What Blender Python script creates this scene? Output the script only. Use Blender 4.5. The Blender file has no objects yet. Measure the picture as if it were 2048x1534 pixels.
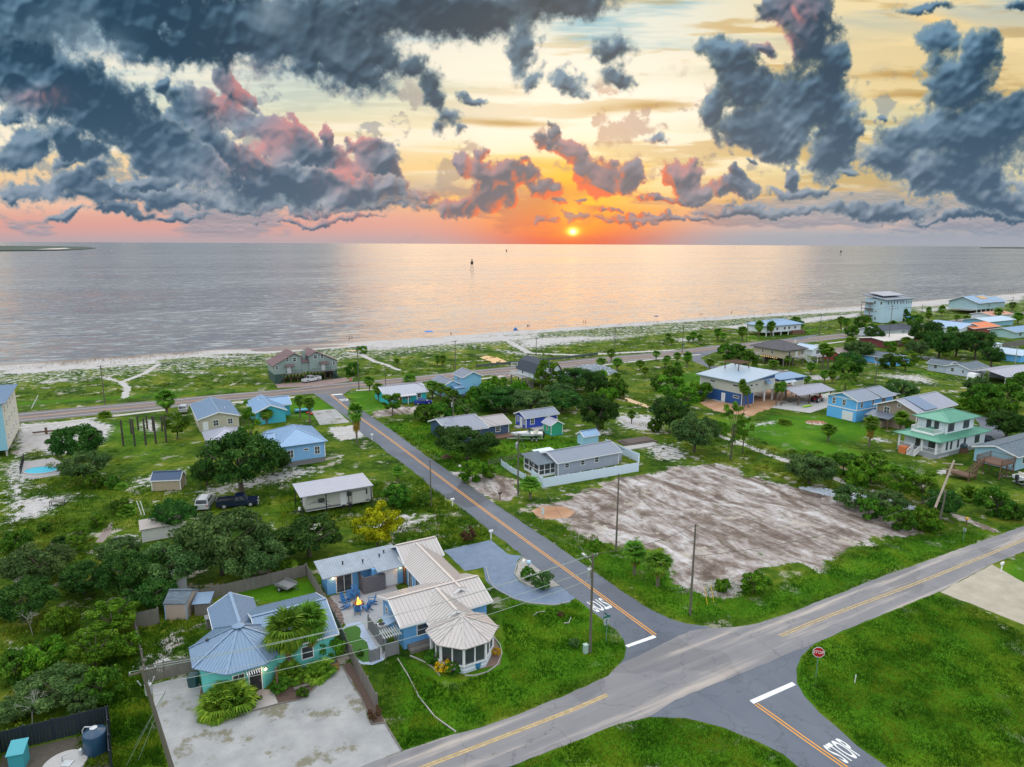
import bpy, math, random, bmesh
import numpy as np
from mathutils import Vector, Matrix
random.seed(7); RNG = np.random.default_rng(11)
sc = bpy.context.scene
COL = sc.collection
R = math.radians
# ------------------------------------------------------------------ camera
F = 1365.0; TH = math.atan((767-487.5)/F); RO = R(0.27); CAMH = 40.0
cam_d = bpy.data.cameras.new('camera'); cam = bpy.data.objects.new('camera', cam_d); COL.objects.link(cam)
cam.location = (0, 0, CAMH)
cam.rotation_mode = 'QUATERNION'
_q = Matrix.Rotation(R(90)-TH, 3, 'X') @ Matrix.Rotation(RO, 3, 'Z')
cam.rotation_quaternion = _q.to_quaternion()
cam_d.sensor_width = 36.0; cam_d.lens = 36.0*F/2048.0
cam_d.clip_start = 0.5; cam_d.clip_end = 90000
sc.camera = cam
_c, _s = math.cos(TH), math.sin(TH)
def ray(px, py):
    a, b = px-1024, py-767
    a, b = a*math.cos(RO)+b*math.sin(RO), -a*math.sin(RO)+b*math.cos(RO)
    u, v = a/F, b/F
    return (u, _c-v*_s, -(_s+v*_c))
def P(px, py, z=0.0):
    r = ray(px, py); t = (CAMH-z)/-r[2]
    return Vector((r[0]*t, r[1]*t, z))
def depth_px(pt):
    """metres per photo pixel at a point"""
    z = pt[2]-CAMH
    return (pt[1]*_c - z*_s)/F
def proj(x, y, z):
    z = z-CAMH; dep = y*_c-z*_s; up = y*_s+z*_c
    a = x/dep*F; b = -up/dep*F
    return 1024+a*math.cos(RO)-b*math.sin(RO), 767+a*math.sin(RO)+b*math.cos(RO)
def height_to(base, py):
    lo, hi = -1.0, 60.0
    for _ in range(40):
        m = (lo+hi)/2
        if proj(base[0], base[1], m)[1] > py: lo = m
        else: hi = m
    return lo
GA = R(29.7); UX = (math.cos(GA), math.sin(GA)); WX = (-UX[1], UX[0])
def uv2w(u, w): return (u*UX[0]+w*WX[0], u*UX[1]+w*WX[1])
def w2uv(x, y): return (x*UX[0]+y*UX[1], x*WX[0]+y*WX[1])
# ------------------------------------------------------------------ colour helper
def lin(h):
    if isinstance(h, str):
        c = [int(h[i:i+2], 16)/255 for i in (0, 2, 4)]
    else: c = [x/255 for x in h]
    return tuple((x/12.92 if x <= .04045 else ((x+.055)/1.055)**2.4) for x in c)
# ------------------------------------------------------------------ node helper
class N:
    def __init__(s, nt): s.nt = nt; s.n = nt.nodes; s.l = nt.links
    def add(s, typ, **kw):
        o = s.n.new(typ)
        for k, v in kw.items(): setattr(o, k, v)
        return o
    def set(s, sock, v):
        if hasattr(v, 'is_output'): s.l.new(v, sock)
        else:
            try: sock.default_value = v
            except Exception: sock.default_value = tuple(v)+(1.0,)
    def math(s, op, a, b=None, c=None, clamp=False):
        o = s.add('ShaderNodeMath', operation=op, use_clamp=clamp); s.set(o.inputs[0], a)
        if b is not None: s.set(o.inputs[1], b)
        if c is not None: s.set(o.inputs[2], c)
        return o.outputs[0]
    def vec(s, op, a, b=None, scale=None):
        o = s.add('ShaderNodeVectorMath', operation=op); s.set(o.inputs[0], a)
        if b is not None: s.set(o.inputs[1], b)
        if scale is not None: s.set(o.inputs['Scale'], scale)
        return o.outputs['Value'] if op in ('LENGTH', 'DOT_PRODUCT', 'DISTANCE') else o.outputs[0]
    def mix(s, f, a, b, mode='MIX'):
        o = s.add('ShaderNodeMix', data_type='RGBA', blend_type=mode); s.set(o.inputs[0], f)
        for k, v in ((6, a), (7, b)):
            if isinstance(v, (tuple, list)): v = tuple(v[:3])+(1.0,)
            s.set(o.inputs[k], v)
        return o.outputs[2]
    def noise(s, vec, scale, detail=4, rough=.5, lac=2.0, dist=0.0, out=0):
        o = s.add('ShaderNodeTexNoise'); s.set(o.inputs['Vector'], vec)
        s.set(o.inputs['Scale'], scale); s.set(o.inputs['Detail'], detail); s.set(o.inputs['Roughness'], rough)
        s.set(o.inputs['Lacunarity'], lac); s.set(o.inputs['Distortion'], dist)
        return o.outputs[out]
    def ss(s, v, a, b, c=0.0, d=1.0, interp='SMOOTHSTEP'):
        o = s.add('ShaderNodeMapRange', interpolation_type=interp, clamp=True); s.set(o.inputs[0], v)
        for i, k in enumerate((a, b, c, d)): s.set(o.inputs[i+1], k)
        return o.outputs[0]
    def ramp(s, f, stops, interp='LINEAR'):
        o = s.add('ShaderNodeValToRGB'); s.set(o.inputs[0], f); r = o.color_ramp; r.interpolation = interp
        while len(r.elements) > 1: r.elements.remove(r.elements[-1])
        r.elements[0].position = stops[0][0]; r.elements[0].color = tuple(stops[0][1])+(1,)
        for p, c in stops[1:]:
            e = r.elements.new(p); e.color = tuple(c)+(1,)
        return o.outputs[0]
    def mapping(s, vec, loc=(0, 0, 0), rot=(0, 0, 0), scale=(1, 1, 1), typ='POINT'):
        o = s.add('ShaderNodeMapping', vector_type=typ); s.set(o.inputs[0], vec)
        s.set(o.inputs[1], loc); s.set(o.inputs[2], rot); s.set(o.inputs[3], scale)
        return o.outputs[0]
# ------------------------------------------------------------------ sky (world)
SUN_EL, SUN_AZ = 12.0, math.degrees(math.atan2(ray(1146, 462)[0], ray(1146, 462)[1]))   # azimuth from +Y towards +X
LAYERS = [
 # (blobs (x, y, rx, ry, tilt), edge hardness, wispiness, darkening, noise shift)
 ([(60, 300, 66, 36, -25), (120, 362, 130, 26, -12), (215, 385, 100, 24, 0), (60, 225, 75, 28, -25), (150, 322, 40, 16, -20), (140, 425, 50, 14, 0), (255, 420, 60, 14, 0), (350, 430, 60, 10, 0), (20, 390, 30, 14, 0),
   (500, 408, 250, 18, 2), (760, 412, 110, 20, 0), (330, 395, 110, 16, 0), (640, 440, 150, 8, 0),
   (1520, 420, 150, 12, 0), (1740, 418, 140, 18, 0), (1330, 437, 120, 8, 0), (1890, 435, 90, 9, 0), (1600, 380, 90, 14, 0), (1985, 425, 70, 16, 0)], .2, .35, 0, 0),
 ([(475, 185, 50, 24, 35), (545, 268, 100, 34, 25), (450, 230, 40, 40, 0), (610, 310, 110, 36, 15), (642, 265, 15, 28, -10), (725, 290, 38, 30, 0), (745, 345, 66, 60, 20), (770, 390, 80, 24, 0), (650, 350, 90, 40, 0)], .10, .06, .02, 310),
 ([(385, 225, 56, 55, 0), (430, 335, 140, 60, 20), (390, 270, 80, 50, 0), (580, 372, 180, 40, 4), (710, 385, 120, 32, 0), (320, 175, 24, 22, 0)], .10, .05, .08, 90),
 ([(100, 165, 170, 85, 25), (215, 225, 130, 72, 32), (330, 305, 130, 58, 28), (300, 372, 80, 14, 0), (20, 110, 130, 110, 0), (160, 300, 60, 30, 20)], .12, .10, .12, 500),
 ([(180, 15, 360, 85, 0), (540, 55, 320, 100, 0), (690, 115, 135, 72, 10), (900, 20, 270, 56, 0), (1120, 5, 130, 44, 0), (330, 90, 190, 52, 8)], .25, .18, .14, 700),
 ([(862, 185, 32, 58, -25), (898, 245, 34, 28, -30), (925, 265, 22, 14, -50), (830, 140, 30, 30, 0), (1048, 100, 30, 66, 5), (1070, 160, 24, 30, 0), (1232, 105, 56, 34, 10), (1245, 150, 40, 24, 0), (1150, 165, 48, 24, 10), (940, 190, 26, 14, 0), (1325, 283, 28, 14, 0), (1520, 328, 16, 8, 0), (1765, 236, 17, 10, 0)], .28, .55, .0, 900),
 ([(1010, 350, 62, 24, 12), (1085, 388, 38, 26, 0), (940, 335, 30, 20, 40), (972, 312, 12, 16, 0), (915, 415, 55, 22, 0), (985, 395, 38, 30, -20), (1098, 268, 14, 18, 0), (1080, 292, 30, 18, 20), (1145, 312, 56, 24, 28),
   (1195, 350, 48, 42, 20), (1265, 352, 38, 34, 0), (1155, 443, 36, 10, 0), (1228, 422, 28, 7, 0), (1160, 409, 16, 6, 0), (1085, 448, 36, 7, 0),
   (1372, 345, 44, 34, 0), (1395, 380, 46, 20, 0), (1470, 380, 38, 22, 0), (1480, 358, 16, 16, 0), (1330, 400, 50, 9, 0), (1110, 420, 20, 9, 0), (1260, 445, 60, 7, 0)], .10, .12, .1, 1200),
 ([(1625, 40, 50, 110, 0), (1560, 20, 50, 34, 0), (1450, 112, 48, 40, 10), (1505, 100, 32, 16, 0), (1600, 215, 125, 96, -5), (1655, 150, 44, 100, 0),
   (1430, 212, 34, 44, 0), (1540, 262, 112, 52, 0), (1672, 300, 60, 62, 0), (1700, 262, 46, 36, 0), (1585, 345, 20, 36, 0), (1490, 170, 66, 48, 0), (1470, 130, 60, 24, 20)], .12, .16, .06, 1500),
 ([(1876, 85, 52, 36, 0), (1962, 112, 44, 48, 0), (1915, 165, 92, 52, 0), (1965, 262, 130, 74, 0), (1850, 275, 90, 50, -15), (2060, 225, 90, 52, 0), (1910, 350, 140, 56, 0), (1795, 320, 50, 36, 0), (2020, 400, 110, 26, 0), (2150, 300, 110, 110, 0)], .10, .08, .04, 1800),
 ([(1850, 8, 60, 12, 0), (2040, 4, 40, 14, 0), (1700, 350, 30, 12, 0)], .3, .5, 0, 400),
]
PINKS = [(470, 185, 70, 45, -30), (560, 270, 120, 42, -32), (640, 262, 30, 40, 0), (715, 280, 55, 45, 0), (700, 345, 60, 40, 0), (1130, 300, 70, 40, 0), (1200, 360, 70, 45, 0), (1600, 25, 60, 60, 0), (1560, 75, 50, 40, 0),
         (1375, 345, 60, 42, 0), (980, 350, 90, 60, 0), (1230, 380, 80, 40, 0), (800, 440, 260, 20, 0), (90, 195, 60, 20, 0), (960, 400, 100, 45, 0)]
# ---- cloudy dusk sky, generated as a radiance map over (x/y, z/y) of the view direction
SKW, SKH, SKU, SKV = 2000, 500, .86, .42
def sky_map():
    rg = np.random.default_rng(5)
    W, Hh = SKW, SKH
    yy, xx = np.mgrid[0:Hh, 0:W].astype(np.float32)
    def vn(cx, cy, seed):
        """smooth value noise on a lattice turned by a seed-dependent angle"""
        r = np.random.default_rng(seed); t = .35+r.random()*.9
        if cx/W*Hh/cy < .7: t = 0.0
        X = xx/W*cx; Y = yy/Hh*cy
        x = X*math.cos(t)-Y*math.sin(t)+cy+3; y = X*math.sin(t)+Y*math.cos(t)+3
        nx, ny = int(x.max())+3, int(y.max())+3
        g = r.random((ny, nx)).astype(np.float32)
        xi = x.astype(np.int32); yi = y.astype(np.int32); fx = x-xi; fy = y-yi
        fx = fx*fx*fx*(fx*(fx*6-15)+10); fy = fy*fy*fy*(fy*(fy*6-15)+10)
        return (g[yi, xi]*(1-fx)+g[yi, xi+1]*fx)*(1-fy)+(g[yi+1, xi]*(1-fx)+g[yi+1, xi+1]*fx)*fy
    asp = (2*SKU)/SKV
    def fbm(c, oct, seed, rough=.5, sx=1.0, mode=0):
        """c cells per unit height"""
        t = 0; a = 1; tot = 0
        for i in range(oct):
            v = vn(c*asp*sx*2**i+i*.37, c*2**i+i*.61, seed+i*17)
            if mode == 1: v = 1-abs(v*2-1)          # puffy
            if mode == 2: v = abs(v*2-1)
            t = t+a*v; tot += a; a *= rough
        return t/tot
    Ug, Vg = np.meshgrid((np.arange(W)+.5)/W*2*SKU-SKU, (np.arange(Hh)+.5)/Hh*SKV)
    # photo-like coordinates of each direction (only used to lay the clouds out)
    dep = _c - Vg*_s*(-1)*(-1)
    dep = _c*1.0 - Vg*_s; up = _s + Vg*_c
    px = 1024+Ug/dep*F; py = 767-up/dep*F
    px, py = px-(py-767)*math.sin(RO), py+(px-1024)*math.sin(RO)
    def ss(v, a, b):
        t = np.clip((v-a)/(b-a), 0, 1); return t*t*(3-2*t)
    def G(cx, cy, rx, ry, rot=0):
        t = R(rot); x = px-cx; y = py-cy
        a = (x*math.cos(t)+y*math.sin(t))/rx; b = (-x*math.sin(t)+y*math.cos(t))/ry
        return np.exp(-(a*a+b*b))
    hx = lambda h: np.array([int(h[i:i+2], 16)/255 for i in (0, 2, 4)])
    def mix(a, b, t): 
        t = np.asarray(t)[..., None]; return a*(1-t)+b*t
    def ramp(stops):
        ys = [s[0] for s in stops][::-1]; cs = np.array([hx(s[1]) for s in stops][::-1])
        return np.stack([np.interp(py, ys, cs[:, k]) for k in range(3)], -1)
    left = ramp([(492, 'cda8a6'), (470, 'cfa3a2'), (445, 'dda399'), (410, 'ebb79f'), (350, 'f4cfa0'), (270, 'ecd9b0'), (200, 'd9e0cc'), (90, 'bcd2da'), (0, '8fb4cc')])
    cen = ramp([(492, 'c9605c'), (478, 'e0604a'), (455, 'f27a3e'), (420, 'fda43a'), (370, 'fbbd55'), (310, 'f5cf80'), (240, 'f1deaa'), (190, 'efe3bb'), (130, 'e9e3cd'), (60, 'a9c6cf'), (0, '8ab7c6')])
    right = ramp([(492, '9aa4b2'), (470, 'a9abb4'), (445, 'd0b2ab'), (410, 'd5b9a2'), (350, 'ddcfa4'), (270, 'c8d2b8'), (190, 'e8cf94'), (90, 'e6cf9c'), (0, 'b4c0bd')])
    du = (px-1146)
    wc = np.exp(-(du/(330-150*ss(py, 380, 450)))**2); sd = ss(px, 1000, 1600)
    col = mix(mix(left, right, sd), cen, wc)
    teal = G(1290, 20, 210, 85)+G(1180, 45, 120, 50); col = mix(col, hx('86b5c6'), np.clip(teal, 0, 1)*.85)
    # streaky high veil
    def rotn(c, seed, sx):
        return fbm(c, 6, seed, .58, sx)
    s1 = rotn(9, 3, .10); s2 = rotn(16, 9, .13); s3 = rotn(5, 21, .2)
    vm = ss(s1, .44, .62)*ss(py, 440, 330)
    col = mix(col, mix(hx('fff3dc')[None, None], hx('ffe3a8')[None, None], ss(px, 1300, 1700)), vm*.8)
    col = mix(col, hx('fff4e0'), np.clip(G(1250, 215, 330, 75, -4)*ss(s3, .30, .55)*1.2+G(1010, 225, 140, 80)*.5+G(1150, 130, 150, 40)*.6, 0, 1)*.9)
    vd = ss(s2, .53, .66)*ss(py, 450, 380)*(.25+.35*sd)
    col = mix(col, mix(hx('98a7ab')[None, None], hx('c39a55')[None, None], np.clip(wc+sd*.8, 0, 1)), vd)
    for g in [(1290, 212, 95, 9, -4), (1010, 246, 110, 7, 3), (1440, 205, 90, 8, -3), (1800, 150, 120, 8, 0), (1880, 190, 100, 6, 0)]:
        col = mix(col, hx('b98f4c'), G(*g)*.75*ss(s2, .3, .55))
    col = mix(col, hx('ffd890'), G(1870, 38, 75, 13, 12)*.9)
    col = mix(col, hx('ffc21c'), np.clip(G(1146, 415, 55, 62)+.5*G(1140, 380, 130, 70), 0, 1)*.95)
    # --- cumulus, layer by layer from the far ones to the near ones
    wx = (fbm(7, 4, 31, .5)-.5)*70; wy = (fbm(7, 4, 57, .5)-.5)*55
    wx2 = (fbm(34, 4, 71, .6)-.5)*24; wy2 = (fbm(34, 4, 83, .6)-.5)*22
    qx, qy = px+wx+wx2, py+wy+wy2
    def field(bl, k=.22):
        f = np.full(px.shape, 3.0)
        for (cx, cy, rx, ry, rot) in bl:
            t = R(rot); x = qx-cx; y = qy-cy
            a = (x*math.cos(t)+y*math.sin(t))/rx; b = (-x*math.sin(t)+y*math.cos(t))/ry
            d = np.sqrt(a*a+b*b)
            h = np.clip(.5+.5*(d-f)/k, 0, 1); f = d*(1-h)+f*h-k*h*(1-h)
        return 1-f
    puff = fbm(12, 6, 101, .55, 1, 1); fine = fbm(40, 5, 131, .6, 1, 0); soft = fbm(6, 5, 151, .5)
    lump = fbm(9, 4, 171, .5, 1, 1); wisp = fbm(20, 6, 191, .62)
    pk = np.zeros(px.shape)
    for g in PINKS: pk = np.maximum(pk, G(*g))
    nr = G(1146, 395, 230, 110)
    hi = ss(py, 470, 60)
    up_n = int(22/1365*SKH/SKV); lf_n = int(14/1365*W/(2*SKU))
    def blur(a, n):
        c = np.cumsum(np.pad(a, ((n+1, n), (0, 0)), mode='edge'), 0); a = (c[2*n+1:]-c[:-2*n-1])/(2*n+1)
        c = np.cumsum(np.pad(a, ((0, 0), (n+1, n)), mode='edge'), 1); return (c[:, 2*n+1:]-c[:, :-2*n-1])/(2*n+1)
    def layer(col, bl, hard=.12, wispy=0.0, dk=0.0, sh=0):
        puff = fbm(12, 6, 101+sh, .55, 1, 1); lump = fbm(8, 3, 171+sh, .5, 1, 1); soft = fbm(5, 4, 151+sh, .5)
        e = field(bl)+.07+(puff-.60)*.5+(fine-.5)*.42+(wisp-.5)*(wispy+.12)
        al = ss(e, -.06, hard*1.5+wispy*.45)
        hgt = np.sqrt(np.clip(e, 0, 1.0))*34+lump*50+blur(puff, 2)*24+puff*5
        hgt = blur(blur(hgt, 3), 2)
        gy, gx = np.gradient(hgt); gx = np.clip(gx, -3, 3); gy = np.clip(gy, -3, 3)
        dx = 1146-px; dy = -(445-py); ln = np.sqrt(dx*dx+dy*dy)+1
        sun_l = np.clip(-(gx*dx/ln+gy*dy/ln)*.55, -1, 1)
        above = np.roll(e, -up_n, 0); above[-up_n:] = e[-up_n:]
        top = 1-ss(above, -.05, .55)                       # near an upper edge of the cloud
        l = np.clip(.30+(-gy*.26+gx*.12)+top*.24+(soft-.5)*1.7-dk-.03, 0, 1)
        dark = mix(hx('44607a')[None, None], hx('1f4058')[None, None], hi)
        lite = mix(hx('919fb0')[None, None], hx('6b8fa8')[None, None], hi)
        c = mix(dark, lite, l)
        thick = ss(e, .0, .6)
        fr = mix(mix(hx('c3ccce')[None, None], hx('dccba0')[None, None], ss(px, 700, 1500)*ss(py, 400, 200)), hx('e2a07f')[None, None]*np.ones(3), wc*ss(py, 250, 400))
        c = mix(c, fr, (1-thick)**2*.5)
        c = mix(c, hx('e38d8a'), np.clip(pk*(.12+l*.75+np.clip(sun_l, 0, 1)*.7)*(1-.25*thick), 0, .8))
        c = mix(c, hx('6a5366'), nr*.5)
        c = mix(c, hx('f2613c'), np.clip(nr*(np.clip(sun_l-.15, 0, 1)*1.3+(1-thick)**2*.75-np.clip(.3-sun_l, 0, 1)*.2), 0, .92))
        c = mix(c, hx('a3b3bf'), np.clip(G(110, 50, 120, 60)*.35+G(205, 100, 60, 45)*.7+G(545, 25, 40, 35)*.6, 0, .85)*ss(soft, .3, .6))
        c = mix(c, hx('333f4a'), np.clip(G(780, 60, 330, 110)*.5+G(1120, 10, 120, 40)*.5, 0, 1))
        return mix(col, c, al), al
    al = 0
    # low bands and small clouds behind the big ones
    lb = fbm(10, 6, 201, .55, .28); lm = ss(lb, .465, .57)*ss(py, 489, 470)*ss(py, 345, 400)*.8
    lg, _ = np.gradient(lb*60)
    lc = mix(mix(hx('7488a0')[None, None], hx('a3a5b2')[None, None], np.clip(.5-lg*.5, 0, 1)), hx('c0695a')[None, None]*np.ones(3), np.exp(-(du/260)**2))
    col = mix(col, lc, lm*.82)
    sb = fbm(14, 6, 251, .58, .75)+(puff-.6)*.3; sm = ss(sb, .555, .66)*ss(py, 440, 400)*ss(py, 110, 200)*.8*ss(soft, .44, .54)*.7
    col = mix(col, mix(hx('7f8f9e')[None, None], hx('b98c74')[None, None], wc), sm)
    for L_ in LAYERS:
        col, a_ = layer(col, L_[0], *L_[1:]); al = np.maximum(al, a_)
    # haze at the horizon
    hz = ss(py, 452, 489)
    hc = mix(mix(hx('c6a5a6')[None, None], hx('9ba6b3')[None, None], sd), hx('e2564a')[None, None]*np.ones(3), np.exp(-(du/170)**2))
    col = mix(col, hc, hz*.72)
    col = mix(col, hx('a9a8b4'), ss(py, 462, 489)*.55*(1-np.exp(-(du/300)**2)))
    L = np.where(col <= .04045, col/12.92, ((col+.055)/1.055)**2.4)
    def add(g, rgb, m=1.0): L[...] = mix(L, np.array(rgb), np.clip(g*m, 0, 1))
    add(G(1146, 448, 190, 34), (1.0, .17, .04), .42*(1-al*.5)); add(G(1146, 425, 30, 36), (1.1, .52, .03), .75*(1-al*.85)); add(G(1146, 452, 60, 9), (1.2, .25, .03), .6)
    add(G(1146, 462, 12, 8), (2.5, 1.3, .12), .95); add(G(1146, 463, 5.5, 4.5), (4, 3, 1.2), 1.0)
    return np.clip(L, 0, 6)
def build_world():
    w = bpy.data.worlds.new('World'); sc.world = w; w.use_nodes = True
    nt = w.node_tree; nt.nodes.clear(); n = N(nt)
    out = n.add('ShaderNodeOutputWorld'); bg = n.add('ShaderNodeBackground'); nt.links.new(bg.outputs[0], out.inputs[0])
    sky = n.add('ShaderNodeTexSky', sky_type='NISHITA'); sky.sun_disc = False
    sky.sun_elevation = R(SUN_EL); sky.sun_rotation = R(SUN_AZ); sky.altitude = 10; sky.dust_density = 2.0
    D = n.add('ShaderNodeTexCoord').outputs['Generated']
    sp = n.add('ShaderNodeSeparateXYZ'); n.set(sp.inputs[0], D); X, Y, Z = sp.outputs
    Yc = n.math('MAXIMUM', Y, .18)
    U = n.math('DIVIDE', X, Yc); V = n.math('DIVIDE', n.math('MAXIMUM', Z, 0.0), Yc)
    cb = n.add('ShaderNodeCombineXYZ')
    n.set(cb.inputs[0], n.math('MULTIPLY_ADD', U, 1/(2*SKU), .5)); n.set(cb.inputs[1], n.math('MULTIPLY_ADD', V, 1/SKV, .0005))
    L = sky_map(); im = bpy.data.images.new('clouds', SKW, SKH, float_buffer=True, alpha=False); im.colorspace_settings.name = 'Linear Rec.709'
    a = np.ones((SKH, SKW, 4), np.float32); a[..., :3] = L; im.pixels.foreach_set(a.ravel()); im.update(); im.pack()
    tx = n.add('ShaderNodeTexImage', image=im, interpolation='Cubic', extension='EXTEND'); n.set(tx.inputs[0], cb.outputs[0])
    col = tx.outputs[0]
    # unseen overcast above the frame and behind the viewer, brightened to fill-light the land
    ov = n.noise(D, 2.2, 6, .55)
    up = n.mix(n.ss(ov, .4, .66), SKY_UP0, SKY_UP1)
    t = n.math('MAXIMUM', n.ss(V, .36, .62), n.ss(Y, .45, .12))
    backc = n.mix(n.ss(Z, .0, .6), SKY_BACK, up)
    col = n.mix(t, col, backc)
    nis = n.vec('SCALE', sky.outputs[0], scale=n.math('MULTIPLY_ADD', t, .08, .002))
    col = n.mix(1.0, col, nis, 'ADD')
    col = n.mix(n.ss(Z, -.004, -.02), col, (.10, .11, .12))
    w.cycles.sampling_method = 'MANUAL'; w.cycles.sample_map_resolution = 512
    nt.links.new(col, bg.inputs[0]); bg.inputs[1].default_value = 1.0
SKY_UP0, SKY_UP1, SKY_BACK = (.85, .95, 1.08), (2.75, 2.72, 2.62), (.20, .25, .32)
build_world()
sun_d = bpy.data.lights.new('sun', 'SUN'); sun_d.energy = 0.34; sun_d.angle = R(38); sun_d.color = (1.0, .60, .28)
sun = bpy.data.objects.new('sun', sun_d); COL.objects.link(sun)
_sd = Vector((math.sin(R(SUN_AZ))*math.cos(R(SUN_EL)), math.cos(R(SUN_AZ))*math.cos(R(SUN_EL)), math.sin(R(SUN_EL))))
sun.rotation_mode = 'QUATERNION'; sun.rotation_quaternion = _sd.to_track_quat('Z', 'Y')
sc.view_settings.view_transform = 'Standard'; sc.view_settings.look = 'None'; sc.view_settings.exposure = 0; sc.view_settings.gamma = 1
# ------------------------------------------------------------------ materials
MATS = {}
def new_mat(name):
    m = bpy.data.materials.new(name); m.use_nodes = True; nt = m.node_tree
    n = N(nt); b = nt.nodes['Principled BSDF']; return m, n, b
def solid(name, col, rough=.7, metal=0.0, var=.12, vs=3.0, bump=0.0, bs=20.0, spec=.5, streak=None):
    """plain material with a little tonal wear; streak=(sx,sy,sz) stretches the wear"""
    if name in MATS: return MATS[name]
    m, n, b = new_mat(name); c = lin(col) if isinstance(col, str) else col
    oc = n.add('ShaderNodeTexCoord').outputs['Object']
    v = n.mapping(oc, scale=streak) if streak else oc
    f = n.noise(v, vs, 5, .6); f2 = n.noise(oc, vs*9, 3, .6)
    k = n.math('ADD', n.math('MULTIPLY', n.math('SUBTRACT', f, .5), var*2.2), n.math('MULTIPLY', n.math('SUBTRACT', f2, .5), var*.9))
    cc = n.mix(1.0, c, n.vec('SCALE', (1, 1, 1), scale=n.math('ADD', 1.0, k)), 'MULTIPLY')
    n.l.new(cc, b.inputs['Base Color']); b.inputs['Roughness'].default_value = rough; b.inputs['Metallic'].default_value = metal
    b.inputs['Specular IOR Level'].default_value = spec
    if bump:
        bp = n.add('ShaderNodeBump'); bp.inputs['Strength'].default_value = bump; bp.inputs['Distance'].default_value = .03
        n.l.new(n.noise(oc, bs, 4, .6), bp.inputs['Height']); n.l.new(bp.outputs[0], b.inputs['Normal'])
    MATS[name] = m; return m
def siding(name, col, lap=.2, vertical=False, rough=.55, var=.08):
    if name in MATS: return MATS[name]
    m, n, b = new_mat(name); c = lin(col) if isinstance(col, str) else col
    oc = n.add('ShaderNodeTexCoord').outputs['Object']; sp = n.add('ShaderNodeSeparateXYZ'); n.set(sp.inputs[0], oc)
    x = n.math('ADD', sp.outputs[0], sp.outputs[1]) if vertical else sp.outputs[2]
    fr = n.math('FRACT', n.math('DIVIDE', x, lap))
    ln = n.ss(fr, .0, .14) if vertical else fr
    f = n.noise(n.mapping(oc, scale=(1, 1, .35)), 1.6, 5, .6)
    k = n.math('ADD', 1.0, n.math('MULTIPLY', n.math('SUBTRACT', f, .5), var*2.5))
    k = n.math('MULTIPLY', k, n.ss(fr, .0, .10, .78, 1.0))
    n.l.new(n.mix(1.0, c, n.vec('SCALE', (1, 1, 1), scale=k), 'MULTIPLY'), b.inputs['Base Color'])
    bp = n.add('ShaderNodeBump'); bp.inputs['Strength'].default_value = .6; bp.inputs['Distance'].default_value = .02
    n.l.new(ln, bp.inputs['Height']); n.l.new(bp.outputs[0], b.inputs['Normal']); b.inputs['Roughness'].default_value = rough
    MATS[name] = m; return m
def metalroof(name, col, rough=.38, metal=.35, var=.1):
    return solid(name, col, rough, metal, var, 1.1, .06, 3.0)
def shingle(name, col):
    if name in MATS: return MATS[name]
    m, n, b = new_mat(name); c = lin(col)
    oc = n.add('ShaderNodeTexCoord').outputs['Object']
    br = n.add('ShaderNodeTexBrick'); n.set(br.inputs['Vector'], n.vec('MULTIPLY', oc, (1, 1.0, 1))); br.inputs['Scale'].default_value = 1.0
    br.inputs['Brick Width'].default_value = .5; br.inputs['Row Height'].default_value = .16; br.inputs['Mortar Size'].default_value = .012
    br.inputs['Color1'].default_value = (*[x*.8 for x in c], 1); br.inputs['Color2'].default_value = (*[x*1.2 for x in c], 1); br.inputs['Mortar'].default_value = (*[x*.5 for x in c], 1)
    f = n.noise(oc, .9, 5, .6); k = n.math('ADD', .85, n.math('MULTIPLY', f, .35))
    n.l.new(n.mix(1.0, br.outputs[0], n.vec('SCALE', (1, 1, 1), scale=k), 'MULTIPLY'), b.inputs['Base Color']); b.inputs['Roughness'].default_value = .9
    MATS[name] = m; return m
def glassmat():
    if 'glass' in MATS: return MATS['glass']
    m, n, b = new_mat('window_glass')
    oc = n.add('ShaderNodeTexCoord').outputs['Object']; f = n.noise(oc, 1.2, 2, .5)
    n.l.new(n.mix(f, (.02, .025, .03), (.09, .10, .11)), b.inputs['Base Color']); b.inputs['Roughness'].default_value = .08
    b.inputs['Specular IOR Level'].default_value = .8
    MATS['glass'] = m; return m
def leafmat(name, cols, trans=.15, rough=.75, nscale=.35, iw=.55):
    """cols: dark, mid, light foliage colours mixed by leaf, by clump and by tree"""
    if name in MATS: return MATS[name]
    m, n, b = new_mat(name)
    g = n.add('ShaderNodeNewGeometry'); oi = n.add('ShaderNodeObjectInfo'); tc = n.add('ShaderNodeTexCoord').outputs['Object']
    r = g.outputs['Random Per Island']; cl = n.noise(tc, nscale, 3, .5)
    v = n.math('ADD', n.math('MULTIPLY', r, iw), n.math('MULTIPLY', n.ss(cl, .3, .7), 1-iw))
    c = n.ramp(v, [(0, cols[0]), (.5, cols[1]), (1, cols[2])])
    hs = n.add('ShaderNodeHueSaturation'); n.set(hs.inputs['Color'], c)
    n.set(hs.inputs['Hue'], n.math('ADD', .485, n.math('MULTIPLY', oi.outputs['Random'], .03))); n.set(hs.inputs['Value'], n.math('ADD', .8, n.math('MULTIPLY', oi.outputs['Random'], .4)))
    n.l.new(hs.outputs[0], b.inputs['Base Color']); b.inputs['Roughness'].default_value = rough; b.inputs['Specular IOR Level'].default_value = .10
    tr = n.add('ShaderNodeBsdfTranslucent'); n.l.new(hs.outputs[0], tr.inputs[0])
    mx = n.add('ShaderNodeMixShader'); mx.inputs[0].default_value = trans
    n.l.new(b.outputs[0], mx.inputs[1]); n.l.new(tr.outputs[0], mx.inputs[2])
    n.l.new(mx.outputs[0], m.node_tree.nodes['Material Output'].inputs[0])
    MATS[name] = m; return m
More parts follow.
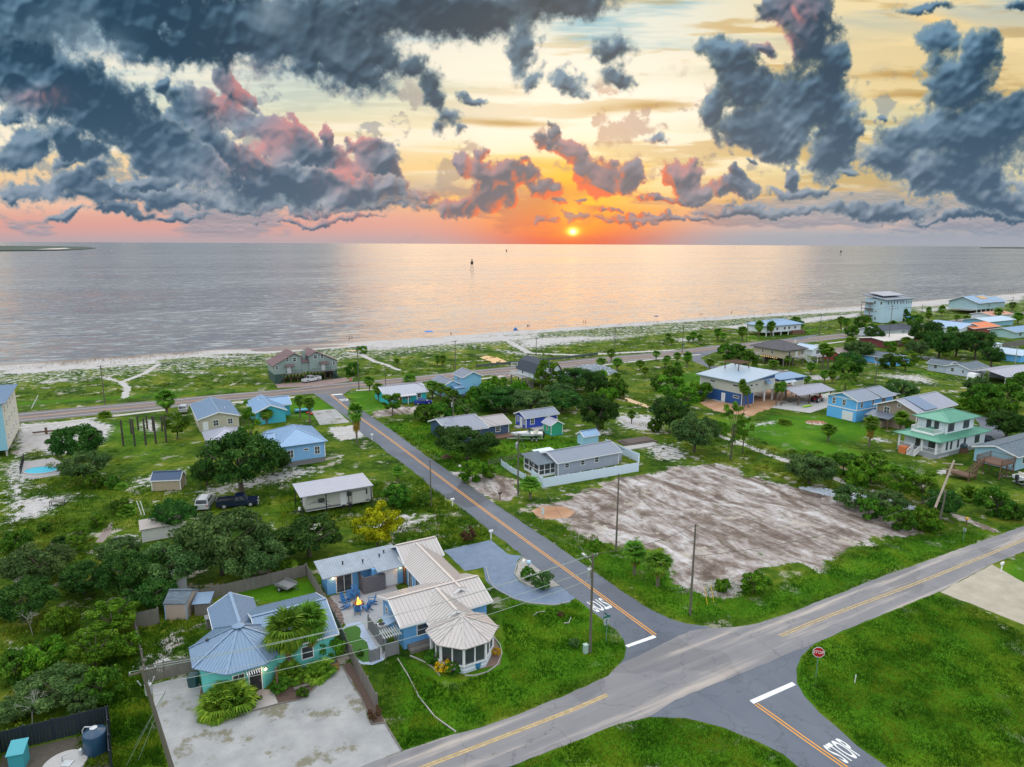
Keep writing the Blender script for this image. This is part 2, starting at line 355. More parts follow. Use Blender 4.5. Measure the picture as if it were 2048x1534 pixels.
def glow(name, col, s):
    if name in MATS: return MATS[name]
    m, n, b = new_mat(name); b.inputs['Base Color'].default_value = (*col, 1); b.inputs['Emission Color'].default_value = (*col, 1); b.inputs['Emission Strength'].default_value = s
    MATS[name] = m; return m
WHITE = solid('white_trim', (.72, .73, .74), .5, var=.06)
GLASS = glassmat()
WOODG = solid('weathered_wood', (.16, .145, .13), .9, var=.35, vs=2, bump=.4, streak=(1, 1, .2))
WOODB = solid('brown_wood', (.13, .07, .045), .8, var=.3, vs=2, bump=.3)
WOODP = solid('pole_wood', (.11, .10, .075), .9, var=.3, vs=1.5, bump=.3, streak=(3, 3, .3))
CONC = solid('concrete', (.36, .35, .34), .9, var=.15, vs=1.2, bump=.3)
STEEL = solid('galvanised_steel', (.45, .48, .5), .4, .5, var=.08)
BLACK = solid('black_rubber', (.015, .015, .016), .6)
DARKM = solid('dark_metal', (.03, .035, .04), .45, .3)
RED = solid('sign_red', (.42, .012, .02), .4, var=.03)
# ------------------------------------------------------------------ mesh builder
class MB:
    def __init__(s): s.v = []; s.f = []
    def poly(s, pts):
        i = len(s.v); s.v += [tuple(p) for p in pts]; s.f.append(tuple(range(i, i+len(pts)))); return s
    def hexa(s, a, b):
        """a, b: matching bottom and top rings"""
        i = len(s.v); k = len(a); s.v += [tuple(p) for p in a]+[tuple(p) for p in b]
        s.f.append(tuple(range(i+k-1, i-1, -1))); s.f.append(tuple(range(i+k, i+2*k)))
        for j in range(k): s.f.append((i+j, i+(j+1) % k, i+k+(j+1) % k, i+k+j))
        return s
    def box(s, x0, x1, y0, y1, z0, z1, t=0.0):
        return s.hexa([(x0, y0, z0), (x1, y0, z0), (x1, y1, z0), (x0, y1, z0)], [(x0+t, y0+t, z1), (x1-t, y0+t, z1), (x1-t, y1-t, z1), (x0+t, y1-t, z1)])
    def slab(s, pts, t):
        return s.hexa([(p[0], p[1], p[2]-t) for p in pts], pts)
    def tube(s, p, q, r0, r1=None, k=8):
        r1 = r0 if r1 is None else r1; p = Vector(p); q = Vector(q); d = (q-p).normalized()
        a = d.orthogonal().normalized(); b = d.cross(a)
        ring = lambda c, r: [tuple(c+(a*math.cos(2*math.pi*i/k)+b*math.sin(2*math.pi*i/k))*r) for i in range(k)]
        return s.hexa(ring(p, r0), ring(q, r1))
    def path(s, pts, r, k=6):
        for a, b in zip(pts[:-1], pts[1:]): s.tube(a, b, r, r, k)
        return s
    def beam(s, p, q, w, h):
        p = Vector(p); q = Vector(q); d = (q-p).normalized()
        up = Vector((0, 0, 1)) if abs(d.z) < .95 else Vector((1, 0, 0))
        a = d.cross(up).normalized()*(w/2); b = a.cross(d).normalized()*(h/2)
        return s.hexa([p-a-b, p+a-b, p+a+b, p-a+b], [q-a-b, q+a-b, q+a+b, q-a+b])
    def lathe(s, prof, c=(0, 0), k=16):
        rings = []
        for r, z in prof:
            i = len(s.v); s.v += [(c[0]+r*math.cos(2*math.pi*j/k), c[1]+r*math.sin(2*math.pi*j/k), z) for j in range(k)]; rings.append(i)
        for a, b in zip(rings[:-1], rings[1:]):
            for j in range(k): s.f.append((a+j, a+(j+1) % k, b+(j+1) % k, b+j))
        s.f.append(tuple(range(rings[0]+k-1, rings[0]-1, -1))); s.f.append(tuple(range(rings[-1], rings[-1]+k))); return s
    def prism(s, prof, axis, a, b):
        """2d profile swept along an axis: 'x' profile is (y,z); 'y' profile is (x,z)"""
        if axis == 'x': return s.hexa([(a, p[0], p[1]) for p in prof], [(b, p[0], p[1]) for p in prof])
        return s.hexa([(p[0], a, p[1]) for p in prof], [(p[0], b, p[1]) for p in prof])
    def roofpoly(s, pts, t=.1, rib=.42, w=.05, h=.04):
        pts = [Vector(p) for p in pts]; s.slab(pts, t)
        if not rib: return s
        nrm = Vector((0, 0, 0))
        for i in range(len(pts)): a, b = pts[i], pts[(i+1) % len(pts)]; nrm += a.cross(b)
        nrm.normalize(); nrm = -nrm if nrm.z < 0 else nrm
        down = Vector((nrm.x, nrm.y, 0))
        if down.length < 1e-4: return s
        across = down.cross(Vector((0, 0, 1))).normalized(); dn = nrm.cross(across).normalized()
        ks = [p.dot(across) for p in pts]; k = math.ceil((min(ks)+.03)/rib)*rib
        while k < max(ks)-.02:
            hit = []
            for i in range(len(pts)):
                a, b = pts[i], pts[(i+1) % len(pts)]; ka, kb = a.dot(across), b.dot(across)
                if (ka-k)*(kb-k) < 0: hit.append(a+(b-a)*((k-ka)/(kb-ka)))
            if len(hit) == 2 and (hit[0]-hit[1]).length > .15:
                o = nrm*(h/2); a = across*(w/2); p, q = hit; u = (q-p).normalized()*.02; p = p+u; q = q-u
                s.hexa([p-a-o*.3, q-a-o*.3, q+a-o*.3, p+a-o*.3], [p-a*.6+o*2, q-a*.6+o*2, q+a*.6+o*2, p+a*.6+o*2])
            k += rib
        return s
    def build(s, name, mat, parent=None, smooth=False):
        me = bpy.data.meshes.new(name); me.from_pydata(s.v, [], s.f)
        bm = bmesh.new(); bm.from_mesh(me); bmesh.ops.recalc_face_normals(bm, faces=bm.faces); bm.to_mesh(me); bm.free()
        if smooth: me.polygons.foreach_set('use_smooth', [True]*len(me.polygons))
        me.materials.append(mat); o = bpy.data.objects.new(name, me); COL.objects.link(o)
        if parent: o.parent = parent
        return o
def tag(o, label=None, cat=None, group=None, kind=None):
    if label: o['label'] = label
    if cat: o['category'] = cat
    if group: o['group'] = group
    if kind: o['kind'] = kind
    return o
def root(name, label, cat, loc, ang=0.0, group=None):
    o = bpy.data.objects.new(name, None); COL.objects.link(o); o.location = (loc[0], loc[1], loc[2] if len(loc) > 2 else 0)
    o.rotation_euler = (0, 0, ang); o.empty_display_size = .5
    return tag(o, label, cat, group)
def copytree(o, parent=None):
    c = o.copy(); COL.objects.link(c)
    if parent: c.parent = parent
    for ch in KIDS(o): copytree(ch, c)
    return c
def KIDS(o): return [x for x in ALLK.get(o.name, [])]
ALLK = {}
def freeze(o):
    """remember the children of a prototype"""
    def rec(x):
        ALLK[x.name] = [y for y in COL.objects if y.parent == x]
        for y in ALLK[x.name]: rec(y)
    rec(o); return o
def reg_copy(proto, **kw):
    def rec(src, par):
        c = src.copy(); COL.objects.link(c); c.parent = par
        for ch in ALLK.get(src.name, []): rec(ch, c)
        return c
    return rec(proto, None)
USED = set()
def inst(proto, loc, ang, scale, label, group=None, cat=None):
    """first use takes the prototype itself, later ones copy it"""
    if proto.name in USED: o = reg_copy(proto)
    else: o = proto; USED.add(proto.name)
    o.location = (loc[0], loc[1], loc[2] if len(loc) > 2 else 0); o.rotation_euler = (0, 0, ang); o.scale = scale if hasattr(scale, '__len__') else (scale,)*3
    o['label'] = label
    if group: o['group'] = group
    if cat: o['category'] = cat
    return o
# ------------------------------------------------------------------ terrain
def pts_w(pix, z=0.0): return [P(a, b, z) for a, b in pix]
SHORE_PX = [(0, 728), (150, 720), (300, 708), (430, 698), (500, 697), (560, 694), (640, 687), (740, 680), (860, 672), (1000, 661), (1150, 651), (1310, 640), (1500, 627), (1725, 610), (1850, 600), (2048, 585)]
_sh = sorted([w2uv(*P(a, b, -.5)[:2]) for a, b in SHORE_PX])
SHU = np.array([-900, -300]+[p[0] for p in _sh]+[1500]); SHW = np.array([_sh[0][1], _sh[0][1]]+[p[1] for p in _sh]+[_sh[-1][1]+60])
def shore_w(u): return np.interp(u, SHU, SHW)
def poly_sd(px, py, poly):
    """signed distance (positive inside) to a polygon, vectorised"""
    d = np.full(px.shape, 1e9); ins = np.zeros(px.shape, bool); k = len(poly)
    for i in range(k):
        ax, ay = poly[i][:2]; bx, by = poly[(i+1) % k][:2]
        ex, ey = bx-ax, by-ay; wx, wy = px-ax, py-ay
        t = np.clip((wx*ex+wy*ey)/(ex*ex+ey*ey+1e-9), 0, 1)
        d = np.minimum(d, np.hypot(wx-ex*t, wy-ey*t))
        c = (ay > py) != (by > py)
        with np.errstate(divide='ignore', invalid='ignore'):
            xi = (bx-ax)*(py-ay)/(by-ay if by != ay else 1e-9)+ax
        ins ^= c & (px < xi)
    return np.where(ins, d, -d)
def mask_from(px, py, items):
    m = np.zeros(px.shape)
    for poly, val, feather in items:
        W = [P(a, b)[:2] for a, b in poly]
        xs = [p[0] for p in W]; ys = [p[1] for p in W]
        s = (px > min(xs)-feather) & (px < max(xs)+feather) & (py > min(ys)-feather) & (py < max(ys)+feather)
        if not s.any(): continue
        sd = poly_sd(px[s], py[s], W); m[s] = np.maximum(m[s], np.clip(.5+sd/feather*.5, 0, 1)*val)
    return m
def el(cx, cy, rx, ry, k=12, rot=0):
    t = R(rot); return [(cx+rx*math.cos(a)*math.cos(t)-ry*math.sin(a)*math.sin(t), cy+rx*math.cos(a)*math.sin(t)+ry*math.sin(a)*math.cos(t)) for a in [2*math.pi*i/k for i in range(k)]]
SAND = [  # (pixel outline, amount, feather in metres)
 ([(30, 848), (185, 838), (230, 850), (215, 880), (180, 905), (90, 912), (70, 900), (35, 920), (28, 880)], .85, 3),
 ([(0, 925), (60, 915), (105, 935), (70, 960), (60, 990), (160, 985), (150, 1000), (95, 1035), (0, 1055)], .78, 5),
 (el(300, 852, 32, 16), .72, 4), ([(230, 955), (400, 925), (400, 945), (345, 965), (345, 985), (230, 985)], .58, 5),
 ([(340, 985), (440, 960), (560, 930), (650, 925), (680, 945), (560, 975), (440, 1000), (400, 1015)], .6, 5),
 ([(655, 905), (700, 905), (700, 925), (655, 930)], .6, 3), (el(770, 910, 40, 8), .5, 3), ([(700, 1045), (880, 1020), (900, 1040), (800, 1070), (700, 1080)], .6, 4),
 ([(655, 855), (720, 848), (735, 875), (680, 882), (660, 870)], .85, 2), (el(620, 1055, 60, 25), .55, 4), (el(800, 1035, 60, 18, rot=-5), .6, 3),
 ([(790, 950), (830, 960), (880, 1000), (860, 1010), (800, 975)], .5, 3), ([(1090, 1150), (1000, 1060), (1010, 1055), (1100, 1145)], .35, 1.5),
 ([(1225, 835), (1260, 822), (1310, 832), (1330, 850), (1330, 868), (1280, 862), (1240, 858)], .8, 4), ([(1140, 860), (1230, 850), (1250, 870), (1150, 890)], .55, 4), (el(1335, 905, 60, 22, rot=8), .62, 4), ([(1270, 880), (1340, 890), (1360, 915), (1280, 900)], .6, 3),
 ([(1500, 845), (1560, 838), (1560, 850), (1510, 855)], .7, 3), (el(1640, 755, 50, 7), .7, 4), ([(1700, 745), (1850, 745), (1900, 765), (1880, 775), (1780, 760)], .62, 7), (el(1900, 783, 30, 5), .6, 3), (el(1710, 875, 70, 9, rot=-4), .45, 5), (el(1760, 880, 40, 8, rot=8), .62, 3),
 (el(1885, 945, 30, 7), .7, 2), (el(1845, 925, 25, 6), .6, 2), (el(1665, 1000, 40, 7, rot=10), .6, 2), ([(1500, 890), (1600, 925), (1700, 965), (1760, 985), (1700, 975), (1590, 932), (1495, 900)], .62, 2.5),
 ([(270, 1300), (385, 1300), (385, 1350), (300, 1365), (235, 1345)], .66, 3), (el(200, 1300, 40, 25), .45, 3), (el(25, 1290, 40, 20), .6, 3), (el(150, 1120, 40, 12), .4, 3), ([(215, 1070), (290, 1060), (310, 1085), (220, 1100)], .62, 2), 
 ([(740, 1325), (790, 1315), (820, 1370), (850, 1430), (840, 1470), (760, 1400)], .50, 3), (el(1250, 1150, 20, 6), .3, 2), (el(1530, 1115, 90, 14, rot=-10), .4, 3),
 # dunes behind the beach
 ([(0, 745), (250, 728), (430, 712), (430, 702), (0, 732)], .95, 6), ([(0, 752), (200, 742), (330, 730), (320, 722), (0, 740)], .92, 6), (el(400, 716, 130, 6), .7, 8), (el(110, 765, 60, 5, rot=-8), .72, 6), (el(135, 781, 45, 4, rot=-5), .6, 5),
 (el(390, 747, 40, 4), .7, 5), (el(470, 745, 30, 3), .7, 5), ([(700, 690), (900, 675), (1100, 665), (1100, 680), (950, 695), (780, 705), (700, 705)], .72, 12), ([(1040, 672), (1350, 648), (1750, 622), (2048, 600), (2048, 590), (1700, 615), (1310, 645), (1000, 663)], 1, 10),
 ([(1000, 700), (1010, 678), (1060, 676), (1290, 668), (1420, 648), (1420, 662), (1360, 668), (1300, 675), (1180, 690), (1060, 705)], .68, 12), ([(1430, 655), (1600, 640), (1720, 628), (1720, 636), (1600, 648), (1500, 662)], .95, 8), ([(1820, 620), (2048, 600), (2048, 607), (1840, 628)], .8, 12), (el(1370, 680, 40, 6), .65, 8),
 (el(1040, 708, 60, 5, rot=6), .7, 8), (el(560, 745, 18, 8), .5, 3), (el(700, 762, 18, 3), .4, 3),
 # beside the roads
 ([(600, 790), (200, 818), (200, 826), (600, 796)], .35, 2), ([(1640, 1282), (2048, 1100), (2048, 1110), (1645, 1295)], .5, 1.5), ([(40, 1065), (60, 1062), (60, 1070)], .3, 2)]
PATHS = [  # sandy footpaths through the dunes: pixel centre line, half width in metres
 ([(249, 795), (255, 776), (243, 766), (290, 751), (318, 732)], 1.3), ([(205, 758), (243, 766)], .8), ([(720, 710), (750, 725), (772, 730), (798, 740)], 1.4), ([(695, 707), (735, 715)], 1.0),
 ([(1000, 673), (1025, 692), (1060, 707), (1160, 710), (1350, 700)], 2.2), ([(1360, 651), (1405, 652), (1430, 660), (1465, 663)], 1.2), ([(1400, 858), (1500, 893), (1560, 918), (1640, 945), (1710, 972), (1790, 994)], 1.1)]
DIRT = [
 ([(1105, 1008), (1205, 968), (1290, 950), (1335, 938), (1395, 930), (1440, 924), (1480, 944), (1560, 972), (1640, 983), (1720, 1005), (1800, 1040), (1832, 1062), (1760, 1074), (1720, 1085), (1680, 1100), (1645, 1140), (1590, 1122), (1525, 1128), (1515, 1152), (1485, 1160), (1500, 1172), (1450, 1196), (1395, 1178), (1345, 1168), (1320, 1100), (1200, 1085), (1140, 1060)], 1, 2.5),
 ([(1060, 1012), (1110, 1005), (1150, 1015), (1140, 1040), (1080, 1035)], .9, 2), (el(830, 1043, 50, 20, rot=-8), .72, 4), ([(900, 945), (960, 942), (1030, 960), (1040, 985), (1020, 1005), (985, 1000), (940, 970)], .95, 1.5),
 ([(735, 825), (800, 812), (850, 810), (850, 825), (800, 828), (745, 835)], .9, 2), ([(1205, 900), (1270, 880), (1310, 880), (1300, 895), (1230, 900)], .85, 2), ([(1415, 800), (1520, 760), (1600, 780), (1660, 790), (1560, 810), (1470, 830), (1420, 815)], .95, 2.5),
 ([(290, 1290), (330, 1265), (380, 1270), (370, 1310), (300, 1340)], .62, 3), ([(20, 1010), (90, 1000), (100, 1020), (30, 1030)], .75, 3), ([(1340, 1130), (1345, 1160), (1320, 1150)], .3, 1), ([(1510, 735), (1590, 740), (1560, 760), (1500, 750)], .6, 3),
 ([(925, 815), (990, 800), (1000, 812), (940, 822)], .8, 1.5), ([(980, 748), (1040, 740), (1040, 752), (1000, 760)], .85, 2), ([(1900, 1020), (2000, 1060), (1990, 1068), (1890, 1028)], .8, 1), (el(40, 905, 30, 14), .6, 3), ([(15, 880), (60, 880), (70, 905), (30, 912)], .55, 3)]
LAWN = [
 ([(800, 1505), (900, 1470), (1240, 1325), (1252, 1290), (1240, 1262), (1150, 1195), (1000, 1190), (1000, 1280), (930, 1360), (800, 1315)], 1, 2), ([(1630, 1284), (1870, 1185), (2048, 1300), (2048, 1534), (1775, 1534), (1600, 1390), (1590, 1340)], 1, 2), ([(1019, 1534), (1230, 1450), (1300, 1434), (1450, 1456), (1600, 1534)], 1, 2), ([(1990, 1140), (2048, 1115), (2048, 1200)], 1, 2),
 ([(690, 785), (760, 778), (830, 795), (735, 830)], .9, 2), ([(760, 850), (870, 840), (1030, 870), (1130, 870), (1200, 900), (1110, 900), (1000, 940), (900, 940), (830, 880)], 1, 4), ([(1540, 830), (1700, 830), (1770, 860), (1700, 890), (1600, 880), (1520, 850)], .85, 4), ([(560, 800), (640, 795), (710, 835), (640, 840), (560, 835)], .8, 3), ([(100, 850), (330, 820), (400, 900), (250, 960), (170, 900)], .55, 10), ([(0, 815), (500, 780), (530, 775), (0, 805)], .8, 4), ([(200, 1534), (160, 1400), (260, 1270), (330, 1534)], .75, 4), ([(1440, 690), (1640, 665), (1640, 655), (1500, 668)], .6, 4), ([(1330, 745), (1430, 740), (1420, 790), (1300, 790)], .7, 6), ([(1850, 740), (1930, 760), (1800, 745), (1790, 735)], .7, 5),
 ([(1090, 1060), (1500, 1190), (1680, 1120), (1800, 1080), (2040, 1050), (1530, 1242), (1350, 1240), (1220, 1160)], .8, 3), ([(1400, 830), (1560, 850), (1900, 960), (1840, 960), (1560, 900)], .8, 4), ([(400, 1190), (620, 1160), (640, 1200), (500, 1205)], .9, 1), ([(540, 1000), (620, 990), (640, 1030), (500, 1040)], .5, 3)]
def ground_material():
    m, n, b = new_mat('ground_cover_soil'); g = n.add('ShaderNodeNewGeometry').outputs['Position']
    a = n.add('ShaderNodeAttribute'); a.attribute_name = 'cover'; sp = n.add('ShaderNodeSeparateColor'); n.set(sp.inputs[0], a.outputs['Color'])
    sand, dirt, lawn = sp.outputs
    n1 = n.noise(g, .9, 7, .65); n2 = n.noise(g, .12, 5, .6); n3 = n.noise(g, 5, 4, .7); n4 = n.noise(g, .035, 4, .5)
    rot = n.mapping(g, rot=(0, 0, -GA))                      # x runs along the cross street, y towards the sea
    # wild vegetation
    veg = n.ramp(n.math('ADD', n.math('MULTIPLY', n2, .6), n.math('MULTIPLY', n1, .4)), [(.34, (.008, .026, .002)), (.44, (.026, .064, .003)), (.52, (.060, .108, .006)), (.60, (.125, .150, .014)), (.68, (.27, .24, .09))])
    mow = n.ramp(n.math('ADD', n.math('MULTIPLY', n2, .5), n.math('MULTIPLY', n3, .5)), [(.32, (.018, .065, .002)), (.5, (.045, .14, .004)), (.68, (.13, .22, .008))])
    col = n.mix(n.ss(n.math('ADD', lawn, n.math('MULTIPLY', n.math('SUBTRACT', n1, .5), .6)), .3, .7), veg, mow)
    # disturbed ground with tracks running towards the sea
    trk = n.noise(n.mapping(rot, scale=(.55, .07, 1)), 1.0, 6, .62); trk2 = n.noise(n.mapping(rot, scale=(1.7, .12, 1)), 1.0, 5, .65)
    big = n.noise(n.mapping(rot, scale=(.20, .10, 1)), 1.0, 8, .66, dist=1.6)
    tt = n.math('ADD', n.math('MULTIPLY', trk, .26), n.math('ADD', n.math('MULTIPLY', big, .48), n.math('ADD', n.math('MULTIPLY', trk2, .08), n.math('MULTIPLY', n1, .18))))
    dcol = n.ramp(tt, [(.40, (.085, .062, .05)), (.465, (.165, .13, .11)), (.50, (.26, .225, .205)), (.545, (.39, .36, .35)), (.61, (.55, .53, .53))])
    dcol = n.mix(n.ss(n3, .35, .75, 0, .3), dcol, (.25, .2, .18))
    dcol = n.mix(n.ss(n.noise(g, .6, 7, .75), .60, .64, 0, .85), dcol, (.05, .10, .01))
    col = n.mix(n.ss(n.math('ADD', dirt, n.math('MULTIPLY', n.math('SUBTRACT', n.noise(g, .25, 8, .7), .5), 2.2)), .42, .56), col, dcol)
    scol = n.ramp(n.math('ADD', n.math('MULTIPLY', n1, .5), n.math('MULTIPLY', n3, .5)), [(.3, (.22, .20, .18)), (.5, (.40, .385, .38)), (.7, (.56, .545, .55))])
    sk = n.math('ADD', sand, n.math('ADD', n.math('MULTIPLY', n.math('SUBTRACT', n1, .5), 1.0), n.math('MULTIPLY', n.math('SUBTRACT', n3, .5), .55)))
    col = n.mix(n.ss(sk, .46, .58), col, scol)
    # scattered bare specks in the wild ground
    bare = n.math('MULTIPLY', n.ss(n.noise(g, .22, 8, .72), .565, .62), n.math('SUBTRACT', 1.0, lawn))
    col = n.mix(n.math('MULTIPLY', bare, .75), col, (.40, .36, .31))
    # wet sand by the water
    z = n.add('ShaderNodeSeparateXYZ'); n.set(z.inputs[0], g); wet = n.ss(z.outputs[2], -.12, -.42)
    col = n.mix(wet, col, (.22, .17, .14))
    n.l.new(col, b.inputs['Base Color']); n.set(b.inputs['Roughness'], n.ss(wet, 0, 1, .95, .25)); n.set(b.inputs['Specular IOR Level'], n.ss(wet, 0, 1, .08, .4))
    bp = n.add('ShaderNodeBump'); bp.inputs['Strength'].default_value = .9; bp.inputs['Distance'].default_value = .22
    n.l.new(n.math('ADD', n.math('MULTIPLY', n1, .6), n.math('MULTIPLY', n3, .4)), bp.inputs['Height']); n.l.new(bp.outputs[0], b.inputs['Normal'])
    return m
def vnoise(x, y, seed, s):
    r = np.random.default_rng(seed).random((257, 257)); X = np.mod(x/s, 256); Y = np.mod(y/s, 256); i = X.astype(int); j = Y.astype(int); fx = X-i; fy = Y-j
    fx = fx*fx*(3-2*fx); fy = fy*fy*(3-2*fy)
    return (r[j, i]*(1-fx)+r[j, i+1]*fx)*(1-fy)+(r[j+1, i]*(1-fx)+r[j+1, i+1]*fx)*fy
def terrain_z(u, w):
    """height of the ground in street-grid coordinates"""
    s = shore_w(u)-w+(vnoise(u, w, 3, 9)-.5)*5
    z = -.5-(1-np.clip((s+8)/8, 0, 1))*2.5+np.clip(s/14, 0, 1)*.6-np.where(s < 0, 0, 0)
    z = np.minimum(z, .1); z = np.where(s >= 14, .1, z)
    dn = np.clip((w-212)/25, 0, 1)*np.clip(s/18-.4, 0, 1)
    z = z-np.clip(s/14, 0, 1)*.1
    return z+dn*(vnoise(u, w, 5, 14)*.9+vnoise(u, w, 6, 5)*.35)
FLATS = [([(650, 702), (700, 698), (790, 697), (785, 701), (720, 705), (655, 706)], 1, 5), ([(500, 700), (560, 692), (700, 690), (740, 686), (700, 694), (600, 702), (520, 706)], 1, 4), ([(958, 715), (975, 712), (995, 715), (1015, 724), (1012, 728), (985, 726)], 1, 4)]
def build_ground():
    us = np.concatenate([np.linspace(-4000, -320, 14)[:-1], np.arange(-320, -110, 4), np.arange(-110, 140, .8), np.arange(140, 330, 1.4), np.arange(330, 800, 3), np.linspace(800, 5000, 16)])
    ws = np.concatenate([np.linspace(-2500, -40, 14)[:-1], np.arange(-40, 20, 4), np.arange(20, 130, .8), np.arange(130, 330, 1.25), [335, 345, 370, 420]])
    U, W = np.meshgrid(us, ws); Z = terrain_z(U, W); X = U*UX[0]+W*WX[0]; Y = U*UX[1]+W*WX[1]; fl = mask_from(X.ravel(), Y.ravel(), FLATS).reshape(X.shape); Z = Z*(1-fl)+.02*fl
    nv = U.size; nx = len(us); ny = len(ws)
    me = bpy.data.meshes.new('ground'); me.vertices.add(nv)
    co = np.stack([X, Y, Z], -1).astype(np.float32).reshape(-1); me.vertices.foreach_set('co', co)
    i, j = np.meshgrid(np.arange(nx-1), np.arange(ny-1)); a = (j*nx+i).ravel(); q = np.stack([a, a+1, a+nx+1, a+nx], -1).astype(np.int32)
    me.loops.add(q.size); me.loops.foreach_set('vertex_index', q.ravel()); me.polygons.add(len(q)); me.polygons.foreach_set('loop_start', np.arange(0, q.size, 4, dtype=np.int32)); me.polygons.foreach_set('loop_total', np.full(len(q), 4, np.int32))
    me.polygons.foreach_set('use_smooth', np.ones(len(q), bool)); me.update(); me.validate()
    c = cover_at(X.ravel(), Y.ravel(), U.ravel(), W.ravel())
    at = me.attributes.new('cover', 'FLOAT_COLOR', 'POINT'); at.data.foreach_set('color', np.concatenate([c, np.ones((nv, 1))], 1).astype(np.float32).ravel())
    me.materials.append(ground_material()); o = bpy.data.objects.new('ground', me); COL.objects.link(o); tag(o, kind='structure')
    return o
def cover_at(X, Y, U=None, W=None):
    if U is None: U = X*UX[0]+Y*UX[1]; W = X*WX[0]+Y*WX[1]
    s = mask_from(X, Y, SAND); d = mask_from(X, Y, DIRT); l = mask_from(X, Y, LAWN)
    for pl, hw in PATHS:
        hw *= .6
        pw = [P(a, b)[:2] for a, b in pl]
        for (ax, ay), (bx, by) in zip(pw[:-1], pw[1:]):
            ex, ey = bx-ax, by-ay; t = np.clip(((X-ax)*ex+(Y-ay)*ey)/(ex*ex+ey*ey), 0, 1); dd = np.hypot(X-ax-ex*t, Y-ay-ey*t)
            s = np.maximum(s, np.clip(1.2-dd/hw*.6, 0, 1)*.95)
    sh = shore_w(U)-W; beach = np.clip((26-sh)/9, 0, 1)*np.clip((sh+30)/10, 0, 1); s = np.maximum(s, beach*1.1)
    dune = np.clip((75-sh)/30, 0, 1)*.46; s = np.maximum(s, dune)
    return np.stack([np.clip(s, 0, 1.2), d, l], -1)
build_ground()
# ------------------------------------------------------------------ sea
def build_sea():
    m, n, b = new_mat('sea_water'); g = n.add('ShaderNodeNewGeometry').outputs['Position']
    r = n.mapping(g, rot=(0, 0, -GA+R(6)))
    w3 = n.noise(n.mapping(r, scale=(.0016, .009, 1)), 1.0, 4, .55); w4 = n.noise(n.mapping(r, scale=(.012, .05, 1)), 1.0, 4, .6)
    c1 = n.noise(n.mapping(r, scale=(.30, .62, 1)), 1.0, 4, .62, dist=.3, out=1); c2 = n.noise(n.mapping(r, loc=(40, 9, 0), scale=(.055, .15, 1)), 1.0, 3, .55, out=1)
    s = n.vec('ADD', n.vec('SCALE', n.vec('SUBTRACT', c1, (.5, .5, .5)), scale=n.ss(w3, .35, .65, .62, 1.0)), n.vec('SCALE', n.vec('SUBTRACT', c2, (.5, .5, .5)), scale=.7))
    c3 = n.noise(n.mapping(r, loc=(7, 3, 0), scale=(.11, .34, 1)), 1.0, 2, .5, dist=.5, out=1); s = n.vec('ADD', s, n.vec('SCALE', n.vec('SUBTRACT', c3, (.5, .5, .5)), scale=.85))
    nn = n.vec('NORMALIZE', n.vec('ADD', n.vec('MULTIPLY', s, (.8, 1.0, 0)), (0, 0, 1))); n.l.new(nn, b.inputs['Normal'])
    n.l.new(n.mix(n.ss(w4, .3, .7), (.12, .13, .15), (.17, .175, .18)), b.inputs['Base Color']); n.set(b.inputs['Roughness'], n.ss(w3, .3, .7, .16, .26)); b.inputs['IOR'].default_value = 1.33; n.set(b.inputs['Specular IOR Level'], n.ss(w3, .42, .58, .5, 1.0))
    mb = MB(); v = []
    us = [-60000, -4000, -300, 0, 300, 1000, 4000, 60000]; ws = [255, 300, 420, 800, 2000, 8000, 70000]
    for w in ws:
        for u in us: v.append((*uv2w(u, w), -.5))
    me = bpy.data.meshes.new('sea'); nx = len(us)
    me.from_pydata(v, [], [(j*nx+i, j*nx+i+1, (j+1)*nx+i+1, (j+1)*nx+i) for j in range(len(ws)-1) for i in range(nx-1)])
    me.materials.append(m); o = bpy.data.objects.new('sea', me); COL.objects.link(o); tag(o, kind='structure')
build_sea()
# ------------------------------------------------------------------ flat sheets: roads, drives, ponds
def sheet(name, pix, z, mat, kind='structure', jag=0.0, parent=None, seed=0, label=None, cat=None):
    rr = random.Random(seed+len(pix)); pw = [P(*p)[:2] for p in pix]; out = []
    if jag:
        for i, a in enumerate(pw):
            b = pw[(i+1) % len(pw)]; L = math.dist(a, b); k = max(1, int(L/.9)); nx, ny = (b[1]-a[1])/max(L, .01), -(b[0]-a[0])/max(L, .01)
            for t in range(k):
                f = t/k; j = (rr.random()-.5)*jag*(1 if 0 < t else .3); out.append((a[0]+(b[0]-a[0])*f+nx*j, a[1]+(b[1]-a[1])*f+ny*j))
    else: out = pw
    from mathutils.geometry import tessellate_polygon
    v3 = [Vector((p[0], p[1], z)) for p in out]; tris = tessellate_polygon([v3])
    me = bpy.data.meshes.new(name); me.from_pydata([tuple(v) for v in v3], [], [tuple(t) for t in tris])
    bm = bmesh.new(); bm.from_mesh(me); bmesh.ops.recalc_face_normals(bm, faces=bm.faces)
    for f in bm.faces:
        if f.normal.z < 0: f.normal_flip()
    bm.to_mesh(me); bm.free()
    me.materials.append(mat); o = bpy.data.objects.new(name, me); COL.objects.link(o)
    if parent: o.parent = parent
    else: tag(o, label, cat, None, kind)
    return o
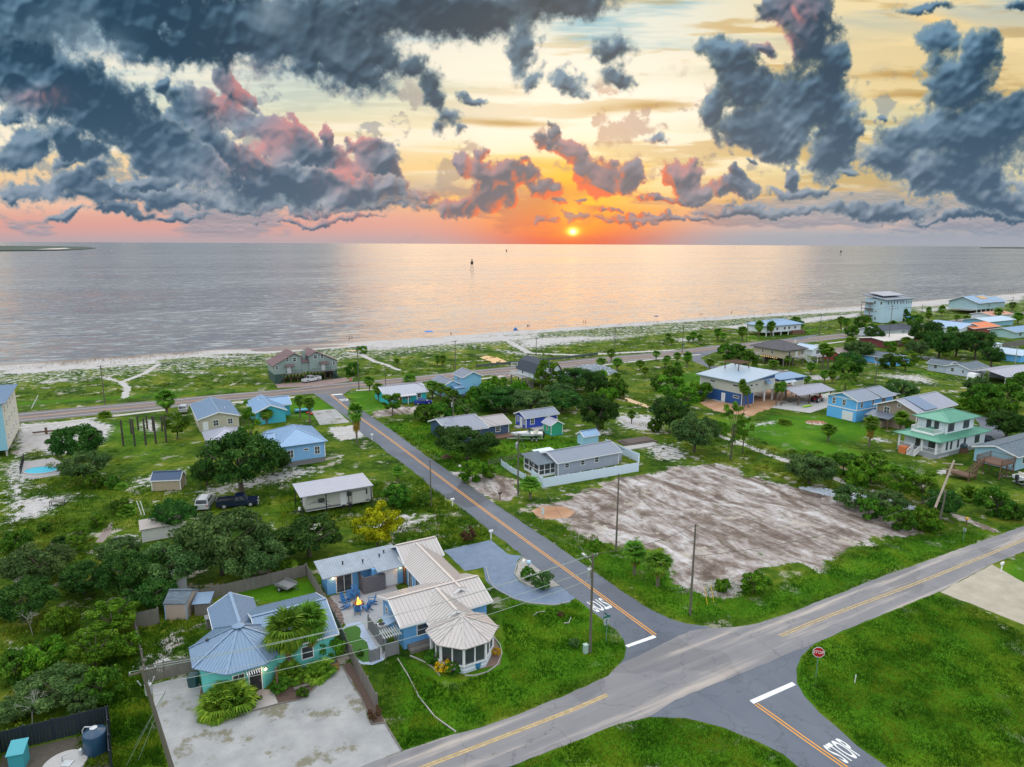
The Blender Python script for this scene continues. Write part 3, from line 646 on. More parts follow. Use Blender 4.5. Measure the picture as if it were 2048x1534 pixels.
def asphalt(name, c0, c1, streak=None, sandy=0.0, ang=0, weeds=None):
    m, n, b = new_mat(name); g = n.add('ShaderNodeNewGeometry').outputs['Position']
    r = n.mapping(g, rot=(0, 0, -GA+ang)); s = n.noise(n.mapping(r, scale=streak or (1, 1, 1)), 1.0, 6, .6); f = n.noise(g, 14, 4, .7); l = n.noise(g, .25, 5, .6)
    k = n.math('ADD', n.math('MULTIPLY', s, .6), n.math('ADD', n.math('MULTIPLY', f, .15), n.math('MULTIPLY', l, .25)))
    c = n.ramp(k, [(.3, c0), (.7, c1)])
    if not weeds and 'street' in name:
        vo = n.add('ShaderNodeTexVoronoi', feature='DISTANCE_TO_EDGE'); n.set(vo.inputs['Vector'], n.vec('ADD', n.vec('SCALE', g, scale=.16), n.vec('SCALE', n.noise(g, .8, 4, .6, out=1), scale=.35))); vo.inputs['Scale'].default_value = 1.0
        c = n.mix(n.ss(vo.outputs[0], .0, .012, .36, .0), c, (.03, .03, .035)); pt = n.noise(n.mapping(r, scale=(.12, .12, 1)), 1.0, 2, .4); c = n.mix(n.ss(pt, .60, .62, 0, .22), c, (.05, .052, .06))
    if sandy: c = n.mix(n.math('MULTIPLY', n.ss(s, .5, .68), sandy), c, (.42, .36, .31))
    if weeds: c = n.mix(n.math('MULTIPLY', n.ss(n.noise(g, .33, 8, .72), .53, .62), .9), c, weeds); c = n.mix(n.ss(n.noise(g, 3.5, 3, .7), .6, .72, 0, .35), c, (.07, .06, .05))
    n.l.new(c, b.inputs['Base Color']); b.inputs['Roughness'].default_value = .85; b.inputs['Specular IOR Level'].default_value = .35
    bp = n.add('ShaderNodeBump'); bp.inputs['Strength'].default_value = .25; bp.inputs['Distance'].default_value = .01
    n.l.new(f, bp.inputs['Height']); n.l.new(bp.outputs[0], b.inputs['Normal']); return m
A_L = [(627, 787), (667, 815), (700, 840), (717, 860), (730, 872), (752, 885), (777, 907), (800, 922), (840, 953), (865, 977), (905, 1003), (932, 1022), (980, 1062), (1015, 1087), (1055, 1120), (1090, 1147), (1150, 1196), (1177, 1217), (1210, 1241), (1236, 1262), (1248, 1280), (1252, 1298), (1248, 1318), (1236, 1331)]
A_R = [(686, 789), (702, 807), (731, 825), (750, 838), (790, 865), (850, 910), (890, 937), (925, 962), (977, 998), (1025, 1032), (1090, 1075), (1155, 1120), (1215, 1162), (1252, 1188), (1302, 1220), (1340, 1238), (1372, 1247), (1420, 1254)]
B_T = [(1216, 1352), (1139, 1387), (1052, 1423), (964, 1455), (905, 1470), (802, 1503), (723, 1533), (600, 1580)]
B_U = [(1470, 1254), (1520, 1246), (1580, 1226), (1640, 1202), (1675, 1189), (1771, 1150), (1811, 1137), (2048, 1052), (2300, 958)]
B_L = [(2300, 1000), (2048, 1103), (1984, 1128), (1880, 1183), (1800, 1215), (1721, 1247), (1631, 1286)]
C_R = [(1602, 1313), (1593, 1337), (1593, 1366), (1608, 1392), (1640, 1427), (1669, 1451), (1713, 1491), (1774, 1534), (1880, 1610)]
C_L = [(1740, 1610), (1596, 1534), (1567, 1509), (1508, 1480), (1450, 1456), (1370, 1436), (1298, 1434), (1227, 1452), (1134, 1490), (1081, 1510), (1019, 1534), (900, 1575), (800, 1610)]
ROADP = solid('paint_white', (.62, .63, .62), .7, var=.25, vs=6); YEL = solid('paint_yellow', (.62, .27, .03), .7, var=.25, vs=5); YELW = solid('paint_yellow_worn', (.40, .29, .13), .8, var=.7, vs=2.2)
SIDEM = asphalt('asphalt_side_street', (.075, .088, .115), (.135, .15, .18), (.25, .05, 1))
CROSSM = asphalt('asphalt_cross_street', (.13, .135, .15), (.25, .235, .235), (.04, .7, 1), .75)
HWM = asphalt('asphalt_highway', (.09, .08, .085), (.17, .15, .15), (.03, .8, 1), .2)
A_MID = (1300, 1325)
side = sheet('side_street', A_L[::-1]+A_R+[(1420, 1300), (1250, 1360)], .012, SIDEM, jag=.18)
cross = sheet('cross_street', [(1236, 1331), (1290, 1305), (1380, 1262)]+[(1420, 1256)]+B_U+B_L+[(1500, 1340), (1350, 1400), (1298, 1434)]+C_L[7:]+B_T[::-1], .020, CROSSM, jag=.15)
south = sheet('south_street', [(1631, 1286)]+C_R+C_L[:7]+[(1290, 1405), (1480, 1325)], .008, SIDEM, jag=.15)
def offset_line(pix, offs, w, z, mat, parent, name='lane_marking', dash=None, seed=1):
    pw = [Vector((*P(*p)[:2], 0)) for p in pix]
    # smooth by Catmull-Rom
    pts = []
    for i in range(len(pw)-1):
        p0, p1, p2, p3 = pw[max(i-1, 0)], pw[i], pw[i+1], pw[min(i+2, len(pw)-1)]
        for t in [k/6 for k in range(6)]:
            pts.append(.5*((2*p1)+(-p0+p2)*t+(2*p0-5*p1+4*p2-p3)*t*t+(-p0+3*p1-3*p2+p3)*t**3))
    pts.append(pw[-1]); mb = MB(); acc = 0
    for off in offs:
        L = []; 
        for i, p in enumerate(pts):
            d = (pts[min(i+1, len(pts)-1)]-pts[max(i-1, 0)]).normalized(); nn = Vector((-d.y, d.x, 0)); L.append((p+nn*(off-w/2), p+nn*(off+w/2)))
        for (a, b), (c, d) in zip(L[:-1], L[1:]): mb.poly([(*a[:2], z), (*c[:2], z), (*d[:2], z), (*b[:2], z)])
    return mb.build(name, mat, parent)
A_C = [(661, 789), (700, 821), (715, 832), (790, 886), (863, 941), (955, 1010), (1050, 1080), (1130, 1138), (1220, 1204), (1310, 1270)]
offset_line(A_C, [-.16, .16], .13, .018, YEL, side)
B_C = [(700, 1592), (870, 1526), (1040, 1461), (1140, 1422), (1215, 1390)]
offset_line(B_C, [-.10, .14], .17, .026, YELW, cross)
offset_line([(1560, 1272), (1650, 1235), (1760, 1194), (1850, 1160), (1950, 1120), (2048, 1080), (2250, 1000)], [-.15, .15], .15, .026, YELW, cross)
C_C = [(1512, 1408), (1560, 1442), (1610, 1478), (1690, 1534), (1800, 1612)]
offset_line(C_C, [-.16, .16], .13, .014, YEL, south)
sheet('stop_bar', [(1250, 1291), (1256, 1295), (1313, 1275), (1308, 1270)], .018, ROADP, parent=side)
sheet('stop_bar', [(1499, 1401), (1507, 1408), (1592, 1370), (1584, 1364)], .014, ROADP, parent=south)
sheet('stop_bar', [(663, 789), (684, 787.5), (686, 789), (665, 790.6)], .018, ROADP, parent=side)
def road_text(txt, px, py, ang, sx, sy, z, parent, mat, name='stop_lettering'):
    cu = bpy.data.curves.new(name, 'FONT'); cu.body = txt; cu.align_x = 'CENTER'; cu.align_y = 'CENTER'; cu.size = 1; cu.offset = .02
    o = bpy.data.objects.new(name, cu); COL.objects.link(o); dg = bpy.context.evaluated_depsgraph_get(); me = bpy.data.meshes.new_from_object(o.evaluated_get(dg)); bpy.data.objects.remove(o)
    me.materials.clear(); me.materials.append(mat); ob = bpy.data.objects.new(name, me); COL.objects.link(ob); ob.parent = parent
    ob.location = (*P(px, py)[:2], z); ob.rotation_euler = (0, 0, ang); ob.scale = (sx, sy, 1); return ob
road_text('STOP', 1196, 1209, GA+math.pi, .95, 3.3, .018, side, ROADP)
road_text('STOP', 1687, 1503, GA, .85, 3.0, .014, south, ROADP)
road_text('STOP', 689, 800, GA, .95, 3.5, .018, side, ROADP)
# patch of newer asphalt on the side street
sheet('asphalt_patch', [(932, 1016), (955, 1012), (977, 998), (925, 962), (905, 985), (880, 990)], .0145, asphalt('asphalt_patch', (.055, .062, .075), (.095, .105, .12)), parent=side)
# highway along the shore
H_T = [(-150, 843), (30, 826), (195, 811), (310, 801), (440, 789), (560, 779), (690, 765), (752, 760), (865, 749), (952, 740), (1040, 731), (1190, 715), (1302, 706), (1437, 690), (1568, 678), (1685, 667), (1800, 653), (1939, 636), (2048, 622), (2200, 602)]
H_B = [(-150, 866), (32, 846), (195, 830), (332, 817), (440, 803), (580, 791), (627, 787), (686, 789), (705, 777), (745, 774), (852, 763), (972, 751), (1132, 736), (1215, 727), (1327, 716), (1450, 702), (1587, 688), (1700, 675), (1820, 660), (1959, 641), (2048, 629), (2200, 609)]
hw = sheet('highway', H_T+H_B[::-1], .004, HWM)
H_C = [((a[0]), (np.interp(a[0], [p[0] for p in H_T], [p[1] for p in H_T])+np.interp(a[0], [p[0] for p in H_B if p[0] not in (627, 686)], [p[1] for p in H_B if p[0] not in (627, 686)]))/2) for a in H_T]
offset_line(H_C, [-.18, .18], .14, .010, YEL, hw); offset_line(H_C, [3.5], .16, .010, ROADP, hw, 'edge_line'); offset_line(H_C[:6], [-3.5], .16, .010, ROADP, hw, 'edge_line'); offset_line(H_C[7:], [-3.5], .16, .010, ROADP, hw, 'edge_line')
PAVEM = solid('pavement_concrete', (.40, .38, .36), .9, var=.2, vs=.4)
def strip(name, pix, w, z, mat, h=None):
    pw = [Vector((*P(*p)[:2], 0)) for p in pix]; mb = MB()
    for a, b in zip(pw[:-1], pw[1:]):
        d = (b-a).normalized(); nn = Vector((-d.y, d.x, 0))*w/2; e = d*.02
        mb.hexa([(*(a-nn-e)[:2], 0.001), (*(b-nn)[:2], .001), (*(b+nn)[:2], .001), (*(a+nn-e)[:2], .001)], [(*(a-nn-e)[:2], z), (*(b-nn)[:2], z), (*(b+nn)[:2], z), (*(a+nn-e)[:2], z)])
    o = mb.build(name, mat); return tag(o, kind='structure')
strip('sidewalk', [(-100, 870), (32, 857), (195, 836), (330, 820)], 1.6, .06, PAVEM); strip('sidewalk', [(462, 806), (575, 796), (600, 793)], 1.5, .06, PAVEM); strip('sidewalk', [(712, 781), (745, 779), (800, 773)], 1.5, .06, PAVEM)
strip('sidewalk', [(860, 768), (980, 756), (1010, 752)], 1.5, .06, PAVEM); strip('sidewalk', [(1150, 737), (1250, 725), (1400, 709)], 1.5, .06, PAVEM); strip('sidewalk', [(1570, 697), (1640, 689), (1720, 679), (1800, 669)], 1.6, .06, PAVEM)
# drives, yards
BLUEG = asphalt('blue_gravel', (.10, .14, .21), (.17, .22, .30)); GRAV = asphalt('pale_gravel', (.20, .205, .21), (.37, .37, .365), (.5, .5, 1), weeds=(.15, .14, .09)); TANG = asphalt('tan_gravel', (.25, .22, .17), (.42, .38, .30), (.5, .5, 1)); BRICKP = asphalt('brick_paving', (.17, .12, .11), (.30, .22, .20), (1, 1, 1))
DRV = [(982, 1080), (1015, 1108), (1045, 1112), (1033, 1124), (1034, 1135), (1028, 1148), (1038, 1163), (1062, 1175), (1090, 1178), (1122, 1173), (1150, 1196), (1138, 1206), (1110, 1211), (1060, 1208), (1025, 1198), (990, 1178), (972, 1162), (967, 1135), (930, 1142), (905, 1118), (887, 1101)]
sheet('driveway', DRV, .016, BLUEG, jag=.1)
sheet('planter_island', [(1045, 1114), (1035, 1126), (1035, 1136), (1030, 1148), (1040, 1161), (1063, 1173), (1090, 1176), (1120, 1171), (1100, 1150), (1075, 1127)], .006, solid('island_sand', (.30, .28, .25), .9, var=.3, vs=1.5), jag=.15)
sheet('gravel_yard', [(300, 1372), (330, 1362), (385, 1350), (404, 1372), (398, 1400), (430, 1445), (500, 1425), (555, 1408), (595, 1402), (625, 1380), (655, 1335), (688, 1332), (720, 1390), (742, 1450), (772, 1447), (803, 1502), (722, 1536), (600, 1580), (360, 1600)], .010, GRAV, jag=.25)
sheet('planting_bed', [(404, 1372), (398, 1400), (430, 1446), (490, 1430), (488, 1404), (460, 1370)], .014, solid('mulch', (.10, .065, .05), .95, var=.4, vs=6), jag=.2)
sheet('planting_bed', [(545, 1380), (556, 1408), (600, 1400), (630, 1378), (660, 1330), (640, 1310), (560, 1330)], .014, MATS['mulch'], jag=.2)
sheet('planting_bed', [(685, 1330), (700, 1325), (728, 1360), (755, 1410), (770, 1446), (742, 1449), (720, 1390)], .014, MATS['mulch'], jag=.15)
sheet('planting_bed', [(850, 1290), (870, 1300), (880, 1325), (925, 1345), (1000, 1330), (1002, 1300), (985, 1270), (1000, 1250), (960, 1250), (870, 1270)], .012, solid('mulch_red', (.17, .11, .09), .95, var=.4, vs=6), jag=.2)
PAVER = solid('pavers', (.30, .31, .32), .85, var=.2, vs=3, bump=.3)
sheet('patio', [(660, 1192), (757, 1175), (790, 1168), (800, 1190), (740, 1262), (775, 1312), (768, 1320), (720, 1243), (694, 1256), (675, 1220)], .016, PAVER)
sheet('porch_slab', [(500, 1400), (488, 1404), (492, 1425), (557, 1408), (545, 1380), (520, 1378)], .018, CONC)
sheet('parking_pad', [(622, 822), (670, 818), (700, 845), (640, 850)], .016, GRAV, jag=.1)
sheet('parking_apron', [(556, 776), (550, 768), (600, 765), (692, 755), (700, 762), (640, 772)], .012, BRICKP)
sheet('gravel_drive', [(1880, 1184), (1984, 1129), (2048, 1165), (2200, 1250), (2048, 1250), (1960, 1215)], .012, TANG, jag=.2)
sheet('branch_street', [(1384, 706), (1440, 700), (1400, 716), (1412, 726), (1460, 740), (1530, 745), (1520, 752), (1440, 745), (1385, 722)], .013, SIDEM, jag=.2)
sheet('beach_road', [(1568, 678), (1640, 668), (1630, 672), (1600, 680)], .013, SIDEM)
sheet('back_street', [(1830, 711), (1870, 715), (1960, 730), (2048, 740), (2048, 747), (1950, 738), (1860, 722)], .012, SIDEM)
sheet('side_drive', [(1945, 830), (1990, 838), (2010, 870), (1975, 900), (1955, 880), (1960, 850)], .012, SIDEM, jag=.3)
sheet('carport_floor', [(1540, 815), (1620, 826), (1700, 800), (1660, 785)], .02, CONC)
ORS = asphalt('orange_sand', (.24, .12, .06), (.46, .27, .16), (.3, .3, 1), .3)
sheet('sandy_yard', [(1428, 822), (1400, 806), (1420, 800), (1490, 812), (1530, 790), (1530, 765), (1600, 772), (1600, 790), (1560, 800), (1545, 815), (1500, 832)], .010, ORS, jag=.8); sheet('sandy_patch', [(1062, 1022), (1085, 1012), (1130, 1014), (1150, 1024), (1138, 1034), (1090, 1040), (1075, 1036)], .008, ORS, jag=.5)
# ponds and ditches: still water in shallow cuts
POND = solid('pond_water', (.10, .075, .05), .06, var=.1, spec=.9)
sheet('tidal_pool', [(650, 702), (700, 698), (790, 697), (785, 701), (720, 705), (655, 706)], .10, POND); sheet('pond', [(958, 715), (975, 712), (995, 715), (1015, 724), (1012, 728), (985, 726)], .09, POND, jag=1)
sheet('creek', [(1238, 792), (1262, 798), (1300, 812), (1296, 816), (1262, 805), (1238, 797)], .012, POND, jag=.3); sheet('ditch_water', [(1665, 928), (1690, 935), (1725, 944), (1720, 947), (1685, 939)], .012, POND, jag=.2); sheet('creek', [(190, 1085), (205, 1060), (228, 1042), (225, 1060), (205, 1085)], .012, solid('mud', (.20, .15, .13), .4, var=.2), jag=.4)
sheet('tidal_flat', [(500, 700), (560, 692), (700, 690), (740, 686), (700, 694), (600, 702), (520, 706)], .08, solid('wet_sand', (.20, .16, .14), .18, var=.15))
# ------------------------------------------------------------------ buildings
def window(o, side, c, p, z, w=.9, h=1.2, mull='h', frame=WHITE, fw=.09, name='window', pane='pane', glass=None, parent=None):
    """side S/N: wall plane y=c, p along x; W/E: plane x=c, p along y; z sill height"""
    sg = {'S': -1, 'W': -1, 'N': 1, 'E': 1}[side]; ax = side in 'SN'
    def bx(mb, a0, a1, z0, z1, d0, d1):
        e0, e1 = sorted((c+sg*d0, c+sg*d1))
        if ax: mb.box(p+a0, p+a1, e0, e1, z+z0, z+z1)
        else: mb.box(e0, e1, p+a0, p+a1, z+z0, z+z1)
    mb = MB(); hw = w/2
    bx(mb, -hw-fw, -hw, -fw, h+fw, -.02, .05); bx(mb, hw, hw+fw, -fw, h+fw, -.02, .05); bx(mb, -hw, hw, h, h+fw, -.02, .05); bx(mb, -hw, hw, -fw, 0, -.02, .07)
    if 'h' in mull: bx(mb, -hw, hw, h/2-.025, h/2+.025, 0, .04)
    if 'v' in mull: bx(mb, -.025, .025, 0, h, 0, .038)
    if 't' in mull:
        for q in (-w/6, w/6): bx(mb, q-.03, q+.03, 0, h, 0, .036)
    f = mb.build(name, frame, parent or o); g = MB(); bx(g, -hw-.01, hw+.01, -.01, h+.01, -.02, .018); g.build(pane, glass or GLASS, f); return f
def door(o, side, c, p, z, w=.95, h=2.05, mat=None, name='door', knob=True, frame=True):
    sg = {'S': -1, 'W': -1, 'N': 1, 'E': 1}[side]; ax = side in 'SN'
    def bx(mb, a0, a1, z0, z1, d0, d1):
        e0, e1 = sorted((c+sg*d0, c+sg*d1))
        if ax: mb.box(p+a0, p+a1, e0, e1, z+z0, z+z1)
        else: mb.box(e0, e1, p+a0, p+a1, z+z0, z+z1)
    mb = MB(); bx(mb, -w/2, w/2, 0, h, -.02, .03)
    for a in (-.22*w, .22*w):
        for b in (.12, .56): bx(mb, a-.15*w, a+.15*w, b*h, (b+.32)*h, .03, .045)
    d = mb.build(name, mat or WHITE, o)
    if frame:
        fb = MB(); bx(fb, -w/2-.09, -w/2, 0, h+.09, -.02, .05); bx(fb, w/2, w/2+.09, 0, h+.09, -.02, .05); bx(fb, -w/2, w/2, h, h+.09, -.02, .05); fb.build('door_frame', WHITE, d)
    if knob: kb = MB(); bx(kb, w*.36, w*.42, .95, 1.03, .03, .09); kb.build('handle', STEEL, d)
    return d
class HB:
    def __init__(s, name, label, cat, px, py, ang=GA, z=0, group=None):
        p = P(px, py, z); s.o = root(name, label, cat, (p[0], p[1], 0), ang, group)
    def walls(s, x0, x1, y0, y1, z0, z1, mat, name='wall'):
        mb = MB().box(x0, x1, y0, y1, z0, z1); s.b = (x0, x1, y0, y1); return mb.build(name, mat, s.o)
    def gable(s, x0, x1, y0, y1, z0, z1, rise, ridge, wall, roof, oh=.45, peak=.5, rib=.42, name='wall', trim=True, t=.12):
        """walls up to z1 with gable ends; ridge 'x' or 'y'; peak = where the ridge sits across"""
        mb = MB()
        if ridge == 'x':
            m = y0+(y1-y0)*peak
            mb.prism([(y0, z0), (y1, z0), (y1, z1), (m, z1+rise), (y0, z1)], 'x', x0, x1)
        else:
            m = x0+(x1-x0)*peak
            mb.prism([(x0, z0), (x1, z0), (x1, z1), (m, z1+rise), (x0, z1)], 'y', y0, y1)
        w = mb.build(name, wall, s.o) if wall else None
        r = MB(); up = t+.015
        if ridge == 'x':
            sa, sb = rise/(m-y0), rise/(y1-m); zc = z1+rise+up
            r.roofpoly([(x0-oh, y0-oh, z1-oh*sa+up), (x1+oh, y0-oh, z1-oh*sa+up), (x1+oh, m, zc), (x0-oh, m, zc)], t, rib)
            r.roofpoly([(x1+oh, y1+oh, z1-oh*sb+up), (x0-oh, y1+oh, z1-oh*sb+up), (x0-oh, m+.004, zc), (x1+oh, m+.004, zc)], t, rib)
            r.beam((x0-oh, m, zc+.02), (x1+oh, m, zc+.02), .3, .06)
        else:
            sa, sb = rise/(m-x0), rise/(x1-m); zc = z1+rise+up
            r.roofpoly([(x0-oh, y1+oh, z1-oh*sa+up), (x0-oh, y0-oh, z1-oh*sa+up), (m, y0-oh, zc), (m, y1+oh, zc)], t, rib)
            r.roofpoly([(x1+oh, y0-oh, z1-oh*sb+up), (x1+oh, y1+oh, z1-oh*sb+up), (m+.004, y1+oh, zc), (m+.004, y0-oh, zc)], t, rib)
            r.beam((m, y0-oh, zc+.02), (m, y1+oh, zc+.02), .3, .06)
        rf = r.build('roof', roof, s.o)
        if trim:
            q = MB(); th = t+.12
            if ridge == 'x':
                for xx in (x0-oh, x1+oh):
                    q.beam((xx, y0-oh, z1-oh*sa+up-th/2), (xx, m, zc-th/2), .05, th); q.beam((xx, m, zc-th/2), (xx, y1+oh, z1-oh*sb+up-th/2), .05, th)
                q.beam((x0-oh, y0-oh-.02, z1-oh*sa+up-t), (x1+oh, y0-oh-.02, z1-oh*sa+up-t), .05, .16)
            else:
                for yy in (y0-oh, y1+oh):
                    q.beam((x0-oh, yy, z1-oh*sa+up-th/2), (m, yy, zc-th/2), .05, th); q.beam((m, yy, zc-th/2), (x1+oh, yy, z1-oh*sb+up-th/2), .05, th)
                q.beam((x0-oh-.02, y0-oh, z1-oh*sa+up-t), (x0-oh-.02, y1+oh, z1-oh*sa+up-t), .05, .16)
            q.build('fascia', WHITE, rf)
        return rf
    def hip(s, x0, x1, y0, y1, z1, rise, roof, oh=.45, rib=.42, t=.12, run=None):
        """hip roof over a box; ridge on the longer axis"""
        X0, X1, Y0, Y1 = x0-oh, x1+oh, y0-oh, y1+oh; lx, ly = X1-X0, Y1-Y0; up = t+.01; r = MB(); ze = z1+up; zr = z1+rise+up
        k = run if run else min(lx, ly)/2
        if lx >= ly: A = (X0+k, (Y0+Y1)/2, zr); B = (X1-k, (Y0+Y1)/2, zr)
        else: A = ((X0+X1)/2, Y0+k, zr); B = ((X0+X1)/2, Y1-k, zr)
        c = [(X0, Y0, ze), (X1, Y0, ze), (X1, Y1, ze), (X0, Y1, ze)]
        if lx >= ly: F_ = [[c[0], c[1], B, A], [c[1], c[2], B], [c[2], c[3], A, B], [c[3], c[0], A]]; hips = [(c[0], A), (c[3], A), (c[1], B), (c[2], B), (A, B)]
        else: F_ = [[c[0], c[1], A], [c[1], c[2], B, A], [c[2], c[3], B], [c[3], c[0], A, B]]; hips = [(c[0], A), (c[1], A), (c[2], B), (c[3], B), (A, B)]
        for f in F_: r.roofpoly(f, t, rib)
        for a, b in hips:
            if math.dist(a, b) > .1: r.beam((a[0], a[1], a[2]+.03), (b[0], b[1], b[2]+.03), .22, .06)
        return r.build('roof', roof, s.o)
    def shed(s, pts, roof, rib=.42, t=.12, name='roof'): return MB().roofpoly(pts, t, rib).build(name, roof, s.o)
    def corners(s, x0, x1, y0, y1, z0, z1, mat=WHITE, w=.14):
        for x in (x0, x1):
            for y in (y0, y1): MB().box(x-w/2, x+w/2, y-w/2, y+w/2, z0, z1).build('corner_board', mat, s.o)
    def posts(s, pts, z0, z1, w=.18, mat=WHITE, name='post'):
        for x, y in pts: MB().box(x-w/2, x+w/2, y-w/2, y+w/2, z0, z1).build(name, mat, s.o)
    def rail(s, pts, z0, h=1.0, mat=WHITE, name='railing', gap=.16, r=.03):
        m = MB()
        for a, b in zip(pts[:-1], pts[1:]):
            A = Vector((a[0], a[1], a[2] if len(a) > 2 else z0)); B = Vector((b[0], b[1], b[2] if len(b) > 2 else z0)); U = Vector((0, 0, 1))
            m.beam(A+U*h, B+U*h, .08, .07); m.beam(A+U*.12, B+U*.12, .05, .05); k = max(1, int((B-A).length/gap))
            for i in range(k+1):
                p = A+(B-A)*(i/k); w = .09 if i in (0, k) else .025; m.beam(p, p+U*(h+(.06 if i in (0, k) else 0)), w, w)
        return m.build(name, mat, s.o)
    def stairs(s, a, b, w, mat, n=None, name='stairs'):
        A, B = Vector(a), Vector(b); n = n or max(3, int(abs(A.z-B.z)/.19)); m = MB(); d = (B-A); side_ = Vector((-d.y, d.x, 0)).normalized()*w/2
        for i in range(n):
            p = A+d*((i+.5)/n); u = Vector((d.x, d.y, 0)).normalized()*.15
            m.hexa([p-side_-u-Vector((0, 0, .04)), p+side_-u-Vector((0, 0, .04)), p+side_+u-Vector((0, 0, .04)), p-side_+u-Vector((0, 0, .04))], [p-side_-u, p+side_-u, p+side_+u, p-side_+u])
        for sg in (-1, 1): m.beam(A+side_*sg-Vector((0, 0, .12)), B+side_*sg-Vector((0, 0, .12)), .06, .25)
        return m.build(name, mat, s.o)
SKYB = siding('siding_sky_blue', (.17, .42, .74), .22); SKYB2 = siding('siding_bright_blue', (.12, .42, .80), .4, True); TURQ = siding('siding_turquoise', (.03, .42, .45), .3, True)
TEALW = siding('siding_teal', (.12, .50, .46), .25, True); ROYAL = siding('siding_royal_blue', (.03, .07, .46), .2); MINTG = siding('siding_green', (.03, .34, .19), .2)
CREAM = siding('siding_cream', (.46, .43, .33), .2); TANW = siding('siding_tan', (.27, .215, .16), .18); GREYW = siding('siding_grey', (.33, .36, .45), .2); WHITEW = siding('siding_white', (.62, .68, .73), .2)
SAGE = siding('siding_sage', (.22, .29, .27), .22, True); NAVY = siding('siding_navy', (.035, .075, .16), .2); PALEB = siding('siding_pale_blue', (.28, .48, .60), .22); DEEPB = siding('siding_deep_blue', (.02, .085, .27), .3, True)
BEIGEP = solid('stucco_beige', (.42, .40, .31), .8, var=.08); STUCCO = solid('stucco_pale_green', (.50, .56, .53), .8, var=.1); MAROON = siding('siding_maroon', (.16, .03, .04), .2)
R_STEEL = metalroof('roof_blue_grey', (.17, .25, .36)); R_PALE = metalroof('roof_pale_grey', (.33, .34, .40)); R_SKY = metalroof('roof_light_blue', (.22, .34, .50)); R_GREY = metalroof('roof_grey', (.18, .21, .27)); R_GREEN = metalroof('roof_green', (.11, .31, .22)); R_WHITE = metalroof('roof_white', (.36, .46, .56), .5, .1)
S_BROWN = shingle('shingles_brown', '6b5557'); S_DARK = shingle('shingles_charcoal', '39414d'); S_GREY = shingle('shingles_grey', '5a6670'); S_GREYB = shingle('shingles_greybrown', '4f4d52'); S_ORANGE = solid('roof_orange', (.55, .17, .07), .8, var=.2); S_TAN = shingle('shingles_tan', '80736f')
BLOCK = solid('block_foundation', (.17, .17, .18), .9, var=.15, vs=2); LAMP = glow('lamp_light', (1.0, .50, .16), 14)
# --- the big blue house with the sunroom
def lantern(b, x, y, z, side='S'):
    f = MB().box(x-.10, x+.10, y-.24, y-.04, z+.26, z+.32); f.box(x-.05, x+.05, y-.05, y, z+.05, z+.3); q = f.build('wall_lantern', DARKM, b.o); MB().lathe([(.05, z), (.10, z+.05), (.10, z+.22), (.06, z+.26)], (x, y-.14), 10).build('lamp_glass', LAMP, q)
    l = bpy.data.lights.new('lantern_light', 'POINT'); l.energy = 22; l.color = (1, .5, .2); l.shadow_soft_size = .1; lo = bpy.data.objects.new('lantern_light', l); COL.objects.link(lo); lo.parent = b.o; lo.location = (x, y-.38, z+.1)
b = HB('beach_house', 'sprawling bright blue house with pale metal roofs and a glazed octagonal sunroom', 'house', 655, 1191)
big = b
BLUEW = siding('siding_big_house', (.13, .36, .66), .25)
b.walls(0, 5.0, 0, 2.5, 0, 2.72, BLUEW); b.walls(5.001, 8.8, -1.3, 2.5, 0, 2.6, BLUEW)
b.shed([(-.7, -1.0, 2.66), (5.35, -1.0, 2.66), (5.35, 3.0, 3.15), (-.7, 3.0, 3.15)], solid('roof_weathered_white', (.27, .31, .36), .7, .1, .25, 1.0), .3, .1); b.shed([(5.352, -2.2, 2.56), (9.0, -2.2, 2.56), (9.0, 3.0, 3.15), (5.352, 3.0, 3.15)], MATS['roof_weathered_white'], .3, .1)
for x, y in ((2.2, 1.0), (4.4, .3), (6.6, .8), (7.4, 1.5)): MB().lathe([(.08, 2.9), (.08, 3.25), (.13, 3.25), (.13, 3.32)], (x, y), 8).build('roof_vent', DARKM, b.o)
RB = metalroof('roof_cream', (.42, .385, .37), .4, .3)
b.gable(9.0, 13.3, -1.9, 2.5, 0, 3.0, 1.05, 'x', BLUEW, RB, .45)
b.gable(9.0, 12.9, -12.5, -.6, 0, 2.95, 1.1, 'y', BLUEW, RB, .42)
b.gable(3.85, 13.2, -14.5, -8.4, 0, 2.95, 1.12, 'x', BLUEW, RB, .5)
b.gable(6.5, 10.6, -16.6, -12.3, 0, 2.9, 1.25, 'y', BLUEW, RB, .42)
oc, ap, oz = (8.55, -18.2), 2.8, 2.85
def octa(c, ap, z, rot=0): return [(c[0]+ap/math.cos(math.pi/8)*math.cos(R(22.5+45*i+rot)), c[1]+ap/math.cos(math.pi/8)*math.sin(R(22.5+45*i+rot)), z) for i in range(8)]
MB().hexa(octa(oc, ap, 0), octa(oc, ap, .75)).build('sunroom_base', solid('siding_pale', (.45, .52, .60), .6, var=.06), b.o)
MB().hexa(octa(oc, ap-.1, .75), octa(oc, ap-.1, 2.85)).build('sunroom_glazing', GLASS, b.o)
fr = MB(); o8 = octa(oc, ap, .75); 
for i in range(8):
    a, c_ = Vector(o8[i]), Vector(o8[(i+1) % 8]); U = Vector((0, 0, 1))
    fr.beam(a-U*.0, a+U*2.1, .2, .2); fr.beam(a+U*.04, c_+U*.04, .14, .1); fr.beam(a+U*2.04, c_+U*2.04, .14, .16); m_ = (a+c_)/2; fr.beam(m_, m_+U*2.05, .11, .11)
    fr.beam(a-U*.4, c_-U*.4, .06, .12)
fr.build('sunroom_frame', WHITE, b.o)
rr = MB(); oe = octa(oc, ap+.5, 2.9)
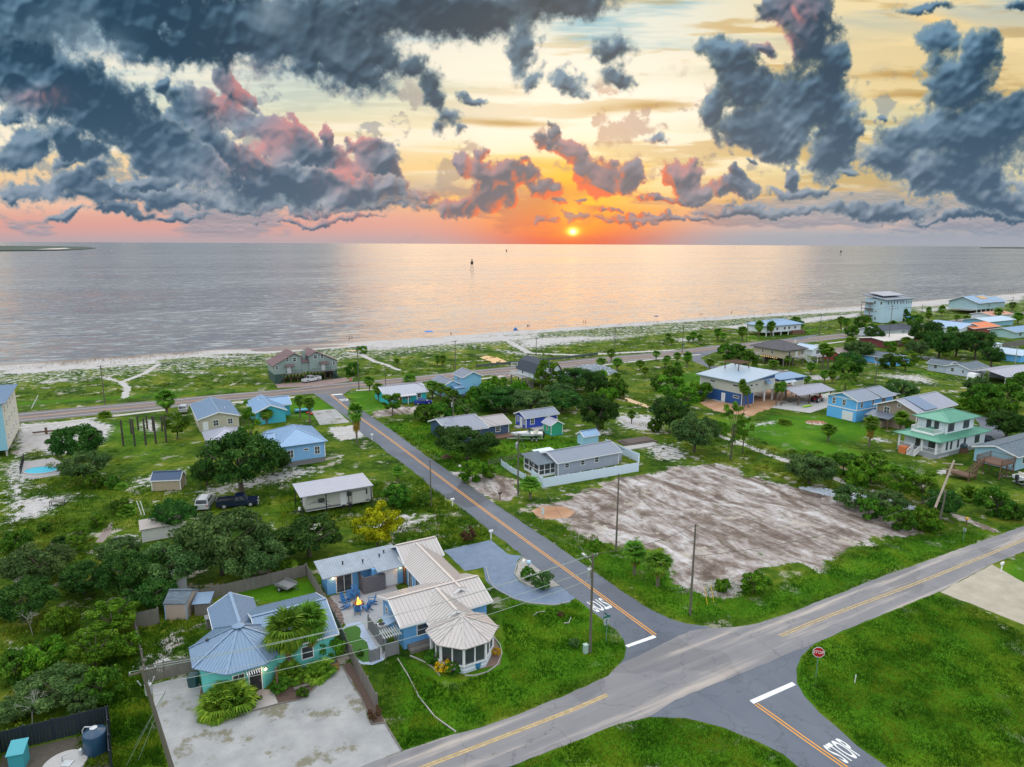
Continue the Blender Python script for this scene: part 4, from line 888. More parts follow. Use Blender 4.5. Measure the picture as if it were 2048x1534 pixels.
for i in range(8): rr.roofpoly([oe[i], oe[(i+1) % 8], (oc[0], oc[1], 4.35)], .08, .42); rr.beam((oe[i][0], oe[i][1], 2.94), (oc[0], oc[1], 4.39), .16, .05)
rr.build('sunroom_roof', RB, b.o)
# doors, windows, lamps
window(b.o, 'S', 0, 2.0, .05, 1.75, 2.05, 'v', name='sliding_door', glass=GLASS); window(b.o, 'S', -14.5, 5.9, 1.15, 1.15, 1.1, 'h'); window(b.o, 'W', 3.85, -9.6, 1.3, .7, .9, 'h'); window(b.o, 'W', 3.85, -12.2, 1.6, .5, .5, '')
door(b.o, 'S', -1.3, 7.1, .05, 1.7, 2.05, name='double_door'); window(b.o, 'W', 9.0, -3.2, .1, 1.0, 2.0, 'v', name='patio_door', frame=WHITE); window(b.o, 'W', 9.0, -5.4, .1, 1.0, 2.0, 'v', name='patio_door')
lantern(b, .7, 0, 1.9); lantern(b, 8.4, -1.3, 2.0)
MB().box(5.0, 6.4, -1.9, -1.32, 0, 1.9).box(3.7, 5.0, -1.9, -1.8, 0, 2.1).box(3.7, 3.8, -1.8, -.0, 0, 2.1).build('shower_screen', solid('grey_panel', (.10, .10, .11), .8, var=.2), b.o)
MB().box(9.0-.14, 9.0-.02, -1.9, -.9, 0, 2.3).build('gate', WOODB, b.o)
MB().slab([(2.6, -13.1, 2.3), (3.84, -13.1, 2.6), (3.84, -11.2, 2.6), (2.6, -11.2, 2.3)], .06).beam((2.65, -13.0, 0), (2.65, -13.0, 2.3), .1, .1).build('awning', R_STEEL, b.o)
MB().box(4.2, 7.0, -15.6, -14.52, 0, .35).box(4.2, 7.0, -15.0, -14.52, .35, .5).build('deck', WOODG, b.o)
FENCEG = solid('fence_grey', (.17, .175, .18), .85, var=.25, vs=2, streak=(2, 2, .3))
def fence(name, label, pix, h, mat, z=0, post=2.4, board=.15, gap=.012, group=None, cat='fence', rails=True, world=None, pw=.12, solidp=False):
    pw_ = world or [P(*p) for p in pix]; o = root(name, label, cat, (pw_[0][0], pw_[0][1], 0), 0, group); base = Vector((pw_[0][0], pw_[0][1], 0)); pn = MB(); k = 0
    for a, b_ in zip(pw_[:-1], pw_[1:]):
        a = Vector((a[0], a[1], 0))-base; b_ = Vector((b_[0], b_[1], 0))-base; last = ((b_+base)-Vector((pw_[-1][0], pw_[-1][1], 0))).length < .01; d = b_-a; L = d.length; u = d/L; nn = Vector((-u.y, u.x, 0))
        if solidp: pn.beam(a+Vector((0, 0, h/2)), b_+Vector((0, 0, h/2)), .05, h-.1)
        else:
            n = int(L/(board+gap))
            for i in range(n):
                q = a+u*((i+.5)*L/n); hh = h*(1+random.uniform(-.012, .012)); pn.hexa([q-u*board/2-nn*.015, q+u*board/2-nn*.015, q+u*board/2+nn*.015, q-u*board/2+nn*.015], [Vector((v.x, v.y, hh)) for v in (q-u*board/2-nn*.015, q+u*board/2-nn*.015, q+u*board/2+nn*.015, q-u*board/2+nn*.015)])
        if rails:
            for zz in (.3, h-.3): pn.beam(a+nn*.04+Vector((0, 0, zz)), b_+nn*.04+Vector((0, 0, zz)), .04, .09)
        m = max(1, round(L/post))
        for i in range(m+1):
            if i == m and not last: continue
            q = a+d*(i/m)+nn*.09; MB().box(q.x-pw/2, q.x+pw/2, q.y-pw/2, q.y+pw/2, 0, h+.05).build('post', mat, o)
    pn.build('panel', mat, o); return o
def L2W(h, pts): 
    a = h.o.rotation_euler[2]; return [(h.o.location[0]+x*math.cos(a)-y*math.sin(a), h.o.location[1]+x*math.sin(a)+y*math.cos(a)) for x, y in pts]
fence('privacy_fence', 'short grey board fence screening the air conditioner beside the big blue house', None, 1.6, FENCEG, world=L2W(b, [(1.9, -9.0), (2.1, -13.4)]))
fence('privacy_fence', 'dark grey fence across the end of the paved walk, below the big blue house', None, 1.3, FENCEG, world=L2W(b, [(.2, -14.9), (1.2, -14.9)]), rails=False)
# pergola gate
g = HB('pergola', 'little grey slatted pergola over the gate at the end of the paved walk', 'pergola', 772, 1316)
g.posts([(0, 0), (1.3, 0), (0, .9), (1.3, .9)], 0, 2.2, .12, FENCEG); mb = MB()
for i in range(8): mb.box(-.2+i*.24, -.14+i*.24, -.4, 1.3, 2.28, 2.4)
mb.box(-.3, 1.6, -.05, .05, 2.2, 2.279).box(-.3, 1.6, .85, .95, 2.2, 2.279); mb.build('slats', solid('grey_paint', (.38, .40, .40), .7), g.o); MB().box(.06, 1.24, -.04, .04, .1, 1.5).build('gate', FENCEG, g.o)
# air conditioner, bench, bins
g = HB('air_conditioner', 'square white air conditioning unit between the fence and the blue wall', 'air conditioner', 743, 1258)
g.o.location = (*L2W(big, [(2.95, -10.4)])[0], 0); MB().box(-.4, .4, -.4, .4, .1, .95).build('casing', WHITE, g.o); MB().lathe([(.33, .952), (.33, .99), (.28, .99), (.28, .97), (.05, .97), (.05, 1.0)], (0, 0), 16).build('fan_grille', DARKM, g.o)
g = HB('gas_tank', 'small grey upright gas bottle by the blue wall', 'gas bottle', 778, 1262); g.o.location = (*L2W(big, [(3.5, -10.9)])[0], 0); MB().lathe([(.18, 0), (.2, .1), (.2, .9), (.12, 1.05), (.05, 1.1)], (0, 0), 12).build('tank', STEEL, g.o)
g = HB('garden_bench', 'grey slatted bench against the foot of the blue house', 'bench', 838, 1292); MB().box(0, 1.5, 0, .5, .38, .44).build('seat', WOODG, g.o); MB().box(0, 1.5, .5, .55, .45, .95).build('backrest', WOODG, g.o)
for x in (.08, 1.4):
    for y in (.03, .45): MB().box(x-.04, x+.04, y-.03, y+.03, 0, .38).build('leg', WOODG, g.o)
# fire pit with flames and chairs
fp = HB('fire_pit', 'round stone fire pit burning with orange flames in the middle of the patio', 'fire pit', 717, 1212)
MB().lathe([(.62, 0), (.62, .42), (.42, .42), (.42, .2), (.02, .2)], (0, 0), 18).build('stone_ring', solid('dark_stone', (.09, .07, .065), .9, var=.4, vs=4), fp.o)
FL = glow('flame', (1.0, .28, .02), 7); fm = MB(); rnd = random.Random(4)
for i in range(11):
    a = rnd.random()*6.28; r_ = rnd.random()*.26; hgt = .35+.55*(1-r_/.3)*rnd.uniform(.6, 1.2); fm.lathe([(.04, .22), (.11, .32), (.09, .22+hgt*.5), (.004, .22+hgt)], (r_*math.cos(a), r_*math.sin(a)), 7)
fm.build('flames', FL, fp.o); l = bpy.data.lights.new('fire_light', 'POINT'); l.energy = 30; l.color = (1, .4, .1); l.shadow_soft_size = .25; lo = bpy.data.objects.new('fire_light', l); COL.objects.link(lo); lo.parent = fp.o; lo.location = (0, 0, .9)
CHB = solid('chair_blue', (.015, .13, .33), .5, var=.08)
def adirondack():
    o = root('garden_chair', 'x', 'chair', (0, 0, 0)); s_ = MB()
    for i in range(5): s_.hexa([(-.27, .02+i*.11, .36-i*.035), (.27, .02+i*.11, .36-i*.035), (.27, .11+i*.11, .33-i*.035), (-.27, .11+i*.11, .33-i*.035)], [(-.27, .02+i*.11, .385-i*.035), (.27, .02+i*.11, .385-i*.035), (.27, .11+i*.11, .355-i*.035), (-.27, .11+i*.11, .355-i*.035)])
    s_.build('seat', CHB, o); bk = MB()
    for i in range(5):
        x = (i-2)*.11; tp = 1.08-.06*abs(i-2); bk.beam((x, .55, .22), (x*1.25, .85, tp), .095, .02)
    bk.beam((-.28, .66, .55), (.28, .66, .55), .07, .03); bk.build('backrest', CHB, o)
    for sg in (-1, 1):
        MB().beam((sg*.34, -.05, .58), (sg*.34, .68, .56), .13, .025).build('armrest', CHB, o); MB().beam((sg*.31, .03, 0), (sg*.31, .03, .56), .04, .10).build('leg', CHB, o); MB().beam((sg*.29, .12, .30), (sg*.29, .95, .0), .03, .12).build('leg', CHB, o)
    return freeze(o)
adi = adirondack(); FP = Vector(fp.o.location)
for i, (px, py, lab) in enumerate([(712, 1197, 'tall blue slatted chair on the far side of the fire pit, backed by the house'), (695, 1206, 'blue slatted chair at the left of the fire pit, nearest the left fence'), (700, 1215, 'blue slatted chair front left of the fire pit'), (705, 1203, 'blue slatted chair behind left of the fire pit, next to the tall one'), (716, 1222, 'blue slatted chair in front of the fire pit, closest to the viewer'), (730, 1218, 'blue slatted chair front right of the fire pit'), (737, 1209, 'blue slatted chair at the right of the fire pit, nearest the grey fence')]):
    p = P(px, py); d = p-FP; inst(adi, p, math.atan2(d.y, d.x)-math.pi/2, 1.08 if i else 1.25, lab, 'blue chairs around the fire pit')
# putting green and its flags, edging
sheet('putting_green', [(697, 1253), (712, 1251), (720, 1256), (722, 1263), (720, 1274), (734, 1285), (738, 1298), (752, 1311), (751, 1322), (726, 1325), (710, 1315), (697, 1298), (685, 1278), (683, 1262)], .026, solid('artificial_turf', (.035, .12, .01), .9, var=.06))
sheet('stone_border', [(680, 1262), (695, 1248), (722, 1243), (768, 1320), (745, 1330), (722, 1328), (700, 1312)], .020, solid('blue_white_pebbles', (.33, .40, .52), .8, var=.5, vs=9), jag=.1)
# --- teal octagonal cottage
b = HB('octagonal_cottage', 'teal cottage under a wide blue grey octagonal metal roof with a small cupola', 'house', 402, 1369); teal = b
oc2 = (3.6, .1); MB().hexa(octa(oc2, 3.55, 0), octa(oc2, 3.55, 2.85)).build('wall', TEALW, b.o)
rr = MB(); oe = octa(oc2, 4.25, 2.85); top8 = octa(oc2, .35, 4.75)
for i in range(8): j = (i+1) % 8; rr.roofpoly([oe[i], oe[j], top8[j], top8[i]], .08, .30, .05, .03); rr.beam((oe[i][0], oe[i][1], 2.9), (top8[i][0], top8[i][1], 4.79), .2, .06)
roofo = rr.build('roof', R_STEEL, b.o)
cu = MB(); c1 = octa(oc2, .55, 4.92)
for i in range(8): cu.roofpoly([c1[i], c1[(i+1) % 8], (oc2[0], oc2[1], 5.25)], .05, 0)
cu.hexa(octa(oc2, .32, 4.6), octa(oc2, .32, 4.87)).build('cupola', R_STEEL, roofo)
b.gable(2.1, 5.8, 2.5, 8.3, 0, 2.95, 1.0, 'y', TEALW, R_STEEL, .4, rib=.28); b.gable(5.4, 11.9, -2.0, 6.2, 0, 2.85, 1.35, 'x', TEALW, R_STEEL, .4, rib=.28)

door(b.o, 'S', -3.45, 4.3, 0, 1.0, 2.1, DARKM); lantern(b, 5.2, -3.47, 1.9); window(b.o, 'S', -3.45, 2.9, .9, .9, 1.2, 'hv'); window(b.o, 'S', -2.0, 9.3, .9, 1.0, 1.2, 'h')
MB().beam((5.9, -4.9, 0), (5.9, -4.9, 2.7), .14, .14).build('porch_post', WOODB, b.o)
mb = MB(); [mb.box(3.5+i*.2, 3.56+i*.2, -4.6, -3.6, 2.45, 2.55) for i in range(9)]; mb.build('trellis', WHITE, b.o)
MB().lathe([(.09, 3.2), (.09, 3.75), (.15, 3.75), (.15, 3.82)], (.9, 1.0), 8).build('roof_vent', DARKM, b.o)
# beige shed
b = HB('storage_shed', 'beige sided shed with a dark weathered roof at the corner of the wooden fence', 'shed', 332, 1240, ang=GA-R(28)); b.gable(0, 2.3, 0, 3.0, 0, 1.9, .7, 'x', siding('siding_shed', (.42, .33, .28), .14), S_GREY, .1, rib=0, trim=False); b.corners(0, 2.3, 0, 3.0, 0, 1.9, solid('light_blue_trim', (.2, .38, .55), .6), .08)
g = HB('wooden_hut', 'little grey plank lean-to tucked behind the beige shed', 'hut', 402, 1232, ang=GA-R(20)); g.walls(-.6, .9, 0, 1.6, 0, 1.5, WOODG); g.shed([(-.8, -.2, 1.55), (1.1, -.2, 1.55), (1.1, 1.8, 1.9), (-.8, 1.8, 1.9)], R_STEEL, 0, .05)
g = HB('wood_stack', 'grey stacked crates under the left eave of the teal cottage', 'crates', 414, 1260); 
mb = MB(); [mb.box(0, 1.1, 0, .8, .05+i*.3, .28+i*.3) for i in range(4)]; mb.build('crates', WOODG, g.o); MB().box(-.1, 1.2, -.1, .9, 1.22, 1.26).build('lid', FENCEG, g.o)
fence('board_fence', 'weathered plank fence running back from the beige shed to the yard corner', [(270, 1258), (318, 1247)], 1.8, WOODG)
fence('board_fence', 'long low wire and post fence down the left side of the cottage yard', [(270, 1258), (279, 1300), (288, 1345), (291, 1366)], 1.25, WOODG, board=.05, gap=.25)
fence('board_fence', 'tall grey board fence joining the teal cottage to the yard corner', [(291, 1366), (330, 1356), (392, 1344)], 1.7, WOODG)
fence('board_fence', 'grey fence between the two house plots, from the hedge down to the patio', [(613, 1150), (640, 1195), (680, 1270), (700, 1318)], 1.5, WOODG)
fence('board_fence', 'leaning grey fence beside the mulch bed in front of the big blue house lawn', [(703, 1322), (715, 1350), (735, 1385), (753, 1420)], 1.6, WOODG)
fence('board_fence', 'brown plank fence half hidden under the oaks behind the teal cottage lawn', [(395, 1205), (500, 1180), (612, 1152)], 1.5, WOODG)
def edging(pix, name, label, w=.08, h=.12, mat=WHITE, cat='edging'):
    pw = [P(*p) for p in pix]; mb = MB(); base = Vector((pw[0][0], pw[0][1], 0))
    for a, c in zip(pw[:-1], pw[1:]): mb.beam(Vector((a[0], a[1], h/2))-base, Vector((c[0], c[1], h/2))-base, w, h)
    o = mb.build(name, mat); o.location = base; tag(o, label, cat); return o
EDGEM = solid('edging_stone', (.34, .33, .31), .9, var=.25)
edging([(972, 1135), (978, 1160), (990, 1177), (1025, 1197), (1060, 1207), (1110, 1211), (1140, 1204)], 'drive_edging', 'thin pale kerb along the outer curve of the blue gravel drive', mat=EDGEM)
edging([(1045, 1116), (1034, 1128), (1029, 1148), (1040, 1162), (1063, 1175), (1090, 1178), (1120, 1172)], 'drive_edging', 'thin pale kerb around the planted island in the drive', mat=EDGEM)
edging([(820, 1312), (850, 1325), (868, 1338), (880, 1352)], 'bed_edging', 'pale scalloped edging below the yellow bush', mat=EDGEM)
edging([(930, 1352), (950, 1352), (975, 1345), (995, 1330), (1004, 1308), (1000, 1290), (990, 1278), (985, 1268), (998, 1255)], 'bed_edging', 'curved white edging around the mulch bed of the sunroom', mat=EDGEM)
edging([(795, 1318), (815, 1350), (838, 1395), (870, 1435), (912, 1465)], 'lawn_edging', 'long pale line of edging stones down the lawn to the road', mat=EDGEM)
edging([(770, 1447), (804, 1503)], 'timber_edging', 'timber edge of the gravel yard running to the road', mat=WOODG); edging([(685, 1333), (705, 1370), (722, 1395), (745, 1450), (770, 1446)], 'timber_edging', 'timber edge between the mulch bed and the gravel yard', mat=WOODG); edging([(430, 1447), (490, 1427), (556, 1409), (600, 1400), (625, 1382), (656, 1335)], 'timber_edging', 'curving timber edge in front of the cottage beds', mat=WOODG)
edging([(1067, 1232), (1075, 1226), (1090, 1224)], 'stone_ring', 'broken ring of pale stones around the small shrub in the lawn, left half', mat=EDGEM); edging([(1142, 1236), (1138, 1246), (1128, 1248)], 'stone_ring', 'broken ring of pale stones around the small shrub in the lawn, right half', mat=EDGEM)
# --- middle distance: left
b = HB('apartment_block', 'tall pale block with a blue end wall, cut off by the left edge', 'building', 18, 912); b.walls(-16, 0, 0, 19, 1.2, 10.2, solid('stucco_cream', (.50, .49, .42), .85, var=.1)); MB().box(-16.03, .0, -.03, 0, 1.2, 10.2).build('end_cladding', siding('siding_blockblue', (.25, .50, .62), .25), b.o)
b.hip(-16, 0, 0, 19, 10.2, 1.8, R_STEEL, .6)
for k in range(3):
    for y in (2.5, 6.5, 10.5, 14.5): window(b.o, 'E', 0, y, 2.6+k*2.7, .9, 1.3, 'h')
b.posts([(-.3, .3), (-3, .3), (-6, .3), (-.3, 6), (-.3, 12), (-.3, 18.5)], 0, 1.2, .3, CONC)
b = HB('beige_cottage', 'beige cottage with a blue grey metal roof beside the highway', 'house', 400, 864); b.gable(0, 8, 0, 15.5, 0, 2.8, 1.15, 'y', CREAM, R_STEEL, .4); window(b.o, 'S', 0, 3.3, 1, 1, 1.2, 'hv'); window(b.o, 'S', 0, 6.2, 1.1, .9, 1.1, 'hv'); window(b.o, 'W', 0, 3.5, 1, .9, 1.2, 'h'); window(b.o, 'W', 0, 8, 1, .9, 1.2, 'h'); door(b.o, 'S', 0, 1.2, 0, .9, 2, WHITE)
MB().lathe([(.08, 3.3), (.08, 3.9)], (5.8, 5), 6).build('roof_vent', WHITE, b.o)
b = HB('open_pavilion', 'low open pavilion with a pale hipped metal roof behind the big oak', 'pavilion', 409, 885); b.hip(-.2, 7, -9.4, -1.6, 2.5, 1.5, R_PALE, .3); b.posts([(0, -9.2), (6.8, -9.2), (0, -1.8), (6.8, -1.8), (0, -5.5), (3.4, -9.2)], 0, 2.5); b.walls(1.5, 5.5, -8.0, -3, 0, 2.2, DARKM, 'back_wall')
b = HB('turquoise_cottage', 'small turquoise cottage with crossing light blue gables between two palms', 'house', 540, 847); b.gable(-2.9, 3.5, 0, 11.5, 0, 2.9, 1.35, 'y', siding('siding_seablue', (.05, .38, .48), .25, True), R_SKY, .4); b.gable(-.5, 5.7, 5.8, 10.6, 0, 2.8, 1.3, 'x', MATS['siding_seablue'], R_SKY, .4); window(b.o, 'S', 0, -1.2, 1.0, .9, 1.0); window(b.o, 'E', 3.5, 3, 1, .9, 1)
b = HB('blue_hip_house', 'sky blue house with a hipped roof on a dark block base, behind an oak', 'house', 585, 931); b.walls(-2.5, 5.9, -.5, 10.6, .95, 3.9, siding('siding_lightblue', (.20, .42, .70), .2)); MB().box(-2.45, 5.85, -.45, 10.5, 0, .95).build('foundation', BLOCK, b.o); b.hip(-2.5, 5.9, -.5, 10.6, 3.9, 2.0, R_SKY, .5, run=4.7)
window(b.o, 'S', -.5, -.3, 1.7, .9, 1.35, 'hv'); window(b.o, 'S', -.5, 2.5, 2.7, .7, .3, ''); window(b.o, 'S', -.5, 4.5, 1.75, .85, 1.35, 'hv'); b.corners(-2.5, 5.9, -.5, 10.6, .95, 3.9); b.gable(-4.2, -2.4, 2.6, 8, .95, 3.7, 1.4, 'x', MATS['siding_lightblue'], R_SKY, .4)
b = HB('turquoise_house', 'turquoise house with a striped metal roof and red door behind the blue car', 'house', 807, 806); b.gable(-4.6, 6.3, 0, 8.6, 0, 2.5, 1.35, 'x', TURQ, metalroof('roof_striped', (.28, .30, .36)), .5, rib=.7); door(b.o, 'S', 0, -.9, 0, .9, 2, RED); window(b.o, 'S', 0, 1.2, 1, 1.2, 1, 'v'); window(b.o, 'S', 0, 4.3, 1, 1.0, 1); window(b.o, 'S', 0, -3, 1, 1.0, 1); MB().slab([(-2, -2.2, 2.25), (3, -2.2, 2.25), (3, -.4, 2.45), (-2, -.4, 2.45)], .08).build('porch_roof', R_PALE, b.o); b.posts([(-1.9, -2.1), (.5, -2.1), (2.9, -2.1)], 0, 2.15, .12)
b = HB('two_storey_house', 'light blue two storey house with a lower wing, behind the row of palms', 'house', 965, 785); PB2 = siding('siding_softblue', (.20, .46, .66), .2); b.gable(-6.2, -.9, -1.0, 5.0, 0, 5.1, 1.2, 'y', PB2, R_GREY, .45); b.gable(-11.5, -6.3, .5, 8.5, 0, 2.9, 1.3, 'y', PB2, R_GREY, .45); window(b.o, 'E', -.9, 2, .9, 1, 1.1); window(b.o, 'S', -1, -3.2, .9, 1.5, 1.1, 'v'); window(b.o, 'W', -6.2, 2, 3.6, .7, .9); door(b.o, 'S', .5, -10, 0, .9, 2); b.walls(-9, -6.4, -2.0, .4, 0, 2.5, PB2); b.shed([(-9.3, -2.3, 2.5), (-6.2, -2.3, 2.5), (-6.2, .8, 2.9), (-9.3, .8, 2.9)], R_SKY)
# gambrel house on posts
b = HB('gambrel_house', 'white house on stilts with a black gambrel roof by the highway', 'house', 1123, 774, ang=GA); prof = [(-7.0, 2.4), (0, 2.4), (0, 4.4), (-1.3, 6.4), (-3.5, 7.4), (-5.7, 6.4), (-7.0, 4.4)]; MB().prism(prof, 'y', 0, 13).build('wall', WHITEW, b.o); rr = MB()
for (xa, za), (xb, zb) in (((.45, 4.0), (-1.2, 6.6)), ((-1.2, 6.6), (-3.5, 7.62)), ((-3.5, 7.62), (-5.8, 6.6)), ((-5.8, 6.6), (-7.45, 4.0))): rr.roofpoly([(xa, -.45, za), (xa, 13.4, za), (xb, 13.4, zb), (xb, -.45, zb)], .1, 0)
rr.build('roof', S_DARK, b.o); window(b.o, 'S', 0, -3.5, 4.6, 1.6, 1.1, 'v'); window(b.o, 'W', -7.0, 3, 3, .9, 1.1); window(b.o, 'W', -7.0, 10, 3, .9, 1.1); MB().box(-9.5, -7.02, 6, 13, 2.3, 2.42).build('deck', WOODG, b.o); b.rail([(-7.1, 6.05), (-9.45, 6.05), (-9.45, 12.95), (-7.1, 12.95)], 2.42); b.posts([(-6.8, .3), (-.3, .3), (-6.8, 4.5), (-.3, 4.5), (-6.8, 8.7), (-.3, 8.7), (-6.8, 12.7), (-9.3, 6.2), (-9.3, 12.6)], 0, 2.35, .28, WOODG, 'stilt'); b.stairs((-8.2, 6, 2.3), (-8.2, 2.4, 0), 1.0, WOODG); b.rail([(-7.1, 12.8, 4.8), (-9.2, 12.8, 4.8)], 4.8)
b = HB('navy_house', 'navy house with a wide grey gabled roof behind the round oak', 'house', 919, 871); b.gable(-4.6, 3.6, -5.4, 4.6, 0, 2.7, 1.3, 'x', NAVY, R_GREY, .5, peak=.62); b.gable(3.62, 9.6, -4.2, 2.6, 0, 2.6, 1.0, 'x', NAVY, metalroof('roof_dull_tan', (.30, .28, .29)), .5); window(b.o, 'S', -5.4, .2, 1, 1.1, 1, 'v'); window(b.o, 'S', -4.2, 7, 1, 1, 1); b.corners(3.62, 9.6, -4.2, 2.6, 0, 2.6); MB().box(4.6, 9.8, -7, -4.22, 0, .4).build('deck', WOODB, b.o)
b = HB('royal_blue_cottage', 'royal blue cottage with white trim and a grey metal roof on the lawn', 'house', 1052, 859); b.gable(0, 8.1, 0, 4.4, .3, 2.75, .85, 'x', ROYAL, R_GREY, .45); MB().box(.05, 8.05, .05, 4.35, 0, .3).build('foundation', BLOCK, b.o); b.corners(0, 8.1, 0, 4.4, .3, 2.75); window(b.o, 'S', 0, 1.6, 1.1, .85, 1.15, 'hv', fw=.13); window(b.o, 'S', 0, 5.4, 1.3, .8, .9, 'hv', fw=.13); window(b.o, 'W', 0, 3.4, 1.2, .6, 1.1, 'h', fw=.13); window(b.o, 'W', 0, .8, 1.1, .6, 1.1, 'h', fw=.13); door(b.o, 'W', 0, 2.1, .3, .85, 2); MB().box(-1.4, -.02, 1.2, 3.0, 0, .3).build('step', CONC, b.o); MB().box(1, 7, -2.2, -.02, 0, .25).build('patio_slab', CONC, b.o)
b = HB('green_shed', 'small green garden shed with a pale metal roof beside the royal blue cottage', 'shed', 1102, 871); b.gable(0, 2.9, 0, 3.1, .15, 2.3, .8, 'y', MINTG, R_PALE, .3, rib=.3); b.corners(0, 2.9, 0, 3.1, .15, 2.3, w=.1); window(b.o, 'W', 0, 1.5, .9, .5, .9, 'h'); MB().box(-.1, 3.0, -.5, 3.2, 0, .15).build('platform', solid('teal_deck', (.03, .22, .24), .7), b.o)
b = HB('grey_ranch_house', 'long pale grey house with a screened porch behind a white fence', 'house', 1117, 952); b.gable(0, 13.4, .2, 6.2, 0, 2.55, 1.0, 'x', GREYW, solid('roof_smooth_grey', (.18, .21, .26), .6, .1, .1, .6), .5, rib=0, peak=.5); b.corners(0, 13.4, .2, 6.2, 0, 2.5)
for x in (1.9, 5.3, 8.4): window(b.o, 'S', .2, x, 1.2, .8, .75 if x < 8 else .95, 'h')
b.walls(-3.5, -.05, 1.0, 6.0, 0, .45, WHITEW, 'porch_base'); MB().box(-3.42, -.06, 1.06, 5.94, .45, 2.35).build('porch_screen', solid('insect_screen', (.045, .05, .06), .5), b.o); pf = MB()
for y in (1.0, 2.65, 4.3, 6.0): pf.box(-3.52, -3.38, y-.07, y+.07, .45, 2.4)
for x in (-2.3, -1.1, -.12): pf.box(x-.06, x+.06, .95, 1.05, .45, 2.4)
pf.box(-3.5, -3.4, 1, 6, 2.28, 2.4).box(-3.45, -.05, .94, 1.04, 2.28, 2.4).box(-3.5, -3.4, 1, 6, 1.2, 1.27).box(-3.4, -.05, .96, 1.03, 1.2, 1.27); pf.build('porch_frame', WHITE, b.o); b.shed([(-4.0, .5, 2.45), (-.3, .5, 2.45), (-.3, 6.4, 2.95), (-4.0, 6.4, 2.95)], S_GREY, 0); MB().lathe([(.1, 3.2), (.1, 3.9)], (7.5, 4), 6).build('roof_vent', STEEL, b.o); b.walls(13.42, 15.2, 1.5, 5, 0, 2.3, GREYW); b.shed([(13.4, 1.1, 2.35), (15.6, 1.1, 2.35), (15.6, 5.4, 2.75), (13.4, 5.4, 2.75)], S_GREY, 0)
VINYL = solid('white_vinyl', (.55, .66, .76), .45, var=.04)
fence('white_fence', 'long white panel fence around the grey ranch house', [(1063, 957), (1086, 976), (1277, 943), (1278, 925), (1212, 895)], 1.75, VINYL, solidp=True, pw=.14); fence('white_fence', 'white picket fence running back from the sandy drive', [(1002, 931), (1022, 945), (1050, 960)], 1.1, VINYL, board=.09, gap=.07); fence('wire_fence', 'thin wooden rail fence between the lawn and the grey ranch house', [(978, 931), (1060, 912)], 1.1, WOODG, board=.04, gap=.6)
fence('white_fence', 'short white plank fence by the creek culvert, right of the bare sandy plot', [(1302, 822), (1320, 826)], 1.2, VINYL, board=.09, gap=.1)
b = HB('pale_blue_shed', 'little sky blue shed with a bright metal roof behind the grey ranch house', 'shed', 1168, 888 + 4); b.gable(0, 3.6, 0, 2.4, 0, 2.0, .7, 'x', siding('siding_ltshed', (.3, .55, .68), .2), R_SKY, .25); 
b = HB('garden_parasol', 'large pale square parasol standing left of the grey ranch house', 'parasol', 1092, 925); MB().tube((0, 0, 0), (0, 0, 2.5), .04).build('pole', STEEL, b.o); cn = MB(); [cn.slab([(-2*[1, -1, -1, 1][i], -2*[1, 1, -1, -1][i], 2.2), (-2*[1, -1, -1, 1][(i+1) % 4], -2*[1, 1, -1, -1][(i+1) % 4], 2.2), (0, 0, 2.8)], .03) for i in range(4)]; cn.build('canopy', solid('canvas_white', (.55, .62, .66), .8), b.o)
# duplex on stilts
b = HB('stilt_duplex', 'sage green twin house on stilts with brown shingle gables facing the highway', 'house', 550, 767, ang=R(30.5)); 
MB().prism([(0, 2.6), (7.7, 2.6), (7.7, 7.4), (5.8, 8.4), (0, 5.3)], 'y', 0, 9).build('wall', SAGE, b.o); MB().prism([(10.2, 2.6), (18.4, 2.6), (18.4, 5.3), (12.2, 8.4), (10.2, 7.4)], 'y', 0, 9).build('wall', SAGE, b.o); MB().box(7.7, 10.2, .6, 8, 2.6, 5.6).build('wall', SAGE, b.o)
rr = MB(); oh = .5
for pts in ([(-.5, 5.03), (5.8, 8.4)], [(8.1, 7.19), (5.8, 8.4)], [(9.8, 7.19), (12.2, 8.4)], [(18.9, 5.03), (12.2, 8.4)]):
    (xa, za), (xb, zb) = pts; rr.roofpoly([(xa, -oh, za+.12), (xa, 9.5, za+.12), (xb, 9.5, zb+.12), (xb, -oh, zb+.12)], .1, 0)
rr.roofpoly([(7.72, .2, 5.5), (10.18, .2, 5.5), (10.18, 5, 7.0), (7.72, 5, 7.0)], .1, 0); rr.build('roof', S_BROWN, b.o)
for x, z, w in ((.8, 4.0, .6), (5.9, 6.0, 1.0), (3.9, 6.2, .7), (12.0, 6.3, 1.0), (14.0, 6.3, .7), (17.4, 4.0, .6)): window(b.o, 'S', 0, x, z, w, 1.1, 'h')
for y in (2, 4, 6.5): window(b.o, 'W', 0, y, 3.6, .8, 1.2, 'h')
door(b.o, 'S', 0, 4.2, 2.6, .9, 2.0); door(b.o, 'S', 0, 14.2, 2.6, .9, 2.0)
MB().slab([(3.0, -1.6, 4.9), (5.6, -1.6, 4.9), (5.6, 0, 5.3), (3.0, 0, 5.3)], .1).build('door_canopy', S_BROWN, b.o); MB().slab([(13.0, -1.6, 4.9), (15.8, -1.6, 4.9), (15.8, 0, 5.3), (13, 0, 5.3)], .1).build('door_canopy', S_BROWN, b.o)
